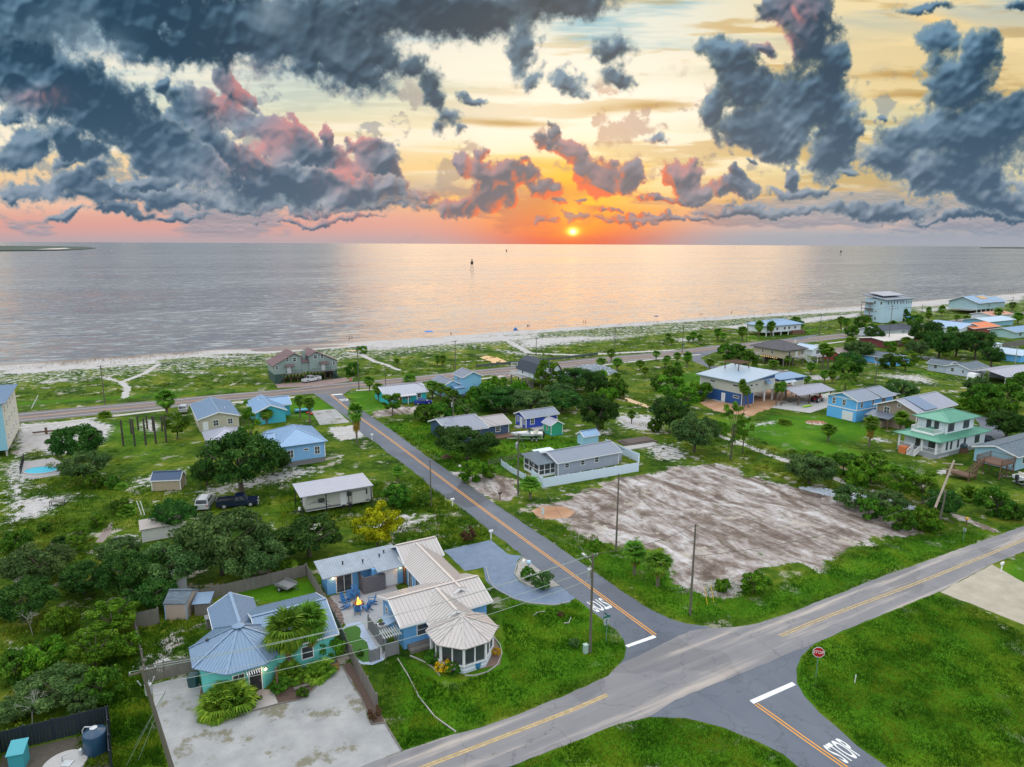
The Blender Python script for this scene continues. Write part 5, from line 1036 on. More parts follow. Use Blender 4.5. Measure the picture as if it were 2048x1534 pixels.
DKG = solid('dark_green_lattice', (.035, .075, .065), .8, var=.3, vs=6); MB().box(3.0, 7.6, -1.5, 0, 2.5, 2.62).build('deck', WOODG, b.o); MB().box(10.4, 17.5, -1.5, 0, 2.5, 2.62).build('deck', WOODG, b.o); b.rail([(3.0, -1.5), (7.6, -1.5)], 2.62, mat=DKG); b.rail([(10.4, -1.5), (16, -1.5)], 2.62, mat=DKG); b.stairs((3.0, -.8, 2.6), (0, -.8, 0), 1.1, DKG); b.stairs((16.3, -.8, 2.6), (19.2, -.8, 0), 1.1, DKG)
b.walls(0, 2.2, .1, 8.9, 0, 2.6, DKG, 'lattice'); b.walls(16.9, 18.3, .1, 8.9, 0, 2.6, DKG, 'lattice'); b.posts([(x, y) for x in (2.6, 4.6, 6.6, 8.6, 10.6, 12.6, 14.6, 16.3) for y in (.3, 4.5, 8.6)], 0, 2.6, .28, WOODB, 'stilt'); MB().box(8.8, 9.6, 2, 3, 5.6, 8.6).build('chimney', SAGE, b.o)
# carport with the camper
b = HB('metal_carport', 'open carport with a long ribbed grey roof sheltering the camper', 'carport', 600, 1030, ang=GA-R(1)); q = P(600, 995, 3.6); b.o.location = (q[0], q[1], 0); b.shed([(0, 0, 3.6), (11, 0, 3.6), (11, 5.6, 3.9), (0, 5.6, 3.9)], R_PALE, .25, .08); b.posts([(.3, .3), (3.8, .3), (7.2, .3), (10.7, .3), (.3, 5.3), (5.5, 5.3), (10.7, 5.3)], 0, 3.55, .14, DARKM)
# shed left with blue roof, pale roof among trees
b = HB('storage_shed', 'tan shed with a dark blue two tone roof alone on the patchy grass', 'shed', 305, 983); b.o.rotation_euler[2] = math.radians(8); b.gable(0, 4.4, 0, 2.6, .05, 1.9, .95, 'x', siding('siding_tanshed', (.38, .31, .22), .2), solid('roof_navy', (.04, .075, .14), .6, .1), .15, rib=0); b.corners(0, 4.4, 0, 2.6, .05, 1.9, w=.12)
b = HB('flat_roof_hut', 'flat grey roofed hut mostly hidden by the oaks, left of the camper', 'hut', 285, 1085); b.walls(0, 5, 0, 3, 0, 1.8, solid('off_white', (.5, .5, .48), .8)); b.shed([(-.2, -.2, 1.9), (5.2, -.2, 1.9), (5.2, 3.2, 2.1), (-.2, 3.2, 2.1)], solid('roof_flat_tan', (.33, .30, .28), .9), 0)
b = HB('garden_hut', 'pale narrow hut poking out of the trees above the beige shed', 'hut', 345, 1188); b.walls(0, 1.6, 0, 1.2, 0, 2.2, solid('grey_white', (.45, .47, .5), .7)); b.shed([(-.1, -.1, 2.25), (1.7, -.1, 2.25), (1.7, 1.3, 2.4), (-.1, 1.3, 2.4)], R_PALE, 0, .05)
# --- right hand houses
b = HB('modern_house', 'modern two tone house, blue below and cream above, with a tilted metal roof', 'house', 1484, 811, ang=GA+R(4)); CR2 = siding('siding_cream_wide', (.48, .49, .44), .3); b.walls(-.3, 12.6, .0, 13.6, 2.9, 5.9, CR2); MB().prism([(0, 5.9), (13.6, 5.9), (13.6, 7.3), (0, 6.9)], 'x', 12.0, 12.59).build('gable_panel', DEEPB, b.o); MB().hexa([(-.3, 0, 5.9), (12.6, 0, 5.9), (12.6, 13.6, 5.9), (-.3, 13.6, 5.9)], [(-.3, 0, 6.0), (12.6, 0, 7.3), (12.6, 13.6, 7.3), (-.3, 13.6, 6.0)]).build('upper_wall', DEEPB, b.o)
b.walls(-.25, 4.4, .05, 13.5, 0, 2.9, DEEPB, 'lower_wall'); b.shed([(-1.2, -1.0, 6.03), (13.4, -1.0, 7.5), (13.4, 14.6, 7.5), (-1.2, 14.6, 6.03)], metalroof('roof_pale_blue', (.32, .42, .52)), .45, .25); b.corners(-.3, 12.6, 0, 13.6, 2.9, 5.9); b.corners(-.28, 4.4, .02, 13.5, 0, 2.9)
for y, z in ((2.2, 4.6), (9.5, 4.6)): window(b.o, 'W', -.3, y, z, 1.6, .45, '')
for y in (1.8, 10.5): window(b.o, 'W', -.25, y, 1.7, 1.7, .5, '')
door(b.o, 'W', -.25, 5.8, 0, 1.0, 2.2); window(b.o, 'S', 0, 3.2, 4.6, 1.0, .5, ''); window(b.o, 'S', 0, 5.3, 4.6, .7, .5, ''); b.posts([(12.4, .2), (9, .2), (6.2, 4), (12.4, 6.5), (12.4, 13), (9, 8)], 0, 2.9, .35, WHITE, 'column'); MB().slab([(8.3, -1.3, 5.0), (10.2, -1.3, 5.0), (10.2, 0, 5.7), (8.3, 0, 5.7)], .08).build('door_canopy', R_SKY, b.o)
MB().box(12.62, 22, .5, 7, 2.7, 2.9).build('deck', WOODB, b.o); b.posts([(15.5, .7), (18.6, .7), (21.7, .7), (18.6, 6.8), (21.7, 6.8)], 0, 3.9, .4, WHITE, 'column'); mb = MB()
for x in (8.0, 12.2):
    for y in (8.0, 12.5): mb.box(x-.1, x+.1, y-.1, y+.1, 6.9, 8.7)
mb.box(7.6, 12.6, 7.9, 8.1, 8.7, 8.85).box(7.6, 12.6, 12.4, 12.6, 8.7, 8.85); [mb.box(7.6+i*.5, 7.68+i*.5, 7.6, 12.9, 8.86, 8.98) for i in range(11)]; mb.build('roof_pergola', WOODB, b.o)
b = HB('blue_cabana', 'small blue and cream outbuilding with a white awning right of the modern house', 'cabana', 1588, 777); b.walls(-5.5, 4.5, .5, 5.0, 0, 2.1, CR2); MB().box(-5.5, 4.5, .5, 5.0, 2.1, 3.1).build('upper_wall', DEEPB, b.o); b.shed([(-6.2, -.2, 3.15), (5.2, -.2, 3.15), (5.2, 5.6, 3.6), (-6.2, 5.6, 3.6)], R_SKY, .45, .15); b.corners(-5.5, 4.5, .5, 5, 0, 3.1); MB().slab([(-4.5, -1.1, 2.3), (-.2, -1.1, 2.3), (-.2, .48, 2.9), (-4.5, .48, 2.9)], .06).build('awning', R_WHITE, b.o); window(b.o, 'S', .5, -2.3, 1.2, 2.2, 1.1, ''); window(b.o, 'E', 4.5, 2.8, 2.3, 1.6, .5, '')
b = HB('open_barn', 'open grey roofed shelter on dark posts with a red tractor beneath', 'shelter', 1600, 815); b.gable(1.0, 14.2, 1.4, 9, 0, 2.85, .9, 'x', None, R_PALE, .6, rib=.35, trim=False); b.posts([(x, y) for x in (1.3, 5.5, 9.7, 13.9) for y in (1.6, 8.8)], 0, 2.85, .25, WOODB)
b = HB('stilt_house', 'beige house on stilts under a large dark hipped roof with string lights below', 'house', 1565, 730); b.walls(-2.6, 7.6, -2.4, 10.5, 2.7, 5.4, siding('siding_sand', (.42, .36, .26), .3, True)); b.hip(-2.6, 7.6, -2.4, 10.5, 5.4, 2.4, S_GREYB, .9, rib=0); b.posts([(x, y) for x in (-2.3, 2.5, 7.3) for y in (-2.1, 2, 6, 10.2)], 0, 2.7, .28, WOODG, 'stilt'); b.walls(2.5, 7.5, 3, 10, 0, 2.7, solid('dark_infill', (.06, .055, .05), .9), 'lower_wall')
window(b.o, 'W', -2.6, 2.5, 3.8, .8, 1.1); window(b.o, 'W', -2.6, 6.5, 3.8, .8, 1.1); window(b.o, 'S', -2.4, 0, 3.7, .9, 1.2); window(b.o, 'S', -2.4, 6.4, 3.7, .9, 1.2); door(b.o, 'S', -2.4, 3.6, 2.7, .9, 2.0); MB().box(2.2, 6, -4.4, -2.42, 2.55, 2.7).build('deck', WOODG, b.o); b.stairs((5.6, -4.2, 2.6), (8.4, -5.8, 0), 1.1, WHITE); b.rail([(2.2, -4.35), (5.2, -4.35)], 2.7); b.rail([(5.6, -3.7, 2.7), (8.4, -5.2, .1)], 0); b.rail([(5.3, -4.8, 2.7), (8.1, -6.3, .1)], 0)
MB().box(-4.5, -2.62, 7, 10.4, 2.55, 2.7).build('side_deck', WOODG, b.o); b.rail([(-2.7, 7), (-4.45, 7), (-4.45, 10.3), (-2.7, 10.3)], 2.7); mb = MB(); [mb.lathe([(.02, 2.3), (.09, 2.36), (.02, 2.45)], (-2.2, 1.0+i*.8), 6) for i in range(9)]; mb.build('string_lights', glow('bulb', (1, .55, .15), 5), b.o)
b = HB('small_stilt_house', 'small white stilt house with a balcony right of the dark hipped roof house', 'house', 1622, 725); b.gable(0, 6, 0, 7, 2.2, 4.6, 1.0, 'y', WHITEW, R_WHITE, .5); MB().box(-.5, 6, -2.5, -.02, 2.05, 2.2).build('deck', WOODG, b.o); b.rail([(-.4, -2.4), (5.9, -2.4)], 2.2); b.posts([(x, y) for x in (.2, 3, 5.8) for y in (-2.3, .5, 6.5)], 0, 2.1, .2, WHITE, 'stilt'); window(b.o, 'S', 0, 3, 2.8, 1.6, 1.4, 'v')
b = HB('tan_roof_house', 'house with a broad faded tan roof and a red gable among the palms', 'house', 1700, 716); b.gable(-10, 6, -4.5, 6.5, 0, 2.5, 1.5, 'x', siding('siding_red', (.30, .05, .05), .3), S_TAN, .8, rib=0, peak=.5)
b = HB('white_tower_house', 'tall white three storey house with tilted grey roofs on the beach side', 'house', 1770, 646, ang=GA); TW = siding('siding_tower', (.42, .58, .68), .3); b.walls(-2, 15.5, 0, 11, 0, 12.4, TW); b.walls(15.51, 24, 1, 10.5, 3.2, 12.0, TW); b.shed([(-3.2, -1.4, 12.3), (16.2, -1.4, 12.3), (16.2, 12.4, 14.4), (-3.2, 12.4, 14.4)], R_GREY, 0, .35); b.shed([(15, .2, 12.1), (25, .2, 12.1), (25, 11.2, 13.2), (15, 11.2, 13.2)], R_GREY, 0, .3); b.shed([(1, 3, 14.0), (20, 3, 14.0), (20, 12, 15.4), (1, 12, 15.4)], R_PALE, 0, .3, 'upper_roof')
for x in (1, 3.6, 6.2, 9, 12, 14): window(b.o, 'S', 0, x, 9.6, .8, 1.6, '')
for x in (2, 4, 6, 8, 10): window(b.o, 'S', 0, x, 7.0, .8, .5, '')
for x in (17, 19, 21, 23): window(b.o, 'S', 1, x, 9.4, .8, 1.5, ''); window(b.o, 'S', 1, x, 6.9, .8, .5, '')
for y in (2, 5.5): window(b.o, 'W', -2, y, 9.6, .9, 1.5, ''); window(b.o, 'W', -2, y+2.5, 1.4, .9, 1.4, '')
for y in (4.5, 6.5): window(b.o, 'W', -2, y, 5.4, .9, .5, '')
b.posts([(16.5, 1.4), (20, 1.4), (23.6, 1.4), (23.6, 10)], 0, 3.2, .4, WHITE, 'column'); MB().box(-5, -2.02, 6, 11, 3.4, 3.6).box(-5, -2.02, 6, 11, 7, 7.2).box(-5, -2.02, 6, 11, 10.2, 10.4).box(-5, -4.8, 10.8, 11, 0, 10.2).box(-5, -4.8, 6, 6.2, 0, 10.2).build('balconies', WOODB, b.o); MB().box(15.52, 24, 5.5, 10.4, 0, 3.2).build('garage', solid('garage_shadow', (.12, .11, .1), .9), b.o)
b = HB('sky_blue_house', 'bright sky blue two storey house with white bands and a grey roof', 'house', 1712, 845, ang=GA+R(1)); b.gable(0, 8.4, .2, 7.6, 0, 5.1, 1.3, 'x', SKYB2, R_GREY, .5, rib=.0); b.gable(8.41, 14.0, .2, 7.6, 2.6, 5.1, 1.3, 'x', SKYB2, R_GREY, .5, rib=0); b.corners(0, 14.0, .2, 7.6, 2.6, 5.1); mb = MB(); mb.box(-.05, 14.05, .12, .19, 2.6, 2.85).box(-.07, -.01, .2, 7.6, 2.6, 2.85).box(-.07, -.01, .2, 7.6, 5.0, 5.2); mb.build('trim_band', WHITE, b.o); b.posts([(11, .4), (13.8, .4), (13.8, 7.4), (15.8, .4), (15.8, 7.4)], 0, 2.6, .2)
window(b.o, 'W', 0, 6, 3.4, .75, 1.3, 'hv'); window(b.o, 'W', 0, 3.4, 3.4, .75, 1.3, 'hv'); window(b.o, 'S', .2, 1.8, 3.3, .7, 1.2, 'h'); window(b.o, 'S', .2, 6.2, 3.3, .7, 1.2, 'h'); window(b.o, 'S', .2, 10.3, 3.5, 1.5, 1.1, 't'); mb = MB(); [mb.box(-.09, -.02, .9, 3.6, .1+i*.42, .48+i*.42) for i in range(5)]; mb.build('garage_door', WHITE, b.o)
b.shed([(14.2, .0, 5.05), (17, .0, 4.95), (17, 7.8, 4.95), (14.2, 7.8, 5.05)], R_GREY, 0); MB().box(8.45, 11, 3, 7.4, 0, 2.6).build('store_wall', WOODB, b.o)
b = HB('tan_house', 'tan two storey house with a striped grey and white metal roof', 'house', 1832, 866, ang=GA+R(2)); b.gable(0, 15.5, .3, 9.2, 0, 4.7, 1.8, 'x', TANW, R_PALE, .6, rib=.5); b.corners(0, 15.5, .3, 9.2, 0, 4.7); window(b.o, 'W', 0, 6.9, 3.0, 1.2, 1.4, 'hv'); window(b.o, 'W', 0, 4.3, 5.0, .5, .5, ''); b.shed([(-3.4, 4.4, 2.5), (0, 4.4, 3.2), (0, 10, 3.2), (-3.4, 10, 2.5)], R_GREY, .4); b.posts([(-3.2, 4.6), (-3.2, 7.2), (-3.2, 9.8)], 0, 2.5, .2, WOODB); b.walls(-2.2, -.02, 6.4, 9.2, 0, 1.6, TANW, 'porch_wall')
for x in (1.5, 6.5, 9.5): window(b.o, 'S', .3, x, 3.4, .7, .9, 'h')
for x in (11.8, 13, 14.2): window(b.o, 'S', .3, x, 3.2, .8, 1.1, 'h')
MB().roofpoly([(2.2, -.32, 4.86), (7.2, -.32, 4.86), (7.2, 4.74, 6.71), (2.2, 4.74, 6.71)], .05, .5).build('roof_panel', metalroof('roof_dark_panel', (.20, .26, .36)), b.o)
# green roofed house
b = HB('green_roof_house', 'white two storey house with green metal roofs, wraparound porch and grey block base', 'house', 1875, 920); b.walls(2.3, 17.2, .4, 8.0, .9, 3.4, WHITEW); MB().box(0.05, 17.15, .45, 8.0, 0, .9).build('foundation', solid('block_grey', (.26, .28, .29), .9, var=.12, vs=3), b.o); b.walls(4.6, 14.2, 1.5, 7.0, 3.4, 6.5, WHITEW, 'upper_wall'); b.corners(4.6, 14.2, 1.5, 7, 3.6, 6.5)
b.hip(.3, 17.2, .4, 8.0, 3.4, 1.4, R_GREEN, .8); b.hip(4.6, 14.2, 1.5, 7.0, 6.5, 1.2, R_GREEN, .9); b.posts([(.2, .6), (.2, 3.3), (.2, 7.8), (2.2, .6)], .9, 3.4, .28, WHITE, 'porch_column'); b.rail([(2.2, .55), (.15, .55), (.15, 3.3)], .9); b.rail([(.15, 5.2), (.15, 7.8)], .9); b.stairs((.1, 4.2, .9), (-1.8, 4.2, 0), 1.2, WHITE, 5); b.rail([(.1, 3.6, .9), (-1.8, 3.6, .0)], 0); b.rail([(.1, 4.9, .9), (-1.8, 4.9, .0)], 0)
MB().box(1.2, 4.58, 1.9, 6.4, 4.1, 4.3).build('balcony_floor', WHITE, b.o); b.rail([(4.5, 1.95), (1.25, 1.95), (1.25, 6.35), (4.5, 6.35)], 4.3, .95)
for x in (3.4, 4.9, 7.3, 9.7): window(b.o, 'S', .4, x, 1.4, .5, 1.5, 'h', DARKM, .05)
window(b.o, 'S', .4, 14.2, 1.4, 1.6, 1.5, 'hv', DARKM, .05); window(b.o, 'S', 1.5, 6.2, 4.5, 2.0, 1.5, 'ht', DARKM, .05); window(b.o, 'S', 1.5, 11.6, 4.5, 2.0, 1.5, 'ht', DARKM, .05)
window(b.o, 'W', 4.6, 3.4, 4.4, .8, 1.8, 'v', DARKM, .05, 'balcony_door'); window(b.o, 'W', 4.6, 4.9, 4.4, .8, 1.8, 'v', DARKM, .05, 'balcony_door'); window(b.o, 'W', 2.3, 5.3, 1.1, .8, 1.6, 'h', DARKM, .05); window(b.o, 'W', 2.3, 2.6, 1.0, 1.2, 1.9, 'v', DARKM, .05); mb = MB(); [mb.box(1.0+i*.35, 1.06+i*.35, .36, .44, .02, .4) for i in range(10)]; mb.build('base_vents', WHITE, b.o)
b = HB('blue_mobile_home', 'pale blue single storey house at the right edge, behind a raised brown deck', 'house', 2033, 950); b.gable(1.5, 20, 1.0, 8.0, .2, 3.0, 1.0, 'x', PALEB, S_GREY, .45, rib=0, peak=.5); window(b.o, 'S', 1.0, 4.5, 1.2, 1.4, 1.2, 'v'); window(b.o, 'S', 1.0, 9, 1.2, 1.2, 1.2, 'h')
b = HB('raised_deck', 'brown timber deck on posts with a stair, against the pale blue house', 'deck', 2010, 958); BR = WOODB; MB().box(-1.5, 3.2, .2, 4.2, 2.35, 2.5).build('floor', BR, b.o); b.rail([(3.2, .2), (-1.5, .2), (-1.5, 4.2), (3.2, 4.2), (3.2, .2)], 2.5, 1.0, BR, gap=.14); b.posts([(x, y) for x in (-1.4, .8, 3.1) for y in (.3, 4.1)], 0, 2.4, .16, BR); b.stairs((-1.5, 3.6, 2.4), (-5.0, 3.6, .9), 1.1, BR); b.rail([(-1.5, 3.0, 2.4), (-5.0, 3.0, .9)], 0, .9, BR); MB().box(-7.5, -5.0, 2.2, 6, .75, .9).build('lower_floor', BR, b.o); b.rail([(-5.0, 2.25), (-7.45, 2.25), (-7.45, 5.95), (-5, 5.95)], .9, .9, BR); b.posts([(-7.4, 2.3), (-7.4, 5.9), (-5.1, 2.3), (-5.1, 5.9)], 0, .8, .16, BR); MB().beam((-1.4, .3, .2), (.8, .3, 2.3), .08, .1).beam((.8, .3, .2), (3.1, .3, 2.3), .08, .1).beam((.8, .3, 2.3), (3.1, .3, .2), .08, .09).build('braces', BR, b.o)
b = HB('blue_bungalow', 'bright blue bungalow with a dark grey roof half hidden by bushes', 'house', 1788, 731); b.gable(-1, 7, -1.0, 13, 0, 2.4, 1.1, 'y', SKYB2, S_GREY, .5, rib=0); window(b.o, 'W', -1, 6, 1, 1, 1); window(b.o, 'S', -1, 3, 1, 1.2, 1)
b = HB('white_bungalow', 'white bungalow with a slate blue shingle roof and a small porch', 'house', 1937, 754); WB = siding('siding_whitehouse', (.48, .55, .66), .2); b.gable(0, 10.5, .2, 7, 0, 2.5, 1.1, 'x', WB, S_GREY, .5, rib=0); b.gable(.5, 6.8, 7.05, 13, 0, 2.5, 1.0, 'y', WB, S_GREY, .5, rib=0); window(b.o, 'W', 0, 1.8, 1, .6, .9); window(b.o, 'W', 0, 5.0, 1, .9, 1.1); window(b.o, 'W', .5, 10.5, 1, .9, 1.1); window(b.o, 'S', .2, 2.5, 1.1, .7, .8); MB().slab([(10.5, .0, 2.45), (12.6, .0, 2.3), (12.6, 7.2, 2.3), (10.5, 7.2, 2.45)], .1).build('porch_roof', S_GREY, b.o); b.posts([(12.4, .2), (12.4, 3.5), (12.4, 7)], 0, 2.3, .2)
b = HB('long_carport', 'long open carport with a pale roof at the right edge, near the white bungalow', 'carport', 2000, 757); b.gable(-11, 9, -6.5, 3.5, 0, 2.6, 1.1, 'x', None, R_PALE, .6, rib=0, trim=False); b.posts([(x, y) for x in (-10.6, -5, 0, 5) for y in (-6.2, 3.2)], 0, 2.6, .18); b.walls(0, 8, -3, 3, 0, 2.4, solid('carport_back', (.3, .32, .35), .8), 'back_wall')
b = HB('white_caravan', 'small boxy white caravan parked below the white bungalow', 'caravan', 1948, 765); MB().prism([(0, .5), (5.0, .5), (5.2, 1.5), (4.9, 2.5), (.3, 2.6), (0, 1.6)], 'y', 0, 2.2).build('body', WHITE, b.o); window(b.o, 'S', 0, 1.4, 1.4, .9, .6, ''); window(b.o, 'S', 0, 3.6, 1.4, .9, .6, ''); [MB().tube((x, -.05, .35), (x, .2, .35), .35, k=12).build('wheel', BLACK, b.o) for x in (1.8, 3.0)]
b = HB('small_white_hut', 'small white box hut beside the dark fence at the far right', 'hut', 1985, 703); b.walls(0, 6.5, 0, 5, 0, 2.7, WHITEW); b.shed([(-.3, -.3, 2.75), (6.8, -.3, 2.75), (6.8, 5.3, 3.0), (-.3, 5.3, 3.0)], R_WHITE, 0); window(b.o, 'S', 0, 5, 1, .9, 1)
b = HB('beach_house', 'white beach house on short posts with a pale blue roof behind two palms', 'house', 1552, 670, ang=GA); b.walls(-9, 14, -2, 9, 1.7, 4.6, WHITEW); b.hip(-9, 14, -2, 9, 4.6, 2.0, R_SKY, 1.0); b.posts([(-8.6, -1.7), (-4, -1.7), (1, -1.7), (6, -1.7), (-8.6, 8.5)], 0, 1.7, .35, WHITE, 'stilt'); MB().box(7, 15, -3.4, -2.02, 0, 1.9).build('plank_screen', WOODB, b.o)
for x in (-6, -2, 3, 6, 10): window(b.o, 'S', -2, x, 2.6, 1.2, 1.1, '')
b = HB('far_beach_house', 'large pale blue house with a tan roof patch, beside the far beach', 'house', 1965, 624, ang=GA+R(4)); b.gable(-18, 6, -4, 12, 2.5, 7, 3.0, 'x', siding('siding_faraway', (.36, .52, .58), .3), R_SKY, 1.5, rib=0); b.gable(6.05, 22, -3, 9, 2.5, 6.4, 2.0, 'x', MATS['siding_faraway'], R_SKY, 1.2, rib=0); b.posts([(-17, -3.6), (-11, -3.6), (-5, -3.6), (1, -3.6), (8, -2.6), (15, -2.6), (21, -2.6)], 0, 2.5, .4, WHITE, 'stilt'); MB().roofpoly([(-6, -1.2, 8.35), (3, -1.2, 8.35), (3, 2.8, 9.9), (-6, 2.8, 9.9)], .08, 0).build('roof_patch', solid('plywood', (.45, .30, .16), .9), b.o); MB().box(-26, -18.1, -4, 4, 2.3, 2.5).build('deck', WOODG, b.o); b.rail([(-18.1, -4), (-26, -4), (-26, 4)], 2.5, 1.2, gap=.6)
b = HB('far_bungalow', 'low bungalow with a white gravel roof and maroon walls under dark trees', 'house', 1790, 690); b.gable(-12, 12, -3, 8, 0, 2.8, .8, 'x', MAROON, solid('roof_chalk', (.50, .46, .43), .9), .7, rib=0)
for x in (-8, -2, 5): window(b.o, 'S', -3, x, 1, 1.6, 1.1, 'v')
b = HB('far_bungalow', 'bungalow with a long charcoal roof and white front gable behind the maroon one', 'house', 1800, 671); b.gable(-14, 10, 0, 11, 0, 2.7, 1.6, 'x', WHITEW, S_DARK, .7, rib=0); b.gable(2, 9, -2.5, 5, 0, 2.7, 1.4, 'y', WHITEW, S_DARK, .6, rib=0)
b = HB('far_bungalow', 'bungalow with a wide pale metal roof next to the orange roof', 'house', 1905, 664); b.gable(-8, 9, -7, 8, 0, 2.8, 2.0, 'y', WHITEW, R_SKY, .8, rib=.8); 
b = HB('far_bungalow', 'low house with a bright orange roof among the far trees', 'house', 1952, 664); b.gable(-11, 11, -4, 8, 0, 2.8, 1.3, 'x', siding('siding_rust', (.25, .06, .05), .3), S_ORANGE, .8, rib=0)
b = HB('far_bungalow', 'white roofed bungalow behind the orange one', 'house', 1985, 650); b.gable(-13, 12, -4, 8, 0, 2.8, 1.2, 'x', siding('siding_farblue', (.2, .42, .55), .3), R_WHITE, .8, rib=0)
b = HB('far_bungalow', 'peach roofed bungalow farthest along the highway', 'house', 1992, 640); b.gable(-6, 16, 0, 10, 0, 2.9, 1.2, 'x', WHITEW, solid('roof_peach', (.45, .22, .15), .8), .8, rib=0)
b = HB('far_bungalow', 'pale aqua bungalow with a light blue roof at the right edge', 'house', 2018, 676); b.gable(0, 22, -2, 8, 0, 3.0, 1.2, 'x', siding('siding_aqua', (.34, .52, .52), .3), R_SKY, .9, rib=.8); window(b.o, 'S', -2, 5, .9, 2.0, 1.4, 'v'); window(b.o, 'S', -2, 12, .9, 1.6, 1.4, 'v')
b = HB('far_bungalow', 'shed roofed blue hut at the right edge beside the pole', 'hut', 2040, 725); b.gable(0, 9, 0, 8, 0, 2.6, 1.3, 'y', SKYB2, R_WHITE, .6, rib=.6)
fence('board_fence', 'dark plank fence at the far right below the aqua bungalow', [(1995, 700), (2048, 690), (2080, 684)], 2.4, WOODG, board=.3, gap=.03, post=5)
# pool terrace at the left edge
b = HB('swimming_pool', 'small bright blue oval swimming pool inside a dark rail fence', 'pool', 83, 941, ang=0); MB().lathe([(0.01, .02), (2.2, .02), (2.2, .16), (2.45, .16), (2.45, 0)], (0, 0), 24).build('rim', CONC, b.o); MB().lathe([(2.19, .025), (2.19, .10)], (0, 0), 24).build('water', solid('pool_water', (.03, .42, .58), .08, var=.1), b.o); b.o.scale = (1.25, .9, 1)
sheet('pool_deck', [(40, 925), (105, 915), (125, 925), (118, 950), (60, 960), (38, 950)], .014, solid('pool_paving', (.30, .29, .29), .9, var=.4, vs=2), jag=.2)
fence('rail_fence', 'dark metal railing around the small pool', [(42, 948), (48, 922), (105, 912), (124, 920)], 1.4, DARKM, board=.03, gap=.18, post=2, pw=.08)
# pilings
for i, (px, py, tp) in enumerate([(247, 892, 840), (270, 892, 838), (292, 890, 836), (312, 887, 833), (333, 885, 832), (277, 860, 832), (263, 868, 838), (295, 858, 831), (307, 862, 832), (325, 862, 833)]):
    p = P(px, py); h = height_to(p, tp); o = MB().tube((0, 0, 0), (0, 0, h), .19, .17, 9).build('timber_piling', solid('piling', (.05, .042, .035), .9, var=.3)); o.location = p; tag(o, 'tall dark timber pile standing bare in the grass left of the beige cottage', 'piling', 'bare timber piles in the grass')
# ------------------------------------------------------------------ vegetation
def quadmesh(name, V, nq, k=4):
    me = bpy.data.meshes.new(name); me.vertices.add(len(V)); me.vertices.foreach_set('co', V.astype(np.float32).ravel())
    me.loops.add(nq*k); me.loops.foreach_set('vertex_index', np.arange(nq*k, dtype=np.int32)); me.polygons.add(nq)
    me.polygons.foreach_set('loop_start', np.arange(0, nq*k, k, dtype=np.int32)); me.polygons.foreach_set('loop_total', np.full(nq, k, np.int32)); me.update(); return me
def leaf_cards(C, Nn, size, rg, asp=.55):
    """C centres, Nn outward directions; returns quad vertices of leaf sprays"""
    k = len(C); n = Nn+rg.normal(0, .55, (k, 3)); n /= np.linalg.norm(n, axis=1)[:, None]+1e-9
    t = rg.normal(0, 1, (k, 3)); a = np.cross(n, t); a /= np.linalg.norm(a, axis=1)[:, None]+1e-9; b = np.cross(n, a)
    s = (size*rg.uniform(.6, 1.35, k))[:, None]; a = a*s; b = b*s*asp
    return np.stack([C-a, C-b*.9, C+a, C+b*.9], 1).reshape(-1, 3)
def obj_from(me, name, mat, parent=None):
    me.materials.append(mat); o = bpy.data.objects.new(name, me); COL.objects.link(o)
    if parent: o.parent = parent
    return o
def crown_points(rg, clumps, per, rx, rz, zc, flat=.0, cl=(.16, .32)):
    """clumpy crown: leaf centres spread over the shells of many overlapping clumps"""
    P_, N_ = [], []
    for i in range(clumps):
        d = rg.normal(0, 1, 3); d /= np.linalg.norm(d); d[2] = d[2]*.9+.12; r = rg.uniform(.45, .98)**.6
        c = np.array([d[0]*rx*r, d[1]*rx*r, zc+d[2]*rz*r]); q = rg.uniform(*cl)*rx*(1.15-.35*r)
        v = rg.normal(0, 1, (per, 3)); v /= np.linalg.norm(v, axis=1)[:, None]; v[:, 2] = np.where(v[:, 2] < -.35, -v[:, 2], v[:, 2])
        rr = rg.uniform(.55, 1.05, per)[:, None]; p = c+v*rr*q*np.array([1, 1, .75-flat]); P_.append(p); N_.append(v)
    return np.concatenate(P_), np.concatenate(N_)
BARK = solid('bark', (.085, .068, .05), .95, var=.4, vs=4, bump=.6, streak=(2, 2, .4)); PALMT = solid('palm_trunk', (.13, .105, .08), .95, var=.4, vs=6, bump=.7)
LF_OAK = leafmat('foliage_oak', [(0.009, 0.038, 0.006), (0.028, 0.091, 0.014), (0.085, 0.174, 0.029)]); LF_GRAY = leafmat('foliage_grey_green', [(0.022, 0.056, 0.015), (0.062, 0.125, 0.033), (0.155, 0.243, 0.068)])
LF_BRIGHT = leafmat('foliage_bright', [(0.021, 0.075, 0.005), (0.070, 0.175, 0.008), (0.195, 0.325, 0.023)]); LF_YEL = leafmat('foliage_yellow_green', [(.12, .17, .004), (.34, .40, .006), (.62, .58, .02)]); LF_BUSH = leafmat('foliage_bush', [(0.016, 0.056, 0.005), (0.046, 0.130, 0.010), (0.132, 0.243, 0.019)])
LF_PALM = leafmat('foliage_palm', [(0.027, 0.081, 0.007), (0.085, 0.200, 0.014), (0.264, 0.400, 0.035)]); LF_DEAD = leafmat('foliage_dead_fronds', [(.10, .06, .015), (.26, .17, .03), (.42, .30, .07)], .15); LF_FLOWER = leafmat('foliage_yellow_flowers', [(.30, .22, .01), (.60, .38, .01), (.75, .55, .03)]); LF_RED = leafmat('foliage_reddish', [(.05, .03, .015), (.11, .06, .03), (.2, .12, .05)])
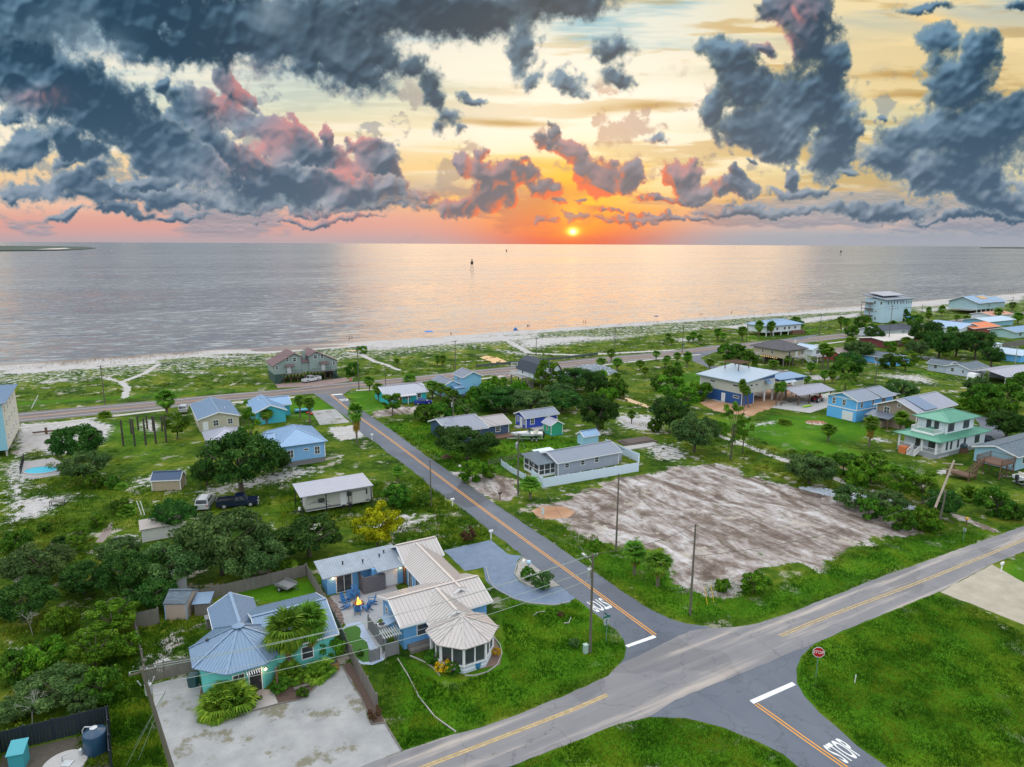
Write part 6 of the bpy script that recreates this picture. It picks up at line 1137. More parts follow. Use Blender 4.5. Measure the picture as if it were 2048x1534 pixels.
def limb_mesh(rg, h, r0, spread, n, wob=.15):
    mb = MB(); base = Vector((0, 0, -.1)); top = Vector((rg.normal(0, wob), rg.normal(0, wob), h*.45)); mb.tube(base, top*.5, r0*1.15, r0*.9, 9); mb.tube(top*.5, top, r0*.9, r0*.7, 9)
    for i in range(n):
        a = 6.28*i/n+rg.uniform(-.4, .4); e = top+Vector((math.cos(a)*spread*rg.uniform(.4, .65), math.sin(a)*spread*rg.uniform(.4, .65), h*rg.uniform(.18, .34))); mb.tube(top-Vector((0, 0, rg.uniform(0, h*.15))), e, r0*.5, r0*.25, 6)
        f = e+Vector((math.cos(a+.5)*spread*.35, math.sin(a+.5)*spread*.35, h*rg.uniform(.08, .22))); mb.tube(e, f, r0*.25, r0*.08, 5)
        f = e+Vector((math.cos(a-.6)*spread*.3, math.sin(a-.6)*spread*.3, h*rg.uniform(.0, .2))); mb.tube(e, f, r0*.22, r0*.07, 5)
    return mb
def make_tree(name, cat, seed, mat, rx, h, clumps, per, leaf, trunk_r, rzf=.42, zcf=.58, cl=(.16, .32), trunk='trunk', asp=.55):
    rg = np.random.default_rng(seed); o = root(name, 'x', cat, (0, 0, 0)); pts, nn = crown_points(rg, clumps, per, rx, h*rzf, h*zcf, cl=cl)
    k = pts[:, 2] > .05; pts, nn = pts[k], nn[k]; me = quadmesh('crown', leaf_cards(pts, nn, leaf, rg, asp), len(pts)); obj_from(me, 'crown', mat, o)
    limb_mesh(rg, h, trunk_r, rx, 6).build(trunk, BARK, o); return freeze(o)
OAKS = [make_tree('oak_tree', 'tree', 20+i, LF_OAK, 4.0, 5.6, (75, 44, 58)[i], (190, 270, 220)[i], .17, .26, cl=((.16, .32), (.2, .42), (.14, .38))[i]) for i in range(3)]
GOAKS = [make_tree('oak_tree', 'tree', 40+i, LF_GRAY, 4.0, 5.2, 80, 170, .18, .22) for i in range(2)]
BRIGHT = [make_tree('leafy_tree', 'tree', 60+i, LF_BRIGHT, 2.2, 5.2, 46, 150, .15, .13, .44, .56, (.2, .36)) for i in range(2)]
PINE = [make_tree('pine_tree', 'tree', 70+i, LF_BRIGHT, 1.7, 6.4, 26, 130, .17, .12, .40, .62, (.2, .32), asp=.25) for i in range(2)]
YELT = make_tree('yellow_green_tree', 'tree', 80, LF_YEL, 2.6, 5.0, 44, 150, .19, .14, .40, .62, (.18, .3))
BUSH = [make_tree('leafy_bush', 'bush', 90+i, LF_BUSH, 1.6, 2.0, 34, 120, .13, .06, .55, .42, (.2, .38), 'stem') for i in range(3)]
GBUSH = [make_tree('grey_green_bush', 'bush', 100+i, LF_GRAY, 2.0, 2.6, 40, 120, .15, .07, .52, .44, (.2, .36), 'stem') for i in range(2)]
YBUSH = [make_tree('bright_bush', 'bush', 110+i, LF_BRIGHT, 1.5, 1.9, 30, 120, .13, .05, .55, .42, (.2, .38), 'stem') for i in range(2)]
FLOW = make_tree('flowering_bush', 'bush', 120, LF_FLOWER, 1.0, 1.2, 24, 90, .09, .04, .5, .45, (.2, .36), 'stem'); REDB = make_tree('reddish_shrub', 'bush', 125, LF_RED, .9, 1.2, 20, 80, .09, .04, .5, .45, (.2, .36), 'stem')
def fan_leaf(L, width, n, droop, rg):
    """one palm fan: petiole plus a fan of pleated segments, along +x; returns tri list"""
    T = []; st = L*.42; c = np.array([st, 0, -.05*L])
    T.append([np.array([0, -.015, 0]), np.array([0, .015, 0]), c+[0, .012, 0]]); T.append([np.array([0, -.015, 0]), c+[0, .012, 0], c+[0, -.012, 0]])
    for i in range(n):
        a = (i/(n-1)-.5)*2*1.35; ll = L*.62*(1-.18*abs(a)/1.35)*rg.uniform(.9, 1.08); d = np.array([math.cos(a), math.sin(a), 0]); s = np.array([-math.sin(a), math.cos(a), 0])*width
        m = c+d*ll*.6+[0, 0, .06*L-.10*ll]; e = c+d*ll+[0, 0, .02*L-droop*ll]
        T.append([c, m-s, m+s]); T.append([m-s, e, m+s])
    return np.array(T)
def rot_dir(T, az, elev, roll=0):
    T = T.copy(); ce, se = math.cos(elev), math.sin(elev); x, z = T[..., 0].copy(), T[..., 2].copy(); T[..., 0] = x*ce-z*se; T[..., 2] = x*se+z*ce
    ca, sa = math.cos(az), math.sin(az); x, y = T[..., 0].copy(), T[..., 1].copy(); T[..., 0] = x*ca-y*sa; T[..., 1] = x*sa+y*ca; return T
def make_palm(seed, h, rc, nl=46, dead=10, skirt=.0, name='sabal_palm', seg=13, lean=0.0, boots=True, pups=0):
    """h trunk height, rc crown radius"""
    rg = np.random.default_rng(seed); o = root(name, 'x', 'palm', (0, 0, 0)); tr = MB(); pts = [Vector((lean*h*(t/5)**1.5, 0, h*t/5-.1)) for t in range(6)]
    if h > .3:
        for i, (a, b) in enumerate(zip(pts[:-1], pts[1:])): tr.tube(a, b, .17 if i else .2, .16, 9)
        if boots:
            for i in range(int(h*14)):
                t = rg.uniform(.35, 1); a = rg.uniform(0, 6.28); p = Vector((lean*h*t**1.5, 0, h*t)); tr.beam(p+Vector((math.cos(a)*.12, math.sin(a)*.12, -.1)), p+Vector((math.cos(a)*.27, math.sin(a)*.27, .12)), .06, .02)
    else: tr.tube((0, 0, -.1), (0, 0, .35), .2, .15, 8)
    tr.build('trunk', PALMT, o); top = np.array([lean*h, 0, max(h, .25)]); A = []; D = []
    heads = [top]+[np.array([rg.uniform(-1, 1)*rc*.55, rg.uniform(-1, 1)*rc*.55, .2]) for _ in range(pups)]
    for hd in heads:
        for i in range(nl):
            f = i/nl; e = 1.4-f*2.55+rg.normal(0, .10); L = rc*rg.uniform(.85, 1.1)*(1 if e > -.2 else .85); a = i*2.399+rg.normal(0, .15)
            A.append(rot_dir(fan_leaf(L, .088*rc/1.6, seg, .46, rg), a, e)+hd)
        for i in range(12): A.append(rot_dir(fan_leaf(rc*.62, .08*rc/1.6, seg, .3, rg), rg.uniform(0, 6.28), rg.uniform(.35, .9))+hd)
    for i in range(dead):
        e = rg.uniform(-1.25, -.75); A_ = rot_dir(fan_leaf(rc*rg.uniform(.6, .85), .05*rc/1.6, 8, .25, rg), rg.uniform(0, 6.28), e)+top-[0, 0, .15+rg.uniform(0, skirt)]; D.append(A_)
    A = np.concatenate(A); obj_from(quadmesh('crown', A.reshape(-1, 3), len(A), 3), 'crown', LF_PALM, o)
    if D: D = np.concatenate(D); obj_from(quadmesh('dead_fronds', D.reshape(-1, 3), len(D), 3), 'dead_fronds', LF_DEAD, o)
    return freeze(o)
PALMS = [make_palm(200+i, 3.0, 1.75, 50, 16, .3) for i in range(3)]; TALLP = [make_palm(210+i, 4.5, 1.6, 48, 10, .2) for i in range(2)]; LEANP = make_palm(215, 4.2, 1.5, 44, 4, lean=.22)
LOWP = [make_palm(220+i, .2, 2.0, 44, 8, 0, pups=2) for i in range(2)]; SKIRT = make_palm(230, 4.2, 1.7, 36, 46, 1.5)
def make_date(seed):
    rg = np.random.default_rng(seed); o = root('date_palm', 'x', 'palm', (0, 0, 0)); MB().tube((0, 0, -.1), (0, 0, 3.2), .3, .26, 10).tube((0, 0, 3.2), (0, 0, 3.8), .42, .2, 10).build('trunk', PALMT, o); T = []
    for i in range(46):
        az = i*2.399; e0 = 1.3-i/46*1.9; L = 3.4; p = np.array([0, 0, 3.6]); e = e0
        for s in range(8):
            d = np.array([math.cos(az)*math.cos(e), math.sin(az)*math.cos(e), math.sin(e)]); q = p+d*L/8; sd = np.array([-math.sin(az), math.cos(az), 0])
            for sg in (-1, 1):
                for t in (0, .5): w = .55*(1-abs(s/8-.4)*.8); b0 = p+(q-p)*t; T.append([b0, b0+d*.10, b0+sd*sg*w+d*.25+[0, 0, -.1]])
            T.append([p-sd*.02, p+sd*.02, q]); p = q; e -= .17
    T = np.array(T); obj_from(quadmesh('crown', T.reshape(-1, 3), len(T), 3), 'crown', LF_PALM, o); return freeze(o)
DATE = make_date(3)
def make_bare(seed, h=3.0):
    rg = np.random.default_rng(seed); o = root('bare_tree', 'x', 'tree', (0, 0, 0)); mb = MB()
    def grow(p, d, L, r, dep):
        q = p+d*L; mb.tube(p, q, r, r*.65, 5)
        if dep:
            for _ in range(3): nd = (d+Vector(rg.normal(0, .55, 3))).normalized(); nd.z = abs(nd.z)*.8; grow(q, nd.normalized(), L*.68, r*.6, dep-1)
    grow(Vector((0, 0, 0)), Vector((.1, .05, 1)).normalized(), h*.4, .06, 4); mb.build('branches', solid('dead_wood', (.26, .25, .22), .95, var=.2), o); return freeze(o)
BARE = make_bare(7)
_cnt = [0]
def plant(kind, cx, cy, wpx, label, group, zc=None, sz=1.0, basepy=None):
    """place a crown seen at photo pixel (cx, cy), wpx wide; size follows from how far away it stands"""
    protos, R0, H0 = KINDS[kind]; pr = protos[_cnt[0] % len(protos)] if isinstance(protos, list) else protos; _cnt[0] += 1
    g = P(cx, cy, 0); s = wpx*depth_px(g)/(2*R0)
    for _ in range(3): hc = H0*s*sz*.5; g = P(cx, cy, hc); s = wpx*depth_px(g)/(2*R0)
    rr = random.Random(_cnt[0]*7); return inst(pr, (g[0], g[1], 0), rr.uniform(0, 6.28), (s*rr.uniform(.94, 1.06), s*rr.uniform(.94, 1.06), s*sz), label, group)
KINDS = {'oak': (OAKS, 4.3, 5.8), 'goak': (GOAKS, 4.3, 5.4), 'bright': (BRIGHT, 2.4, 5.2), 'pine': (PINE, 1.9, 6.4), 'yel': (YELT, 2.8, 5.2), 'bush': (BUSH, 1.8, 2.1), 'gbush': (GBUSH, 2.2, 2.7), 'ybush': (YBUSH, 1.7, 2.0), 'flow': (FLOW, 1.1, 1.2), 'red': (REDB, 1.0, 1.2), 'low': (LOWP, 2.4, 1.9), 'bare': (BARE, 1.3, 3.0)}
def palm(cx, cy, by, wpx, label, group='sabal palms', proto=None, bx=None):
    bx = cx if bx is None else bx; g = P(bx, by); h = max(.6, height_to(g, cy)-.1); r = wpx*depth_px(g)/2
    if proto is None:
        if h/r < .9: return plant('low', cx, (cy+by)/2, wpx, label, group)
        proto = PALMS[_cnt[0] % 3] if h/r < 2.3 else TALLP[_cnt[0] % 2]
    _cnt[0] += 1; H, RR = {id(q): v for q, v in [(PALMS[0], (3, 1.75)), (PALMS[1], (3, 1.75)), (PALMS[2], (3, 1.75)), (TALLP[0], (4.5, 1.6)), (TALLP[1], (4.5, 1.6)), (LEANP, (4.2, 1.5)), (SKIRT, (4.2, 1.7)), (DATE, (3.6, 3.0))]}[id(proto)]
    s = r/RR; rr = random.Random(_cnt[0]*13); return inst(proto, g, rr.uniform(0, 6.28) if proto is not LEANP else 2.6, (s, s, h/H), label, group)
TG, PG, BG = 'broadleaf trees', 'sabal palms', 'bushes'
for a in [
 ('oak', 150, 893, 98, 'dark oak between the pale sandy yard and the bare timber piles', .85), ('goak', 168, 935, 80, 'grey green oak hanging over the right end of the small pool', .8), ('oak', 480, 928, 150, 'big round dark oak in front of the blue hipped house', .8), ('oak', 412, 948, 60, 'low left shoulder oak beside the big round oak', .8), ('oak', 545, 925, 66, 'low right shoulder oak beside the big round oak', .8),
 ('oak', 352, 1034, 88, 'dark oak leaning over the silver white van', .75), ('goak', 440, 1090, 170, 'largest pale green oak of the left wood, below the dark pickup', .8), ('goak', 345, 1130, 130, 'grey green oak above the narrow pale hut', .8), ('oak', 618, 1078, 125, 'very dark oak below the camper, left of the yellow green tree', .6), ('goak', 505, 1120, 120, 'pale oak behind the teal cottage lawn', .75), ('oak', 560, 1095, 80, 'dark oak over the parked trailer behind the teal cottage', .8), ('oak', 265, 1150, 120, 'dense oak left of the beige shed, near side of the wood', .8), ('goak', 235, 1105, 80, 'grey green oak at the left tip of the wood by the creek', .7), ('oak', 300, 1190, 90, 'dark oak just behind the plank fence by the beige shed', .7),
 ('yel', 755, 1058, 90, 'bright yellow green tree behind the big blue house', 1), ('oak', 1197, 830, 78, 'dark oak with a bare trunk beside the sandy patch, above the pale blue shed', 1.0), ('oak', 935, 888, 110, 'round dark oak in front of the navy house', .58), ('oak', 900, 868, 62, 'smaller left lobe oak beside the navy house', .58), ('oak', 970, 888, 60, 'smaller right lobe oak in front of the navy house deck', .58),
 ('oak', 1010, 800, 95, 'dark oak behind the royal blue cottage, left one', .5), ('goak', 1062, 805, 95, 'grey green oak right behind the royal blue cottage roof', .5), ('oak', 1125, 803, 80, 'dark oak to the right behind the royal blue cottage', .5), ('oak', 1150, 760, 75, 'dark oak right of the gambrel house', .6), ('goak', 1120, 778, 60, 'pale oak between the gambrel house and the royal blue cottage', .45), ('bright', 1093, 752, 50, 'tall bright green tree in front of the gambrel house', 1), ('oak', 1185, 770, 60, 'dark rounded tree left of the green meadow creek', .9),
 ('oak', 1340, 830, 74, 'dark oak by the white culvert fence', 1), ('goak', 1390, 868, 90, 'large grey green oak above the bare sandy plot', .9), ('pine', 1465, 862, 50, 'slim bright pine in front of the modern house', 1.2), ('pine', 1488, 868, 34, 'second slim pine to the right, before the modern house', 1.2), ('bright', 1345, 780, 60, 'bright green tree left of the modern house', .8), ('bright', 1375, 800, 50, 'bright tree touching the left wall of the modern house', .8), ('goak', 1620, 940, 90, 'grey green spreading tree at the top right corner of the bare sandy plot', .7), ('bright', 352, 852, 46, 'bright green tree between the piles and the beige cottage', .9), ('bright', 785, 808, 40, 'small bright tree before the turquoise house', .9),
 ('oak', 1850, 668, 60, 'dark tree left of the pale metal roofed bungalow', .9), ('oak', 1880, 690, 62, 'dark tree below the pale metal roofed bungalow', .9), ('goak', 1915, 688, 60, 'tree below the orange roof', .9), ('oak', 1955, 690, 64, 'dark tree under the orange roof, right one', .9), ('oak', 1985, 715, 44, 'dark round tree by the small white hut', .9), ('goak', 1835, 700, 44, 'tree between the far maroon bungalow and the white bungalow', .9), ('bright', 1813, 722, 44, 'bright round tree right of the bright blue bungalow', .7), ('goak', 1720, 702, 52, 'broad tree left of the bright blue bungalow', .8), ('oak', 1748, 672, 36, 'dark tree against the maroon walled bungalow', .9), ('oak', 1700, 725, 60, 'dark tree below the faded tan roof', .7),
 ('oak', 2015, 850, 70, 'dark tree right of the green roofed house drive', .8), ('bright', 1800, 965, 66, 'bright tree in the middle of the ditch thicket', .8), ('bright', 1745, 935, 60, 'bright tree at the left of the ditch thicket', .8), ('oak', 1885, 1010, 66, 'dark tree beside the foot of the broken pole', .9), ('goak', 1775, 1005, 70, 'grey tree on the edge of the bare sandy plot, lower right', .7), ('bright', 1850, 975, 66, 'bright tree just left of the broken pole', .8),
 ('goak', 75, 1130, 120, 'pale grey green tree in the thicket near the left edge, upper one', .7), ('oak', 40, 1205, 120, 'dark tree at the left edge of the thicket', .7), ('goak', 105, 1380, 130, 'wide grey green tree above the tank enclosure', .5), ('oak', 165, 1160, 90, 'dark tree in the left thicket beside the wood', .7), ('bright', 185, 1300, 90, 'yellowish bright tree in the left thicket', .7), ('bright', 160, 1070, 32, 'bright little tree by the muddy creek, upper one', .9), ('bright', 150, 1090, 34, 'bright little tree by the muddy creek, lower one', .8), ('oak', 120, 1085, 30, 'small dark tree by the muddy creek', .8), ('bright', 225, 1240, 90, 'leafy green tree in the left thicket beside the plank fence', .65), ('goak', 25, 1420, 80, 'grey tree against the left edge above the teal cabinet', .5),
 ('pine', 500, 868, 44, 'thin open pine rising beside the big round oak', 1.5)]:
    plant(a[0], a[1], a[2], a[3]*1.1, a[4], TG, sz=a[5]*1.35 if a[0] in ('oak', 'goak') else a[5]*1.1)
for a in [
 ('bush', 975, 790, 70, 'dark hedge of bushes left of the royal blue cottage'), ('bush', 905, 800, 46, 'bush right of the blue car'), ('bush', 930, 815, 56, 'bushes above the navy house roof, left one'), ('ybush', 990, 770, 50, 'bright bush below the gambrel house deck'), ('ybush', 1040, 775, 40, 'bright bush right below the gambrel house'), ('bush', 850, 825, 46, 'dark bush at the end of the sandy drive of the turquoise house'), ('bush', 880, 822, 50, 'bush between the sandy drive and the navy house'), ('ybush', 950, 795, 44, 'bright green bush behind the navy house'), ('bush', 1235, 775, 46, 'bush in the palm row by the creek, lower left'), ('ybush', 1215, 790, 46, 'bright bush left of the orange creek water'), ('bush', 1185, 800, 40, 'bush behind the bare trunked oak'), ('ybush', 1200, 850, 20, 'tiny bush at the foot of the bare trunked oak'),
 ('bush', 1065, 740 - 4, 10, 'tiny bush at the gambrel house steps'), ('bush', 706, 738, 34, 'round bush on the dune grass right of the stilt duplex'), ('bush', 795, 990, 56, 'dark bush right of the camper'), ('bush', 850, 1000, 34, 'olive bush beside the slim pole on the street'), ('red', 936, 1068, 34, 'brownish shrub on the verge above the blue gravel drive'), ('bush', 1345, 745, 40, 'bush in the meadow left of the branch street'), ('bush', 1320, 765, 40, 'bush in the meadow above the culvert fence'), ('ybush', 1400, 780, 50, 'yellowish bush at the corner of the modern house'), ('bush', 1310, 850, 34, 'bush left of the dark oak by the culvert'), ('bush', 1430, 855, 44, 'bush right of the large grey green oak'), ('bush', 1490, 722, 52, 'dark hedge left of the stilt house, lower one'), ('bush', 1455, 702, 40, 'hedge of palms and bush by the branch street'), ('bush', 1475, 698, 34, 'hedge bush right beside the branch street'),
 ('bush', 1585, 650, 30, 'bush right of the white beach house'), ('bush', 1705, 662, 30, 'bush on the dune in front of the white tower house'), ('bush', 1726, 642, 34, 'dark bush at the foot of the white tower house'), ('bush', 1745, 660, 30, 'olive bush beside the highway, below the tower house'), ('bush', 1690, 735, 60, 'dark hedge at the foot of the tall palms, far right meadow'), ('ybush', 1783, 692, 28, 'bright bush above the bright blue bungalow'), ('bush', 1775, 722, 36, 'bush in front of the bright blue bungalow'), ('gbush', 1805, 780, 56, 'grey bushes behind the sky blue house'), ('bush', 1790, 770, 36, 'small tree like bush behind the sky blue house'), ('bush', 1965, 795, 70, 'dark scrub above the green roofed house, left one'), ('bush', 2015, 790, 70, 'dark scrub near the right edge, above the green roofed house'), ('bush', 2000, 815, 60, 'scrub near the right edge, lower one'), ('bush', 2040, 765, 50, 'dark bush under the long carport'), ('gbush', 1955, 770, 46, 'scrub below the white caravan'), ('bush', 1905, 660, 24, 'bush by the far pale roofs'), ('bush', 1805, 630, 30, 'bush right of the white tower house'), ('bush', 1830, 640, 32, 'dark bush along the highway, right of the tower house'),
 ('bush', 1690, 925, 60, 'bright green ditch bush, upper left'), ('ybush', 1720, 950, 66, 'bright green ditch bush by the dark water'), ('gbush', 1700, 990, 60, 'grey bush at the edge of the bare sandy plot'), ('bush', 1740, 1015, 56, 'dark bush at the right corner of the bare sandy plot'), ('ybush', 1845, 1035, 56, 'bright bush near the street edge, left of the pole foot'), ('bush', 1800, 1035, 60, 'dark bush near the street, below the thicket'), ('ybush', 1870, 1050, 40, 'small bright bush at the foot of the broken pole'), ('bush', 1990, 1005, 70, 'dark bush right of the big low palm'), ('bush', 2030, 1020, 50, 'dark bush at the right edge above the street'), ('ybush', 1445, 1170, 36, 'low bush at the bottom corner of the bare sandy plot'), ('ybush', 1510, 1165, 60, 'broad low bush on the grass below the bare sandy plot'),
 ('ybush', 255, 1290, 60, 'yellow green bush left of the long fence'), ('bush', 200, 1370, 90, 'dark bush in the left thicket above the tank'), ('ybush', 90, 1310, 90, 'yellow green bush in the left thicket'), ('bush', 30, 1330, 80, 'dark bush at the left edge of the thicket'), ('gbush', 165, 1405, 60, 'grey bush above the tank enclosure, right one'), ('ybush', 120, 1240, 70, 'light bush in the middle of the left thicket'), ('bush', 30, 1080, 60, 'low bush at the left edge by the meadow'), ('bush', 90, 1055, 30, 'low bush in the meadow near the left edge'), ('bush', 225, 965, 30, 'small bush below the bare timber piles'), ('bush', 190, 960, 40, 'bush under the oak by the pool'), ('bush', 240, 1010, 40, 'dark bush behind the low palm by the creek'), ('ybush', 195, 1040, 34, 'yellow green bush by the muddy creek'),
 ('ybush', 660, 1290, 60, 'bright hedge beside the fence, right of the two big palms'), ('bush', 560, 1370, 40, 'rounded green hedge by the cottage porch'), ('bush', 605, 1385, 26, 'little plant in the mulch bed by the gravel'), ('bush', 868, 1312, 40, 'green shrub left of the yellow flowers at the sunroom'), ('flow', 887, 1332, 38, 'large bright yellow flowering bush at the sunroom corner'), ('flow', 992, 1304, 20, 'small yellow flowering bush right of the sunroom'), ('bush', 905, 1335, 34, 'olive shrub beside the large yellow bush'), ('red', 748, 1425, 30, 'reddish shrub at the end of the mulch bed'), ('red', 1122, 1228, 16, 'dark red shrub inside the ring of stones'), ('bush', 1056, 1146, 34, 'green plant in the drive island'), ('gbush', 1085, 1160, 44, 'spiky grey plant at the end of the drive island'), ('gbush', 1148, 1285, 22, 'twiggy plant in the lawn beside the transformer pole'), ('bush', 720, 1305, 16, 'plant at the corner of the putting green'), ('ybush', 945, 940, 60, 'row of leafy plants beside the street mailbox, left one'), ('ybush', 975, 942, 36, 'row of leafy plants beside the street mailbox, right one'), ('ybush', 1190, 1090, 30, 'bright bush on the verge at the edge of the sandy plot'), ('ybush', 1800, 1415, 34, 'scruffy taller weed clump in the corner lawn'), ('ybush', 725, 700, 24, 'dune bush near the tidal pool')]:
    plant(a[0], a[1], a[2], a[3]*1.08, a[4], BG, sz=1.25)
plant('bare', 50, 1190, 60, 'bare grey dead tree in the left thicket, upper one', 'bare dead trees'); plant('bare', 62, 1245, 50, 'bare grey dead tree in the left thicket, lower one', 'bare dead trees'); plant('bare', 1835, 955, 40, 'bare dead tree above the ditch thicket', 'bare dead trees'); plant('bare', 60, 1420, 60, 'bare twiggy tree by the grey tree above the tank', 'bare dead trees')
for a in [
 (335, 797, 835, 50, 'bushy headed palm beside the highway, left of the beige cottage'), (208, 822, 834, 28, 'low olive palm at the foot of the left highway pole'), (534, 827, 848, 30, 'palm in front of the turquoise cottage'), (601, 800, 836, 26, 'left of the two palms right of the turquoise cottage'), (620, 805, 846, 30, 'right of the two palms right of the turquoise cottage'), (739, 762, 783, 26, 'round headed palm at the highway corner, left of the turquoise house'), (757, 777, 801, 30, 'palm against the left end of the turquoise house'), (875, 717, 733, 16, 'left of a pair of dune palms behind the highway'), (886, 717, 734, 16, 'right of a pair of dune palms behind the highway'), (794, 721, 731, 14, 'lone tiny palm on the dunes behind the turquoise house'), (821, 750, 760, 34, 'low palm clump beside the highway behind the turquoise house'), (865, 772, 796, 32, 'left palm of the row before the light blue two storey house'), (881, 776, 798, 30, 'middle palm of the row before the light blue two storey house'), (896, 782, 800, 24, 'right palm of the row before the light blue two storey house'), (796, 942, 966, 24, 'small palm by the right side of the camper shelter'),
 (1222, 706, 724, 24, 'palm above the grey rubble by the highway'), (1202, 722, 736, 28, 'low palm left of the one above the rubble'), (1234, 724, 742, 26, 'palm in the meadow right of the rubble heap'), (1263, 828, 847, 22, 'small palm alone on the white sandy patch'), (1312, 707, 720, 20, 'palm by the highway, first one right of the slim pole'), (1334, 716, 728, 18, 'palm by the highway, second right of the slim pole'), (1280, 727, 742, 24, 'dry looking palm in the open meadow'), (1232, 752, 768, 28, 'palm left of the creek bend'), (1354, 711, 726, 20, 'palm left of the highway pole with the sign'), (1374, 713, 735, 24, 'palm right of the highway pole with the sign'), (1354, 732, 752, 22, 'palm in the meadow below the highway pole'), (1419, 724, 738, 22, 'palm beside the branch street'), (1336, 673, 688, 16, 'dune palm left of the wide sandy patch'), (1343, 681, 690, 16, 'low dune palm left of the wide sandy patch'), (1386, 670, 686, 18, 'middle palm of three on the dunes'), (1399, 674, 686, 16, 'right palm of three on the dunes'), (1377, 676, 686, 16, 'left palm of three on the dunes'), (1435, 664, 681, 22, 'left palm of the dune clump before the white beach house'), (1446, 671, 683, 18, 'right palm of the dune clump before the white beach house'), (1484, 662, 682, 26, 'palm at the left end of the white beach house'),
 (1517, 652, 676, 22, 'left palm in front of the white beach house'), (1541, 652, 674, 22, 'right palm in front of the white beach house'), (1546, 726, 740, 26, 'low palm left of the stilt house stair'), (1572, 716, 732, 24, 'palm beside the stilt house stair'), (1621, 732, 750, 24, 'palm below the stilt house lawn'), (1613, 756, 768, 22, 'palm behind the blue cabana'), (1552, 775, 810, 18, 'left palm of the pair before the open shelter'), (1562, 773, 812, 20, 'right palm of the pair before the open shelter'), (1570, 838, 850, 28, 'drooping palm alone on the lawn below the open shelter'), (1644, 697, 738, 28, 'tall palm left of the faded tan roof'), (1655, 703, 738, 28, 'tall palm against the faded tan roof'), (1648, 748, 766, 24, 'left palm behind the date palm'), (1664, 748, 767, 24, 'right palm behind the date palm'), (1656, 858, 882, 38, 'broad round palm on the lawn before the sky blue house'), (1600, 648, 664, 20, 'palm right of the white beach house, farther one'), (1590, 640, 656, 24, 'palm right of the white beach house, nearer one'), (1681, 640, 656, 22, 'left palm of the clump left of the white tower house'), (1692, 643, 658, 22, 'right palm of the clump left of the white tower house'), (1700, 674, 684, 24, 'low palm by the highway verge, below the tower house'),
 (1784, 648, 664, 20, 'tall palm before the white tower house'), (1882, 618, 634, 16, 'thin palm on the dune right of the tower house, taller'), (1856, 630, 642, 16, 'palm on the dune right of the tower house, lower'), (1856, 620, 634, 14, 'small palm behind the dune palm right of the tower house'), (1913, 634, 643, 16, 'left of two round palms beside the far highway'), (1932, 635, 644, 16, 'right of two round palms beside the far highway'), (1995, 624, 640, 20, 'palm beside the far highway, before the blue beach house'), (2035, 632, 648, 24, 'big palm near the right edge by the far highway'), (1955, 610, 624, 16, 'left palm before the far blue beach house'), (1968, 611, 625, 18, 'right palm before the far blue beach house'), (2023, 610, 624, 18, 'palm right of the far blue beach house'), (1811, 682, 700, 26, 'shaggy palm among the far trees'), (1797, 835, 884, 34, 'palm in front of the tan house, taller one'), (1815, 850, 886, 28, 'palm in front of the tan house, lower one'), (1890, 705, 720, 24, 'yellowish palm below the pale roofs'), (1290, 740, 754, 20, 'small palm in the meadow near the creek'), (1330, 722, 736, 18, 'small palm in the meadow, nearer the highway')]:
    palm(*a)
palm(714, 824, 886, 38, 'tall palm with a brown skirt of dead fronds beside the side street', proto=SKIRT); palm(1738, 846, 893, 36, 'palm with a shaggy trunk left of the tan house', proto=SKIRT)
palm(1488, 771, 815, 20, 'left stem of the leaning palm pair before the modern house', proto=LEANP); palm(1509, 782, 815, 24, 'right stem of the leaning palm pair before the modern house', proto=LEANP, bx=1497)
palm(1060, 968, 998, 48, 'short palm at the corner of the long white fence', proto=PALMS[0]); palm(1268, 1104, 1150, 54, 'left of two short palms on the edge of the bare sandy plot', proto=PALMS[1]); palm(1315, 1126, 1172, 66, 'right of two short palms on the edge of the bare sandy plot', proto=PALMS[2])
palm(1689, 757, 786, 48, 'feathery date palm right of the open shelter', 'x', proto=DATE)
palm(580, 1260, 1345, 96, 'left of two large palms leaning over the teal cottage roof', proto=PALMS[0]); palm(624, 1245, 1326, 84, 'right of two large palms leaning over the teal cottage roof', proto=PALMS[1])
for a in [('low', 446, 1388, 112, 'wide low palm clump in the bed before the teal cottage door'), ('low', 578, 1345, 74, 'low palm below the two large cottage palms'), ('low', 630, 1338, 66, 'low palm at the gravel edge, right of the two large cottage palms'), ('low', 665, 1292, 54, 'low palm beside the cottage fence'), ('low', 575, 1128, 56, 'low palm under the oaks behind the teal cottage lawn'), ('low', 252, 1020, 44, 'low palm beside the dark creek bend on the left'), ('low', 245, 972, 26, 'small spiky palm above the creek bend on the left'), ('low', 1944, 985, 62, 'large shaggy low palm near the right edge'), ('low', 1941, 808, 54, 'broad low palm behind the green roofed house'), ('low', 797, 985, 50, 'low palm between the camper shelter and the street'), ('low', 1205, 745, 26, 'low palm below the rubble heap')]:
    plant(*a, PG, sz=1.0)
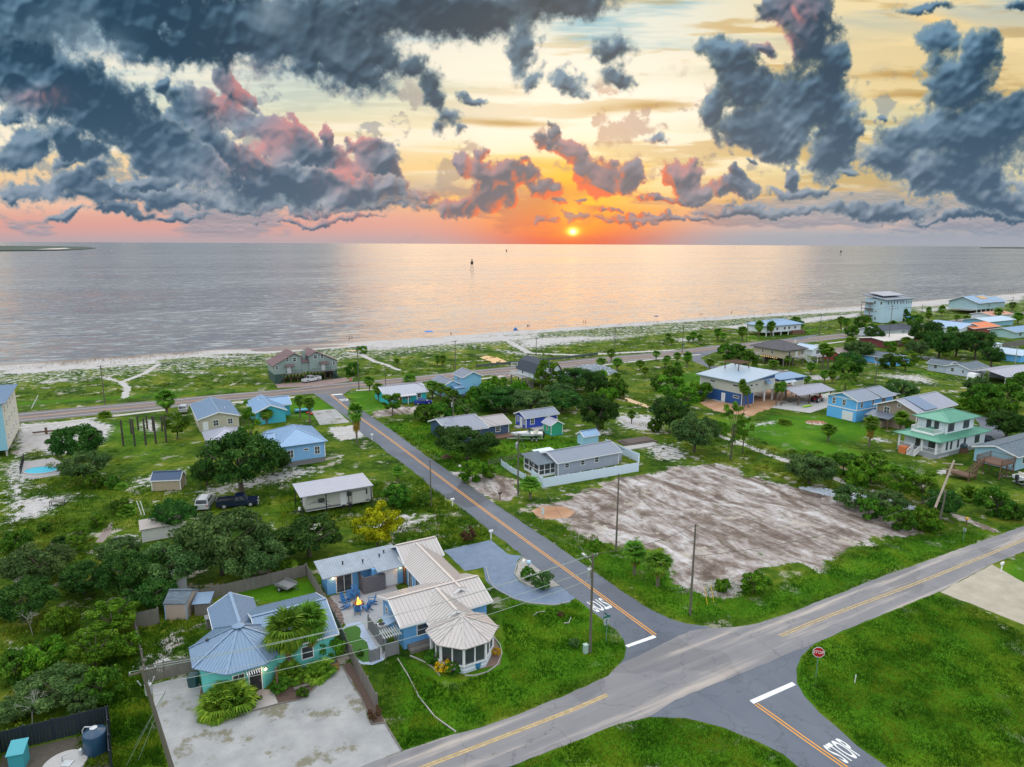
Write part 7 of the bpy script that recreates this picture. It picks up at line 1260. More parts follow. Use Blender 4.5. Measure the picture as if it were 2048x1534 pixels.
# --- ground cover that nobody could count
def scatter(name, polys, n, maker, mat, seed, maxcover=.5, label=None, zoff=0, avoid=()):
    rg = np.random.default_rng(seed); out = []
    for poly, dens in polys:
        W = np.array([P(a, b)[:2] for a, b in poly]); lo, hi = W.min(0), W.max(0); A = 0
        for i in range(len(W)): A += W[i][0]*W[(i+1) % len(W)][1]-W[(i+1) % len(W)][0]*W[i][1]
        bb = (hi-lo).prod(); k = int(dens*bb); p = rg.uniform(lo, hi, (k, 2)); p = p[poly_sd(p[:, 0], p[:, 1], W) > 0]
        if maxcover < 9: c = cover_at(p[:, 0], p[:, 1]); nz = vnoise(p[:, 0], p[:, 1], 8, 2.2)*.6+vnoise(p[:, 0], p[:, 1], 9, .8)*.4; p = p[(np.maximum(c[:, 0], c[:, 1])+(nz-.5)*.8 < maxcover)]
        for av in avoid: 
            if len(p): p = p[poly_sd(p[:, 0], p[:, 1], av) < 0]
        out.append(p)
    p = np.concatenate(out); V, k = maker(p, rg); me = quadmesh(name, V, len(V)//k, k); o = obj_from(me, name, mat); tag(o, kind='stuff'); return o
def blades(hh, ww, per, spread):
    def f(p, rg):
        n = len(p)*per; q = np.repeat(p, per, 0)+rg.normal(0, spread, (n, 2)); nz = np.repeat(vnoise(p[:, 0], p[:, 1], 12, 1.7), per); h = hh*rg.uniform(.5, 1.4, n)*(.45+1.1*nz); a = rg.uniform(0, 6.28, n); w = ww*rg.uniform(.7, 1.3, n)
        b = np.stack([q[:, 0], q[:, 1], np.zeros(n)-.01], -1); s = np.stack([np.cos(a)*w, np.sin(a)*w, np.zeros(n)], -1); ln = rg.normal(0, .45, (n, 2))*h[:, None]; t = b+np.concatenate([ln, h[:, None]], 1)
        return np.stack([b-s, b+s, t], 1).reshape(-1, 3), 3
    return f
def mounds(r, hh, per, leaf):
    def f(p, rg):
        m = len(p); n = m*per; R_ = np.repeat(r*rg.uniform(.4, 1.5, m), per); d = rg.normal(0, 1, (n, 3)); d /= np.linalg.norm(d, axis=1)[:, None]; d[:, 2] = abs(d[:, 2]); u = rg.uniform(.6, 1, n)[:, None]
        c = np.repeat(np.concatenate([p, np.zeros((m, 1))], 1), per, 0)+d*u*np.stack([R_, R_, R_*hh], -1); return leaf_cards(c, d, leaf, rg), 4
    return f
GRASSM = leafmat('grass_blades', [(.010, .045, .002), (.045, .125, .004), (.24, .29, .018)], .3, .7, .3, .38); WEEDM = leafmat('weed_leaves', [(.022, .055, .003), (.075, .13, .006), (.24, .26, .02)], .25, .6, .12)
bigfoot = [L2W(big, [(-1, 3), (13.6, 3), (13.6, -15), (12, -22), (5, -22), (3, -15), (3, -3), (-1, -1)]), L2W(teal, [(-1, -6), (9, -6), (12.5, -2), (12.5, 6.6), (1.5, 8.8), (-1, 3)])]
roads = [[P(*q)[:2] for q in A_L[::-1]+A_R], [P(*q)[:2] for q in DRV]]
scatter('lawn_grass', [([(1632, 1288), (1866, 1190), (1960, 1218), (2048, 1268), (2100, 1534), (1778, 1534), (1642, 1425), (1597, 1366), (1606, 1313)], 70), ([(1030, 1534), (1134, 1492), (1227, 1454), (1298, 1436), (1370, 1438), (1450, 1459), (1508, 1483), (1592, 1534)], 80)], 0, blades(.20, .028, 2, .05), GRASSM, 1, 9)
scatter('lawn_grass', [([(808, 1500), (905, 1467), (1052, 1421), (1139, 1385), (1216, 1350), (1244, 1318), (1248, 1298), (1236, 1265), (1177, 1220), (1148, 1200), (1110, 1214), (1060, 1211), (1000, 1190), (1010, 1290), (1000, 1340), (930, 1360), (870, 1345), (800, 1318), (830, 1400)], 50), ([(770, 1340), (800, 1320), (900, 1468), (806, 1498), (775, 1450), (755, 1410)], 40), ([(1000, 1060), (1060, 1090), (1200, 1160), (1300, 1222), (1372, 1245), (1470, 1252), (1640, 1200), (1811, 1135), (2046, 1050), (1830, 1075), (1680, 1110), (1500, 1195), (1330, 1150), (1100, 1040), (1040, 1020)], 26)], 0, blades(.22, .035, 2, .06), GRASSM, 2, .55, avoid=bigfoot+roads)
scatter('rough_grass', [([(150, 1534), (160, 1400), (250, 1250), (290, 1366), (330, 1534)], 40), ([(300, 1360), (278, 1262), (330, 1240), (420, 1200), (380, 1340)], 18), ([(690, 1090), (760, 1030), (860, 980), (975, 1060), (980, 1080), (887, 1100)], 14), ([(560, 990), (860, 950), (900, 1000), (760, 1060), (560, 1050)], 10), ([(0, 960), (600, 940), (600, 1000), (240, 1060), (0, 1090)], 5), ([(740, 850), (860, 830), (1200, 890), (1000, 940), (900, 940)], 6)], 0, blades(.32, .05, 3, .12), GRASSM, 3, .5, avoid=roads)
scatter('undergrowth', [([(0, 1040), (150, 1040), (200, 1090), (330, 1130), (290, 1250), (240, 1300), (170, 1400), (215, 1440), (0, 1480)], .42), ([(1500, 880), (1640, 905), (1900, 975), (1880, 1060), (1800, 1040), (1720, 1000), (1560, 965), (1480, 940)], .32), ([(1240, 780), (1420, 830), (1500, 870), (1480, 935), (1330, 925), (1290, 880)], .07)], 0, mounds(.75, .75, 60, .13), WEEDM, 4, 9)
scatter('undergrowth', [([(0, 960), (240, 1000), (200, 1080), (0, 1060)], .06), ([(1850, 780), (2048, 780), (2048, 850), (1900, 820)], .08), ([(1200, 720), (1440, 730), (1440, 800), (1230, 800)], .05), ([(1100, 1040), (1500, 1200), (1640, 1150), (1800, 1080), (1660, 1090), (1500, 1180), (1300, 1160)], .10), ([(1680, 740), (1900, 750), (1850, 800), (1700, 780)], .03), ([(900, 770), (1180, 760), (1180, 800), (900, 820)], .12), ([(1820, 690), (2040, 690), (2040, 720), (1820, 720)], .1), ([(60, 905), (260, 900), (260, 960), (100, 980)], .07)], 0, mounds(.6, .6, 34, .16), WEEDM, 5, .6, avoid=roads)
scatter('dune_plants', [([(20, 800), (520, 772), (520, 730), (0, 770)], .16), ([(690, 760), (1350, 700), (1350, 665), (700, 706)], .14), ([(1350, 700), (1700, 662), (1720, 628), (1350, 665)], .09), ([(1830, 640), (2048, 618), (2048, 600), (1830, 622)], .05)], 0, mounds(.55, .5, 22, .2), WEEDM, 6, .62)
scatter('sea_oats', [([(0, 745), (250, 730), (420, 712), (420, 704), (150, 722), (0, 737)], .35), ([(960, 680), (1350, 648), (1725, 618), (1725, 613), (1310, 644), (900, 676)], .12), ([(1850, 612), (2048, 594), (2048, 590), (1850, 606)], .05)], 0, blades(1.0, .05, 4, .35), leafmat('sea_oat_stalks', [(.12, .09, .04), (.22, .17, .08), (.36, .28, .15)], .2), 7, 9)
# ------------------------------------------------------------------ vehicles
def wheel(o, x, y, r, w=.22):
    sg = 1 if y > 0 else -1; t = MB().tube((x, y-w/2, r), (x, y+w/2, r), r, r, 16).build('wheel', BLACK, o); MB().tube((x, y+sg*(w/2-.01), r), (x, y+sg*(w/2+.015), r), r*.58, r*.5, 12).build('rim', STEEL, t)
def car(name, label, cat, px, py, ang, col, L=4.6, W=1.8, H=1.45, kind='sedan'):
    p = P(px, py); o = root(name, label, cat, p, ang); pm, n, b = new_mat('car_paint'); b.inputs['Base Color'].default_value = (*col, 1); b.inputs['Roughness'].default_value = .25; b.inputs['Coat Weight'].default_value = .6; b.inputs['Metallic'].default_value = .2
    h = L/2; bz = .62*H if kind != 'pickup' else .58*H; gl = GLASS
    prof = {'sedan': [(-h, .35), (-h, .62*H), (-h+.5, .66*H), (h-1.2, .66*H), (h-.1, .55*H), (h, .34)], 'suv': [(-h, .4), (-h, .62*H), (-h+.1, .64*H), (h-1.1, .64*H), (h-.1, .56*H), (h, .38)], 'pickup': [(-h, .5), (-h, .6*H), (h-1.4, .6*H), (h-.1, .56*H), (h, .48)]}[kind]
    prof = prof+[(h*.86, .28 if kind != 'pickup' else .4), (-h*.9, .28 if kind != 'pickup' else .4)]
    MB().prism(prof[::-1], 'y', -W/2, W/2).build('body', pm, o); tz = prof[2][1]
    cab = {'sedan': [(-h+.75, tz), (-h+1.35, H), (h*.12, H), (h-1.35, tz)], 'suv': [(-h+.08, tz), (-h+.35, H), (h*.12, H), (h-1.25, tz)], 'pickup': [(-h*.18, tz), (-h*.10, H), (h*.30, H), (h-1.5, tz)]}[kind]
    (a0, z0), (a1, z1), (a2, z2), (a3, z3) = cab; i = .14
    MB().hexa([(a0, -W/2+.04, z0), (a3, -W/2+.04, z0), (a3, W/2-.04, z0), (a0, W/2-.04, z0)], [(a1, -W/2+i, z1), (a2, -W/2+i, z1), (a2, W/2-i, z1), (a1, W/2-i, z1)]).build('cabin', pm, o)
    g = MB(); e = .012
    lp = lambda u, v, sy: (a0+(a3-a0)*u+((a1+(a2-a1)*u)-(a0+(a3-a0)*u))*v, sy*(W/2-.04-(i-.04)*v+e), z0+(z1-z0)*v)
    for sy in (-1, 1):
        for u0, u1 in ((.10, .47), (.52, .90)): g.poly([lp(u0, .12, sy), lp(u1, .12, sy), lp(u1, .86, sy), lp(u0, .86, sy)])
    g.build('side_window', gl, o)
    for nm, ea, eb, sg in (('windscreen', (a3, z3), (a2, z2), 1), ('rear_window', (a0, z0), (a1, z1), -1)):
        q = lambda t, y: (ea[0]+(eb[0]-ea[0])*t+sg*.02, y*(1-.08*t), ea[1]+(eb[1]-ea[1])*t+.012)
        MB().poly([q(.1, -W/2+.16), q(.1, W/2-.16), q(.9, W/2-.2), q(.9, -W/2+.2)]).build(nm, gl, o)
    if kind == 'pickup': bd = MB(); bd.box(-h+.08, -h*.2, -W/2+.1, W/2-.1, tz+.002, tz+.012); bd.build('bed_floor', BLACK, o); bx = MB(); bx.box(-h, -h*.19, -W/2, -W/2+.08, tz, tz+.28).box(-h, -h*.19, W/2-.08, W/2, tz, tz+.28).box(-h, -h+.07, -W/2+.08, W/2-.08, tz, tz+.28); bx.build('bed', pm, o)
    if kind == 'suv': rk = MB(); [rk.box(a1+.1, a2-.1, s_*(W/2-.3)-.02, s_*(W/2-.3)+.02, H, H+.07) for s_ in (-1, 1)]; rk.build('roof_rack', DARKM, o)
    for sy in (-1, 1): MB().box(h-.03, h+.015, sy*(W/2-.35)-.16, sy*(W/2-.35)+.16, .42*H, .52*H).build('headlight', WHITE, o); MB().box(-h-.012, -h+.02, sy*(W/2-.2)-.12, sy*(W/2-.2)+.12, .44*H, .56*H).build('tail_light', RED, o)
    MB().box(h-.02, h+.06, -W/2+.05, W/2-.05, .3, .45).build('bumper', DARKM if kind != 'pickup' else STEEL, o)
    r = .33 if kind != 'pickup' else .42
    for x in (-h*.62, h*.64):
        for y in (-W/2+.08, W/2-.08): wheel(o, x, y, r)
    return o
car('pickup_truck', 'dark navy pickup truck parked on the grass left of the camper', 'truck', 476, 1012, GA-R(14), (.006, .012, .045), 6.0, 2.0, 1.9, 'pickup')
car('parked_van', 'silver white van with a roof rack behind the navy pickup, half under the oak', 'van', 412, 1012, GA+R(70), (.45, .47, .5), 4.9, 1.95, 1.85, 'suv')
car('parked_car', 'shiny royal blue car in front of the turquoise house', 'car', 846, 808, GA-R(15), (.005, .025, .30), 4.5, 1.8, 1.4)
car('pickup_truck', 'white pickup truck parked under the sage green stilt duplex', 'truck', 623, 763, GA+R(200), (.6, .62, .65), 5.6, 1.95, 1.85, 'pickup')
car('parked_car', 'white car parked beside the beige cottage near the highway', 'car', 368, 823, GA+R(80), (.6, .62, .64), 4.8, 1.9, 1.8, 'suv')
car('parked_car', 'dark car on the drive right of the green roofed house', 'car', 1978, 889, GA-R(60), (.02, .03, .05), 4.6, 1.9, 1.7, 'suv')
car('parked_car', 'dark car under the white pergola carport of the light blue two storey house', 'car', 941, 794, GA, (.02, .025, .03), 4.4, 1.8, 1.4)
# camper trailer
o = root('camper_trailer', 'white and grey camper with curved stripes, under the long metal carport', 'camper', P(613, 1031), GA-R(2)); CW = solid('camper_white', (.50, .49, .46), .4, var=.06)
MB().prism([(0, .55), (9.6, .55), (10.2, 1.2), (10.1, 2.9), (9.7, 3.15), (.9, 3.15), (.1, 2.5), (-.3, 1.5)], 'y', 0, 2.4).build('body', CW, o)
st = MB(); DS = solid('camper_stripe', (.13, .14, .15), .5)
for k, (a, z) in enumerate([(.4, 1.6), (1.0, 1.3), (5.2, 2.7)]): st.path([(a+i*.5, -.012, z+.5*math.sin(i*.55+k)) for i in range(7)], .05, 4)
st.box(-.05, 9.7, -.012, 0, .7, .95).build('stripes', DS, o)
for x, z, w, h in ((2.3, 1.7, .9, .6), (6.5, 2.0, .6, .6), (8.0, 1.7, .7, .5), (9.1, 1.9, .4, .8)): window(o, 'S', 0, x, z, w, h, '', DS, .05)
door(o, 'S', 0, 5.6, .75, .75, 1.9); MB().box(6.9, 9.0, -.35, 0, .8, 2.7).build('slide_out', CW, o)
for x in (5.6, 6.6): wheel(o, x, .1, .36)
MB().beam((-.2, .7, .5), (-1.6, 1.2, .5), .1, .1).beam((-.2, 1.7, .5), (-1.6, 1.2, .5), .1, .1).build('tow_bar', DARKM, o); MB().lathe([(.16, .5), (.2, .6), (.2, .95), (.1, 1.05)], (-.75, 1.2), 10).build('gas_bottle', WHITE, o)
def hull(L, W, H):
    m = MB(); R_ = []
    for t, w, kz in ((0, .9, .1), (.3, 1, .0), (.6, .95, .0), (.8, .7, .12), (.93, .35, .35), (1.0, .04, .6)):
        x = t*L; ww = W/2*w; R_.append([(x, -ww, H), (x, -ww*.92, H*.55+kz*H*.2), (x, 0, kz*H), (x, ww*.92, H*.55+kz*H*.2), (x, ww, H)])
    for a, b in zip(R_[:-1], R_[1:]):
        for i in range(4): m.poly([a[i], b[i], b[i+1], a[i+1]])
        m.poly([(a[0][0], a[0][1], H-.12), (b[0][0], b[0][1], H-.12), (b[4][0], b[4][1], H-.12), (a[4][0], a[4][1], H-.12)])
    m.poly(R_[0]); return m
def boat(label, px, py, ang, L=7.0, W=2.3, trl=True, cabin=True, zt=.75):
    p = P(px, py); o = root('motorboat', label, 'boat', (p[0], p[1], zt if trl else .2), ang); HW = solid('gelcoat', (.55, .57, .6), .25, var=.04); hull(L, W, 1.0).build('hull', HW, o)
    sd = MB(); sd.beam((.4, -W/2-.005, .62), (L*.78, -W*.36, .66), .03, .09).beam((.4, W/2+.005, .62), (L*.78, W*.36, .66), .03, .09); sd.build('stripe', DARKM, o)
    if cabin: MB().hexa([(L*.42, -W*.3, .88), (L*.85, -W*.12, .9), (L*.85, W*.12, .9), (L*.42, W*.3, .88)], [(L*.45, -W*.25, 1.25), (L*.72, -W*.1, 1.1), (L*.72, W*.1, 1.1), (L*.45, W*.25, 1.25)]).build('foredeck', HW, o); MB().slab([(L*.38, -W*.34, 1.1), (L*.48, -W*.3, 1.55), (L*.48, W*.3, 1.55), (L*.38, W*.34, 1.1)], .03).build('windscreen', GLASS, o)
    for y in (-.45, .45): MB().box(L*.15, L*.28, y-.25, y+.25, .88, 1.2).box(L*.15, L*.18, y-.25, y+.25, 1.2, 1.5).build('seat', solid('seat_cream', (.5, .47, .4), .6), o)
    MB().box(-.45, -.02, -.2, .2, .4, 1.3).box(-.35, -.1, -.08, .08, -.3, .4).build('outboard_motor', DARKM, o)
    if trl:
        t = root('boat_trailer', 'galvanised trailer under '+label.split(',')[0], 'trailer', p, ang); f = MB(); f.beam((0, -.8, .6), (L*.7, -.6, .6), .1, .1).beam((0, .8, .6), (L*.7, .6, .6), .1, .1).beam((L*.7, -.6, .6), (L*1.12, 0, .5), .1, .1).beam((L*.7, .6, .6), (L*1.12, 0, .5), .1, .1).beam((.1, -.8, .6), (.1, .8, .6), .1, .1); f.build('frame', STEEL, t)
        for x in (L*.2, L*.34):
            for y in (-.95, .95): wheel(t, x, y, .33)
boat('white motorboat on a trailer, on the lawn below the royal blue cottage', 1085, 881, GA+R(152), 6.6); boat('white motorboat at the right edge, below the brown raised deck', 2033, 972, GA-R(12), 6.5, 2.3)
o = root('utility_trailer', 'small grey open trailer parked under the oaks behind the teal cottage', 'trailer', P(572, 1177), GA-R(60)); MB().box(-1.1, 1.1, -.8, .8, .45, .55).box(-1.1, 1.1, -.82, -.78, .56, .85).box(-1.1, 1.1, .78, .82, .56, .85).build('bed', FENCEG, o); MB().beam((1.1, 0, .5), (2.2, 0, .45), .08, .08).build('tow_bar', DARKM, o); wheel(o, 0, -.95, .3); wheel(o, 0, .95, .3)
# tractor
o = root('farm_tractor', 'red tractor parked inside the open shelter', 'tractor', P(1632, 804), GA+R(10)); MB().box(.3, 2.3, -.35, .35, .8, 1.45).build('bonnet', RED, o); MB().box(-.9, .3, -.55, .55, .8, 1.2).build('body', RED, o); MB().box(-.6, -.1, -.3, .3, 1.2, 1.5).box(-.65, -.5, -.3, .3, 1.5, 1.9).build('seat', BLACK, o)
for x, r in ((-.5, .75), (1.9, .45)):
    for y in (-.75, .75): wheel(o, x, y, r, .35)
MB().tube((1.7, .2, 1.4), (1.7, .2, 2.1), .05).build('exhaust', DARKM, o); MB().beam((-.8, -.5, 1.2), (-.8, -.5, 2.3), .07, .07).beam((-.8, .5, 1.2), (-.8, .5, 2.3), .07, .07).beam((-.8, -.5, 2.3), (-.8, .5, 2.3), .07, .07).build('roll_bar', DARKM, o)
o = root('kayak', 'lime green kayak lying by the open shelter', 'kayak', P(1607, 815), GA); hull(3.4, .8, .35).build('hull', solid('lime', (.35, .60, .03), .4), o)
# ------------------------------------------------------------------ poles, wires, signs
POLES = {}
def pole(key, label, px, by, ty, arm=1.8, trans=False, name='utility_pole', r=.16, lamp=False, tx=None, ins=True, mat=None, steel=False):
    g = P(px, by); h = height_to(g, ty); o = root(name, label, 'pole', g, GA+R(90) if arm else 0); dx = 0
    if tx is not None: w = P(tx, ty, 0); dx = ((tx-px)*depth_px(g))
    topw = Vector((dx*math.cos(-o.rotation_euler[2]), dx*math.sin(-o.rotation_euler[2]), h)); MB().tube((0, 0, -.2), topw, r, r*.62, 12).build('shaft', mat or WOODP, o)
    at = lambda t: Vector((topw.x*t, topw.y*t, h*t)); tips = []
    if arm:
        c = at(.965); MB().beam(c+Vector((.16, -arm/2, 0)), c+Vector((.16, arm/2, 0)), .10, .12).build('crossarm', WOODP, o)
        for y in (-arm*.46, -arm*.16, arm*.46): q = c+Vector((.16, y, .06)); MB().lathe([(.03, q.z), (.055, q.z+.05), (.055, q.z+.14), (.02, q.z+.2)], (q.x, q.y), 8).build('insulator', STEEL, o); tips.append(q+Vector((0, 0, .2)))
    else: tips.append(at(.99))
    if trans: c = at(.80); m = MB(); m.lathe([(.18, c.z-.5), (.26, c.z-.44), (.26, c.z+.36), (.18, c.z+.44)], (c.x+.42, c.y), 14); m.tube((c.x+.42, c.y+.08, c.z+.42), (c.x+.42, c.y+.08, c.z+.68), .04).tube((c.x+.42, c.y-.08, c.z+.42), (c.x+.42, c.y-.08, c.z+.68), .04).beam((c.x, c.y, c.z+.2), (c.x+.3, c.y, c.z+.2), .1, .08); m.build('transformer', STEEL, o)
    if trans == 2:
        for s_ in (-1, 1): c = at(.86); MB().tube((c.x+.1, c.y+s_*.35, c.z), (c.x+.1, c.y+s_*.55, c.z+.45), .05).build('fuse_cutout', STEEL, o)
    if lamp: c = at(.9); q = MB().path([c, c+Vector((.6, 0, .35)), c+Vector((1.3, 0, .4))], .035).build('lamp_arm', STEEL, o); MB().box(c.x+1.2, c.x+1.75, c.y-.13, c.y+.13, c.z+.33, c.z+.45).build('lamp_head', STEEL, q)
    POLES[key] = (o, tips, h); return o
def W3(o, v): a = o.rotation_euler[2]; return Vector((o.location[0]+v.x*math.cos(a)-v.y*math.sin(a), o.location[1]+v.x*math.sin(a)+v.y*math.cos(a), v.z))
pole('a', 'tall leaning wooden pole with a transformer in the bottom left, beside the gravel yard', 352, 1560, 1338, trans=2, tx=309, r=.19); pole('b', 'wooden pole with transformer and lamp arm on the corner lawn by the side street', 1180, 1305, 1108, trans=True, lamp=True, arm=1.4); pole('c', 'slim wooden pole at the lower edge of the bare sandy plot', 1380, 1230, 1048, arm=0, r=.14); pole('d', 'slim wooden pole left of centre on the bare sandy plot', 1232, 1100, 948, arm=0, r=.14)
pole('e', 'wooden pole by the sandy drive of the grey ranch house', 1036, 988, 868, arm=1.2, trans=True); pole('f', 'thin wooden pole on the verge of the side street, right of the camper', 862, 1013, 920, arm=0, r=.12); pole('g', 'wooden pole before the navy house roof', 907, 866, 796, arm=1.2, trans=True); pole('h', 'tall pole at the highway corner behind the first corner palm', 718, 780, 692, arm=1.6); pole('i', 'wooden pole at the far left of the highway', 210, 809, 730, arm=1.6); pole('j', 'thin pole in front of the turquoise house end', 772, 792, 730, arm=0, r=.11)
pole('k', 'highway pole behind the light blue two storey house', 911, 746, 681, arm=1.6); pole('l', 'highway pole behind the gambrel house', 1072, 722, 675, arm=1.4); pole('m', 'highway pole right of the rubble heap', 1229, 702, 655, arm=1.6); pole('n', 'highway pole with a small green sign by the branch street', 1364, 708, 650, arm=1.6); pole('o', 'highway pole at the left end of the white beach house', 1493, 681, 641, arm=1.6); pole('p', 'highway pole right of the white beach house', 1639, 670, 628, arm=1.6); pole('r', 'tall pole in front of the white tower house', 1776, 691, 610, arm=1.8); pole('s', 'far highway pole right of the tower house', 1842, 638, 609, arm=1.8); pole('t', 'far highway pole by the far blue beach house', 2021, 634, 594, arm=1.8)
pole('u', 'pole with transformer between the sky blue house and the white bungalow', 1750, 770, 718, arm=1.2, trans=True); pole('v', 'pole with transformer in the trees above the white bungalow', 1889, 704, 664, arm=1.2, trans=True); pole('w', 'pale metal pole with lamp heads at the far right edge', 2030, 727, 693, arm=1.4, lamp=True, mat=STEEL); pole('x', 'pole with a small street light beside the stilt house stair', 1577, 751, 712, arm=0, lamp=True, r=.1)
pole('y', 'lower green stained part of the broken pole at the ditch thicket', 1874, 1064, 980, arm=0, r=.17, name='utility_pole', tx=1881); 
a = P(1874, 990, 5.5); o = root('broken_pole', 'pale broken upper length of pole leaning up across the thicket beside the green roofed house', 'pole', (a[0], a[1], 4.0), 0); q = Vector((3.9, 3.2, 5.6)); MB().tube((0, 0, -.4), q, .17, .12, 10).build('shaft', solid('bare_wood', (.33, .27, .22), .9, var=.3), o); MB().beam(q*.92-Vector((1.1, -.6, .1)), q*.92+Vector((1.1, -.6, .1)), .12, .12).build('crossarm', MATS['bare_wood'], o); MB().beam(q*.78-Vector((.9, -.5, .0)), q*.78+Vector((.9, -.5, .1)), .1, .1).build('brace', MATS['bare_wood'], o)
o = root('leaning_post', 'short white post leaning in the grass beside the far left highway', 'post', P(63, 817), 0); MB().tube((0, 0, 0), (2.0, 0, 3.2), .12, .1, 8).build('shaft', WHITE, o)
WIREM = solid('wire', (.05, .05, .05), .5); WIREG = solid('wire_pale', (.28, .34, .30), .5)
def wire(k0, i0, k1, i1, label, sag=.9, r=.024, mat=None, z0=None, z1=None):
    A = W3(POLES[k0][0], POLES[k0][1][min(i0, len(POLES[k0][1])-1)]); B = W3(POLES[k1][0], POLES[k1][1][min(i1, len(POLES[k1][1])-1)])
    if z0 is not None: A.z -= z0
    if z1 is not None: B.z -= z1
    n = 14; pts = []
    for i in range(n+1): t = i/n; p = A+(B-A)*t; p.z -= sag*4*t*(1-t); pts.append(p-A)
    o = MB().path(pts, r, 4).build('power_wire', mat or WIREM); o.location = A; tag(o, label, 'wire', 'overhead wires'); return o
wire('a', 0, 'b', 0, 'nearer top wire from the bottom left pole to the lawn pole', 1.0, .02, WIREG); wire('a', 2, 'b', 2, 'farther top wire from the bottom left pole to the lawn pole', 1.0, .02, WIREG); wire('a', 1, 'b', 1, 'lowest wire crossing in front of both near houses', 1.0, .022, WIREG, 2.4, 2.6); wire('a', 1, 'b', 1, 'second lowest wire crossing in front of both near houses', .9, .022, WIREG, 1.5, 1.6)
wire('b', 0, 'c', 0, 'wire from the lawn pole to the slim pole by the sandy plot', .6); wire('b', 2, 'e', 1, 'upper wire along the side street from the lawn pole', 1.0); wire('b', 1, 'f', 0, 'wire from the lawn pole to the thin verge pole', 1.0); wire('e', 0, 'g', 0, 'upper wire between the sandy drive pole and the navy house pole', .8); wire('e', 2, 'g', 2, 'lower wire between the sandy drive pole and the navy house pole', .8); wire('g', 0, 'j', 0, 'wire from the navy house pole to the turquoise house pole', .8); wire('g', 2, 'h', 2, 'wire from the navy house pole to the highway corner pole', 1)
wire('c', 0, 'y', 0, 'lower wire sweeping over the bare sandy plot', 1.6, z0=3.6, z1=.2); wire('c', 0, 'd', 0, 'wire between the two slim poles on the sandy plot', .5, z0=2)
for a_, b_, l_ in (('i', 'h', 'long wire along the highway from the far left pole'), ('h', 'k', 'highway wire behind the turquoise house'), ('k', 'l', 'highway wire between the two storey house and the gambrel house'), ('l', 'm', 'highway wire above the rubble heap'), ('m', 'n', 'highway wire over the meadow palms'), ('n', 'o', 'highway wire left of the white beach house'), ('o', 'p', 'highway wire across the white beach house'), ('p', 'r', 'highway wire before the dune palms'), ('r', 's', 'highway wire right of the white tower house'), ('s', 't', 'farthest wire along the highway, near the right edge'), ('u', 'x', 'wire behind the blue cabana'), ('u', 'v', 'wire over the white bungalow trees')): wire(a_, 0, b_, 0, l_, 1.2, .03)
for (x, y), lab in (((272, 1472), 'longest of the guy wires left of the bottom left pole'), ((296, 1462), 'middle of the guy wires left of the bottom left pole'), ((288, 1434), 'shortest of the guy wires left of the bottom left pole')):
    A = W3(POLES['a'][0], Vector((0, 0, POLES['a'][2]*.82))); B = P(x-20, y+60); o = MB().path([(0, 0, 0), tuple(B-A)], .018, 4).build('guy_wire', WIREG); o.location = A; tag(o, lab, 'wire', 'guy wires')
o = root('junction_box', 'small pale green utility box beside the lawn pole', 'utility box', P(1171, 1306), GA); MB().box(-.2, .2, -.2, .2, 0, .9).box(-.23, .23, -.23, .23, .9, .96).build('cabinet', solid('box_green', (.30, .42, .36), .6), o)
GPOST = solid('sign_post_green', (.10, .22, .17), .5)
def face_text(o, txt, c, ang_face, size, mat, sx=1.0, off=.02, name='lettering'):
    cu = bpy.data.curves.new(name, 'FONT'); cu.body = txt; cu.align_x = 'CENTER'; cu.align_y = 'CENTER'; cu.size = size; cu.offset = .004; t = bpy.data.objects.new(name, cu); COL.objects.link(t); dg = bpy.context.evaluated_depsgraph_get(); me = bpy.data.meshes.new_from_object(t.evaluated_get(dg)); bpy.data.objects.remove(t)
    me.materials.clear(); me.materials.append(mat); ob = bpy.data.objects.new(name, me); COL.objects.link(ob); ob.parent = o; ob.rotation_euler = (math.pi/2, 0, 0); ob.location = c; ob.scale = (sx, 1, 1); return ob
def stop_sign(label, px, py, face, front=True, extra=False, R0=.42, h=2.1):
    """face: direction the front looks to, world angle"""
    o = root('stop_sign', label, 'sign', P(px, py), face+math.pi/2); MB().box(-.035, .035, -.0, .05, -.1, h+2*R0 if not extra else h+1.3).build('post', GPOST, o)
    rg_ = lambda r, y: [(r*math.cos(R(22.5+45*i)), y, h+R0+r*math.sin(R(22.5+45*i))) for i in range(8)]
    b_ = MB().hexa(rg_(R0, -.035), rg_(R0, -.012)).build('plate', STEEL, o); MB().poly(rg_(R0*.995, -.037)).build('white_border', WHITE, b_); MB().poly(rg_(R0*.91, -.040)).build('red_face', RED, b_); face_text(o, 'STOP', (0, -.044, h+R0), 0, R0*.80, WHITE, .85, name='stop_lettering')
    if extra: MB().box(-.45, .45, -.01, .0, h+2*R0+.05, h+2*R0+.25).build('street_name_plate', solid('street_green', (.0, .13, .08), .5), o); MB().box(-.01, .0, -.45, .45, h+2*R0+.27, h+2*R0+.47).build('street_name_plate', MATS['street_green'], o)
    return o
stop_sign('red octagonal stop sign on a green post at the near right corner of the crossing', 1632, 1353, R(-104), R0=.56, h=2.0)
stop_sign('stop sign seen from behind with green street name blades, on the lawn corner', 1212, 1285, GA+math.pi/2, extra=True, h=1.9); stop_sign('small red stop sign facing down the side street at the highway', 702, 777, GA-math.pi/2, R0=.55, h=2.0)
def post_sign(label, px, py, h, w, hh, ang, mat, n=1, name='road_sign', pm=None):
    o = root(name, label, 'sign', P(px, py), ang); MB().box(-.03, .03, 0, .05, 0, h).build('post', pm or STEEL, o)
    for i in range(n): MB().box(-w/2, w/2, -.03, -.005, h-hh*(i+1)-.08*i, h-hh*i-.08*i).build('panel', mat, o)
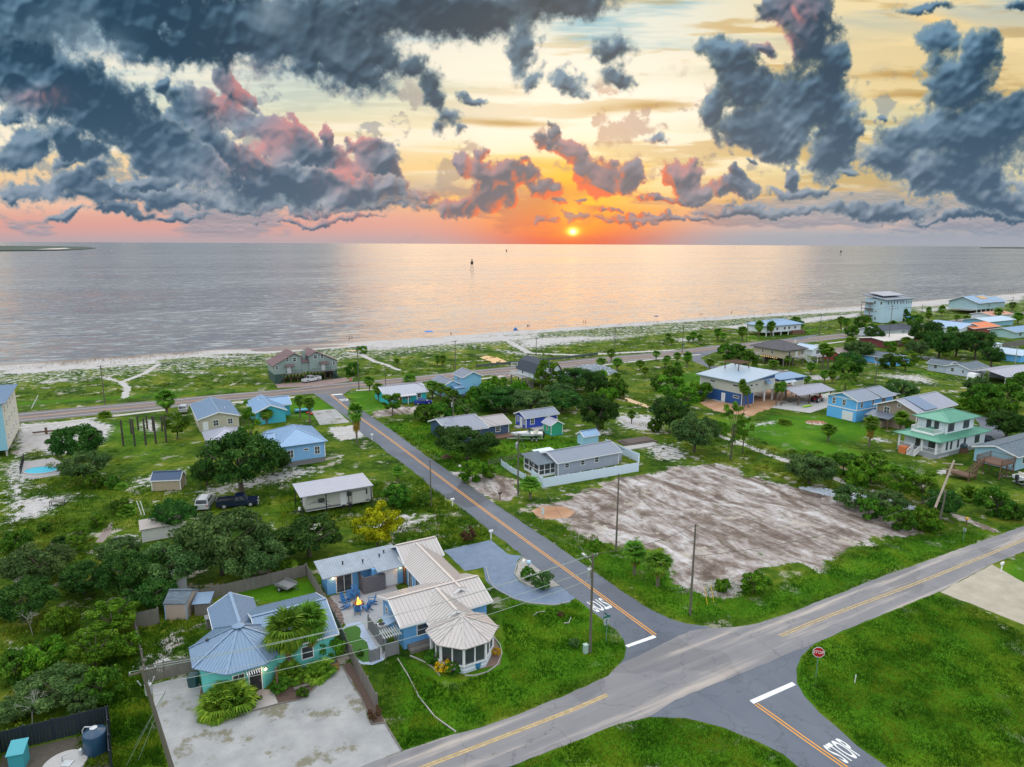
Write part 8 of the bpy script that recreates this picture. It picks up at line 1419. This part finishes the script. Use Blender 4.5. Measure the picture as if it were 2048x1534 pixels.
post_sign('pair of small white number plates on a thin post at the sandy plot verge', 1085, 1046, 2.4, .5, .5, GA, solid('sign_white', (.55, .6, .6), .5), 2); post_sign('grey roadside sign on a pale post near the right verge', 1926, 1082, 1.9, .45, .45, GA+R(90), STEEL, pm=GPOST); post_sign('thin green and white marker post in the right verge', 1998, 1036, 1.8, .14, .35, GA, WHITE, pm=GPOST); post_sign('slim white marker in the lower right lawn, left one', 1710, 1367, .9, .07, .3, GA, WHITE, pm=WHITE); post_sign('small green sign on the highway verge', 1367, 700, 2.6, .8, .8, GA, solid('street_green', (.0, .13, .08), .5)); post_sign('small white sign on the verge below the white tower house', 1685, 665, 2.2, .8, .9, GA, WHITE); post_sign('short green utility marker at the foot of the broken pole', 1866, 1062, .9, .3, .6, GA, MATS['box_green'] if 'box_green' in MATS else STEEL, pm=GPOST); post_sign('white highway sign seen from behind, right of the stilt house', 1590, 690, 2.2, .9, .9, GA+R(90), WHITE)
def mailbox(label, px, py, col, ang):
    o = root('mailbox', label, 'mailbox', P(px, py), ang); MB().box(-.06, .06, -.06, .06, 0, 1.05).build('post', WHITE if col is WHITE else WOODB, o); MB().prism([(-.13, 1.05), (.13, 1.05), (.13, 1.25), (.07, 1.33), (-.07, 1.33), (-.13, 1.25)], 'x', -.28, .28).build('box', col, o); MB().box(.0, .03, -.16, -.135, 1.2, 1.4).build('flag', RED, o)
mailbox('white mailbox beside the blue gravel drive entrance', 982, 1078, WHITE, GA); mailbox('dark mailbox on a post at the edge of the sandy drive', 1000, 1000, DARKM, GA); mailbox('white mailbox on the left verge near the tall skirted palm', 744, 880, WHITE, GA); mailbox('white mailbox on the right verge before the leafy plants', 921, 944, WHITE, GA); mailbox('white post mailbox on the left verge below the camper shelter', 905, 1013, WHITE, GA); mailbox('small pale mailbox in the drive island', 1047, 1140, WHITE, GA+1); mailbox('yellow lidded mailbox near the right verge', 1932, 1052, solid('yellow_plastic', (.6, .35, .02), .5), GA); mailbox('white mailbox at the start of the tan gravel drive', 2002, 1144, WHITE, GA)
o = root('glass_globe', 'pale blue gazing ball in the drive island', 'garden ball', P(1048, 1137), 0); MB().lathe([(.02, .0), (.2, .02), (.12, .35), (.12, .5)], (.6, .1), 12).build('stand', CONC, o); MB().lathe([(.02, .5), (.22, .58), (.32, .8), (.22, 1.02), (.02, 1.1)], (.6, .1), 14).build('ball', solid('pale_ball', (.35, .55, .68), .2), o)
for i, (x, y) in enumerate([(1415, 1210), (1428, 1206)]): o = root('guy_guard', ['left', 'right'][i]+' yellow guy wire guard leaning in the grass below the sandy plot', 'guy guard', P(x, y), 0); MB().tube((0, 0, 0), (-.35, .5, 2.0), .035, .035, 6).build('tube', solid('yellow_paint', (.65, .42, .03), .5), o)
o = root('guardrail', 'dark guard rail along the highway by the pond', 'guard rail', P(952, 737), 0); gb = P(952, 737); pw = [P(*q)-gb for q in [(952, 737), (1040, 729), (1120, 721), (1195, 712)]]; m = MB()
for a_, b_ in zip(pw[:-1], pw[1:]): m.beam(a_+Vector((0, 0, .9)), b_+Vector((0, 0, .9)), .12, .8)
m.build('rail', solid('rail_dark', (.06, .08, .08), .6), o)
for i in range(9): q = pw[0]+(pw[-1]-pw[0])*(i/8); MB().box(q.x-.1, q.x+.1, q.y-.1, q.y+.1, 0, 1.0).build('post', DARKM, o)
# tank enclosure bottom left
TK = solid('dark_fence_slats', (.010, .018, .028), .6, var=.2); fence('slatted_enclosure', 'black slatted fence around the tank and the teal cabinet, bottom left', None, 1.9, TK, world=[P(-14, 1560)[:2], P(-6, 1508)[:2], P(217, 1453)[:2], P(222, 1545)[:2]], board=.22, gap=.02, post=2, pw=.1)
o = root('water_tank', 'dark blue cylindrical tank with a domed lid in the fenced corner', 'tank', P(194, 1503), 0); TB = solid('tank_blue', (.015, .05, .10), .3, var=.1); MB().lathe([(.84, 0), (.86, .1), (.86, 1.75), (.80, 1.85), (.3, 2.02), (.28, 2.03)], (0, 0), 28).build('shell', TB, o, True); MB().lathe([(.26, 2.0), (.28, 2.12), (.1, 2.18)], (-.1, .1), 14).build('hatch', STEEL, o); MB().path([(-.15, .1, 2.15), (-.8, .1, 2.15), (-.95, 0, 1.9), (-.95, 0, .2)], .05, 8).build('pipe', STEEL, o)
o = root('control_cabinet', 'teal sloping topped metal cabinet inside the black fence', 'cabinet', P(40, 1530), GA-R(12)); TC = solid('cabinet_teal', (.04, .28, .33), .45, var=.08); MB().prism([(-.6, 0), (.6, 0), (.6, 1.75), (-.6, 1.45)], 'x', -.5, .5).build('cabinet', TC, o); MB().slab([(-.6, -.7, 1.42), (.6, -.7, 1.42), (.6, .7, 1.8), (-.6, .7, 1.8)], .06).build('lid', TC, o)
o = root('well_cover', 'round concrete well lid with pump fittings inside the black fence', 'well cover', P(130, 1532), 0); MB().lathe([(1.55, 0), (1.55, .22), (1.5, .26)], (0, 0), 30).build('slab', CONC, o); MB().box(-.1, .6, -.35, .25, .262, .32).build('hatch', STEEL, o); MB().lathe([(.16, .26), (.16, .75), (.05, .85)], (.75, .9), 12).build('pump', STEEL, o); MB().tube((-.3, .2, .26), (-.3, .2, .7), .05).tube((-.3, .2, .7), (.1, .6, .7), .05).build('pipe', STEEL, o)
sheet('enclosure_floor', [(5, 1510), (215, 1458), (222, 1560), (-14, 1580)], .012, solid('dark_soil', (.07, .06, .045), .95, var=.5, vs=3), jag=.1)
# piles and little things
def heap(name, label, cat, px, py, rx, ry, h, n, size, mat, seed=1, ang=0, core=None):
    rg = random.Random(seed); o = root(name, label, cat, P(px, py), ang); m = MB()
    for i in range(n):
        a = rg.random()*6.28; r = rg.random()**.6; x, y = rx*r*math.cos(a), ry*r*math.sin(a); z = h*(1-r*r); s = size*rg.uniform(.5, 1.4); t = rg.random()*6.28; dx, dy = math.cos(t)*s, math.sin(t)*s
        m.hexa([(x-dx, y-dy, max(0, z-s*.7)), (x+dy, y-dx, max(0, z-s*.7)), (x+dx, y+dy, max(0, z-s*.7)), (x-dy, y+dx, max(0, z-s*.7))], [(x-dx*.6, y-dy*.7, z+s*.4), (x+dy*.7, y-dx*.6, z+s*.5), (x+dx*.7, y+dy*.6, z+s*.4), (x-dy*.6, y+dx*.7, z+s*.6)])
    m.build({'brush_heap': 'twigs', 'rubble_heap': 'lumps'}.get(name, 'pieces'), mat, o)
    MB().lathe([(1, 0), (.75, h*.45), (.4, h*.8), (.05, h*.97)], (0, 0), 18).build('core', core or mat, o).scale = (rx, ry, 1); return o
heap('rubble_heap', 'grey blue heap of broken rubble behind the gambrel house', 'rubble', 1182, 746, 9, 6, 2.2, 420, .55, solid('rubble_grey', (.28, .32, .36), .9, var=.5, vs=.8), 2, GA); heap('mulch_heap', 'small brown heap on the lawn verge before the round oak', 'heap', 893, 915, 1.1, .8, .45, 50, .16, WOODB, 3); heap('debris_heap', 'grey white strip of rubble along the top right edge of the bare sandy plot', 'rubble', 1715, 996, 9, 1.6, .5, 260, .3, solid('rubble_pale', (.38, .42, .47), .9, var=.5), 4, GA+R(-62)); heap('brush_heap', 'grey tangle of dead branches at the bottom corner of the bare sandy plot', 'brush', 1450, 1172, 2.6, 1.5, .3, 120, .18, solid('dead_wood', (.26, .25, .22), .95, var=.2), 5); heap('stone_rubble', 'strip of stones between the patio and the plank fence', 'stones', 668, 1222, .6, 3.2, .3, 120, .16, solid('rubble_warm', (.20, .15, .13), .9, var=.5), 6, GA)
heap('fire_ring', 'ring of reddish stones and logs on the lawn, below the open shelter', 'fire ring', 1633, 846, 2.4, 1.8, .25, 60, .25, solid('red_stone', (.35, .14, .09), .9), 7, core=solid('ash_sand', (.38, .33, .28), .9))
o = root('timber_stack', 'stack of long timbers on the bare ground above the sandy plot', 'timber', P(1255, 893), GA-R(4)); m = MB(); [m.box(0, 7.5-.3*(i % 3), i*.42, i*.42+.3, .02, .3) for i in range(9)]; [m.box(.4, 6.8, .2+i*.5, .5+i*.5, .301, .58) for i in range(6)]; m.build('planks', solid('plank_dark', (.14, .11, .10), .9, var=.4), o); MB().box(-3.5, 6.5, -2.2, -.05, 0, .16).build('slab', CONC, o)
o = root('porch_planter', 'brown wooden planter box by the cottage fence', 'planter', P(668, 1338), GA); MB().box(-.4, .4, -.4, .4, 0, .8).build('box', solid('planter_orange', (.26, .12, .05), .8), o); MB().box(-.36, .36, -.36, .36, .801, .83).build('soil', BLACK, o)
o = root('driftwood_log', 'grey bleached driftwood log in the mulch bed', 'log', P(608, 1376), GA); MB().tube((-.9, 0, .18), (.9, .1, .2), .17, .1, 9).build('log', WOODG, o); o = root('wheelie_bin', 'dark wheeled bin at the left corner of the teal cottage', 'bin', P(388, 1372), 0); MB().box(-.35, .35, -.35, .35, .08, 1.1, -.06).box(-.42, .42, -.42, .42, 1.1, 1.18).build('bin', solid('bin_teal', (.015, .06, .065), .5), o); o = root('plant_pot', 'blue glazed pot in the mulch bed under the sunroom', 'pot', P(955, 1337), 0); MB().lathe([(.2, 0), (.34, .35), (.3, .6), (.36, .66), (.2, .66), (.1, .5)], (0, 0), 14).build('pot', solid('glaze_blue', (.03, .16, .32), .3), o)
o = root('doormat_planter', 'small black trough on the porch slab of the teal cottage', 'trough', P(513, 1400), GA); MB().box(-.5, .5, -.15, .15, 0, .22).build('trough', BLACK, o); o = root('kayak', 'red kayak lying on the lawn beside the turquoise cottage', 'kayak', P(614, 827), GA-R(70)); hull(2.6, .8, .4).build('hull', solid('kayak_red', (.5, .03, .03), .4), o)
o = root('canvas_shelter', 'small pale blue covered boat beside the turquoise cottage palms', 'boat', P(590, 826), GA); hull(4.4, 1.8, .8).build('hull', solid('tarp_blue', (.10, .33, .45), .7), o); o = root('orange_crate', 'orange crate behind the porch stairs of the green roofed house', 'crate', P(1807, 905), GA); MB().box(-.7, .7, -.7, .7, 0, 1.3).build('crate', solid('crate_orange', (.55, .16, .05), .7), o); o = root('round_tank', 'dark round tank on a block stand by the green roofed house', 'tank', P(1923, 905), 0); MB().lathe([(.8, 1.1), (.9, 1.2), (.9, 1.7), (.6, 1.9), (.1, 1.95)], (0, 0), 16).build('shell', solid('tank_dark', (.04, .07, .09), .4), o); MB().box(-.7, .7, -.7, .7, 0, 1.1).build('stand', WOODB, o)
o = root('grey_bench_table', 'small grey table alone at the edge of the sandy patch, far left', 'table', P(115, 1010), .3); MB().box(-1, 1, -.5, .5, .7, .78).build('tabletop', WOODG, o); [MB().box(x-.05, x+.05, y-.05, y+.05, 0, .7).build('leg', WOODG, o) for x in (-.9, .9) for y in (-.4, .4)]
o = root('ladder_frame', 'white metal frame leaning by the flat roofed hut', 'frame', P(283, 1030), 0); MB().beam((0, 0, 0), (-.6, .2, 2.2), .08, .08).beam((.5, 0, 0), (-.1, .2, 2.2), .08, .08).build('frame', WHITE, o); o = root('black_drum_grill', 'dark barbecue on a pale stand in the patchy yard by the creek', 'barbecue', P(238, 1092), .2); MB().box(-.5, .5, -.3, .3, .8, 1.25).build('grill', DARKM, o); MB().box(-.4, .4, -.25, .25, 0, .8).build('stand', WHITE, o)
o = root('road_barrier', 'low white and red barrier frame on the far white yard', 'barrier', P(93, 868), .3); MB().beam((-2.5, 0, .5), (2.5, .3, .6), .2, .3).build('board', WOODB, o); MB().box(-.2, .2, -.2, .2, 0, 1.4).build('post', WOODB, o)
o = root('blue_canopy', 'bright blue canopy beside the white tower house', 'canopy', P(1828, 648), GA); MB().slab([(0, 0, 2.6), (8, 0, 2.6), (8, 5, 3.4), (0, 5, 3.4)], .1).build('cover', solid('canvas_blue', (.02, .14, .45), .7), o); [MB().box(x-.1, x+.1, y-.1, y+.1, 0, 2.6).build('leg', STEEL, o) for x in (.2, 7.8) for y in (.2, 4.8)]
strip('boardwalk', [(1405, 652), (1430, 660), (1465, 663)], 1.4, .5, WOODB)
# ------------------------------------------------------------------ people on the beach
def make_person():
    o = root('person', 'x', 'person', (0, 0, 0)); me = bpy.data.meshes.new('body'); v = [(0, 0, .95), (0, 0, 1.2), (0, 0, 1.42), (0, .0, 1.52), (0, .01, 1.66), (0, -.02, 1.74), (.18, 0, 1.4), (.24, .02, 1.12), (.25, -.08, .88), (-.18, 0, 1.4), (-.24, .02, 1.12), (-.25, -.06, .88), (.1, 0, .88), (.12, -.03, .48), (.12, .02, .08), (.12, -.12, .03), (-.1, 0, .88), (-.12, .05, .48), (-.13, .1, .08), (-.13, -.02, .03)]
    e = [(0, 1), (1, 2), (2, 3), (3, 4), (4, 5), (2, 6), (6, 7), (7, 8), (2, 9), (9, 10), (10, 11), (0, 12), (12, 13), (13, 14), (14, 15), (0, 16), (16, 17), (17, 18), (18, 19)]
    rad = [.14, .13, .13, .06, .105, .08, .065, .045, .035, .065, .045, .035, .09, .06, .045, .035, .09, .06, .045, .035]
    me.from_pydata(v, e, []); b = bpy.data.objects.new('body', me); COL.objects.link(b); m = b.modifiers.new('skin', 'SKIN'); 
    for i, s in enumerate(me.skin_vertices[0].data): s.radius = (rad[i], rad[i]); s.use_root = i == 0
    m2 = b.modifiers.new('sub', 'SUBSURF'); m2.levels = m2.render_levels = 1; dg = bpy.context.evaluated_depsgraph_get(); mm = bpy.data.meshes.new_from_object(b.evaluated_get(dg)); bpy.data.objects.remove(b); mm.materials.clear(); mm.materials.append(solid('skin', (.30, .17, .11), .6)); bb = bpy.data.objects.new('body', mm); COL.objects.link(bb); bb.parent = o
    MB().lathe([(.17, .98), (.17, 1.1), (.185, 1.35), (.10, 1.46)], (0, 0), 12).build('shirt', solid('shirt_dark', (.04, .05, .08), .8), o); MB().lathe([(.20, .62), (.19, .85), (.17, 1.0)], (0, 0), 12).build('shorts', solid('shorts', (.10, .05, .05), .8), o); MB().lathe([(.10, 1.66), (.115, 1.74), (.07, 1.83), (.01, 1.845)], (0, .01), 10).build('hair', BLACK, o); return freeze(o)
per = make_person()
for x, y, lab in [(699, 682, 'left of two people standing at the water edge behind the stilt duplex'), (704, 681, 'right of two people standing at the water edge behind the stilt duplex'), (902, 672, 'lone person on the beach right of the blue beach shade'), (1055, 656, 'left of a couple at the water edge above the dune path'), (1058, 656, 'right of a couple at the water edge above the dune path'), (1167, 648, 'left of a couple walking the beach farther right'), (1171, 648, 'right of a couple walking the beach farther right'), (1400, 632, 'left of two people on the beach above the long boardwalk'), (1404, 632, 'right of two people on the beach above the long boardwalk'), (1463, 628, 'single person in the shallows above the white beach house'), (2012, 585, 'leftmost of the far beach group'), (2017, 585, 'second of the far beach group'), (2021, 585, 'third of the far beach group'), (2027, 584, 'rightmost of the far beach group')]:
    inst(per, P(x, y, -.05)[:2]+(-.05,) if False else (P(x, y)[0], P(x, y)[1], .05), random.Random(x).uniform(0, 6), 1.0, lab, 'people on the beach')
o = root('beach_tent', 'blue beach canopy by the water right of the stilt duplex', 'canopy', P(858, 673), GA); MB().slab([(-1.8, -1.5, 2.1), (1.8, -1.5, 2.1), (1.8, 1.5, 2.4), (-1.8, 1.5, 2.4)], .08).build('cover', MATS['canvas_blue'], o); [MB().beam((x, y, 0), (x, y, 2.2), .06, .06).build('leg', STEEL, o) for x in (-1.7, 1.7) for y in (-1.4, 1.4)]
o = root('beach_umbrella', 'dark tilted beach umbrella above the boardwalk dunes', 'umbrella', P(1311, 640), 0); MB().tube((0, 0, 0), (.3, 0, 2.2), .04).build('pole', STEEL, o); MB().lathe([(1.3, 1.9), (.9, 2.2), (.05, 2.45)], (.3, 0), 12).build('canopy', solid('umbrella_dark', (.06, .04, .12), .8), o); o = root('beach_cover', 'small dark blue beach tent near the dune path', 'tent', P(1031, 660), 0); MB().prism([(-1.2, 0), (1.2, 0), (0, 1.3)], 'y', -.9, .9).build('tent', MATS['canvas_blue'], o)
# ------------------------------------------------------------------ channel markers, far land
def beacon(label, px, by, h, w):
    g = P(px, by, -.5); o = root('channel_marker', label, 'beacon', (g[0], g[1], -.5), 0); s = w; m = MB(); [m.beam((sx*s, sy*s, 0), (sx*s*.35, sy*s*.35, h*.85), .35, .35) for sx in (-1, 1) for sy in (-1, 1)]; [m.beam((-s*k, -s*k, z*h), (s*k, -s*k, z*h), .25, .25) for z, k in ((.25, .8), (.5, .6), (.75, .43))]; m.build('tower', DARKM, o); MB().box(-s, s, -.2, .2, h*.55, h*.82).build('day_board', DARKM, o); MB().lathe([(s*.4, h*.86), (s*.4, h*1.0), (.1, h*1.05)], (0, 0), 8).build('light_head', DARKM, o)
beacon('tallest channel marker tower standing in the sea left of the sun', 944, 541, 17, 2.0); beacon('small far channel marker just left of the sun glitter', 1013, 508, 18, 3.2); beacon('far channel marker on the right side of the sea', 1681, 511, 22, 3.0)
FARM = solid('far_scrub', (.03, .05, .035), .95, var=.5, vs=.004)
def land(name, pix, h, seed):
    rg = random.Random(seed); pw = [P(*q) for q in pix]; o_ = pw[0]; m = MB(); v = [(p[0], p[1], -.6) for p in pw]; t = [(p[0], p[1], h*rg.uniform(.5, 1.3)) for p in pw]; m.hexa(v, t); ob = m.build(name, FARM); tag(ob, kind='structure')
land('distant_shore', [(-200, 503), (0, 502.5), (60, 502), (130, 501), (170, 499), (192, 496.5), (175, 494.5), (120, 493), (60, 492.2), (0, 491.8), (-200, 491)], 3, 1); land('distant_shore', [(1960, 496.2), (2048, 496.8), (2300, 498.2), (2300, 496.4), (2048, 495.2), (2000, 495.2)], 9, 2)
sheet('distant_beach', [(70, 501), (120, 500.6), (142, 499), (130, 497.4), (100, 498.6)], 4.5, solid('far_sand', (.45, .40, .36), .9))
for x, y, lab in [(220, 502, 'tiny far boat near the spit of land on the left'), (517, 500, 'tiny far boat on the left half of the sea'), (1466, 496, 'tiny far boat on the horizon right of the sun')]:
    g = P(x, y, -.5); o = root('motorboat', lab, 'boat', (g[0], g[1], -.5), .4); k = depth_px(g)*5; hull(k, k*.3, k*.12).build('hull', WHITE, o); MB().box(k*.3, k*.6, -k*.08, k*.08, k*.12, k*.3).build('cabin', WHITE, o)
# prototypes that were never used are dropped
for pr in sum([v[0] if isinstance(v[0], list) else [v[0]] for v in KINDS.values()], [])+PALMS+TALLP+[LEANP, SKIRT, DATE, per]:
    if pr.name not in USED:
        for ch in ALLK.get(pr.name, []): bpy.data.objects.remove(ch)
        bpy.data.objects.remove(pr)
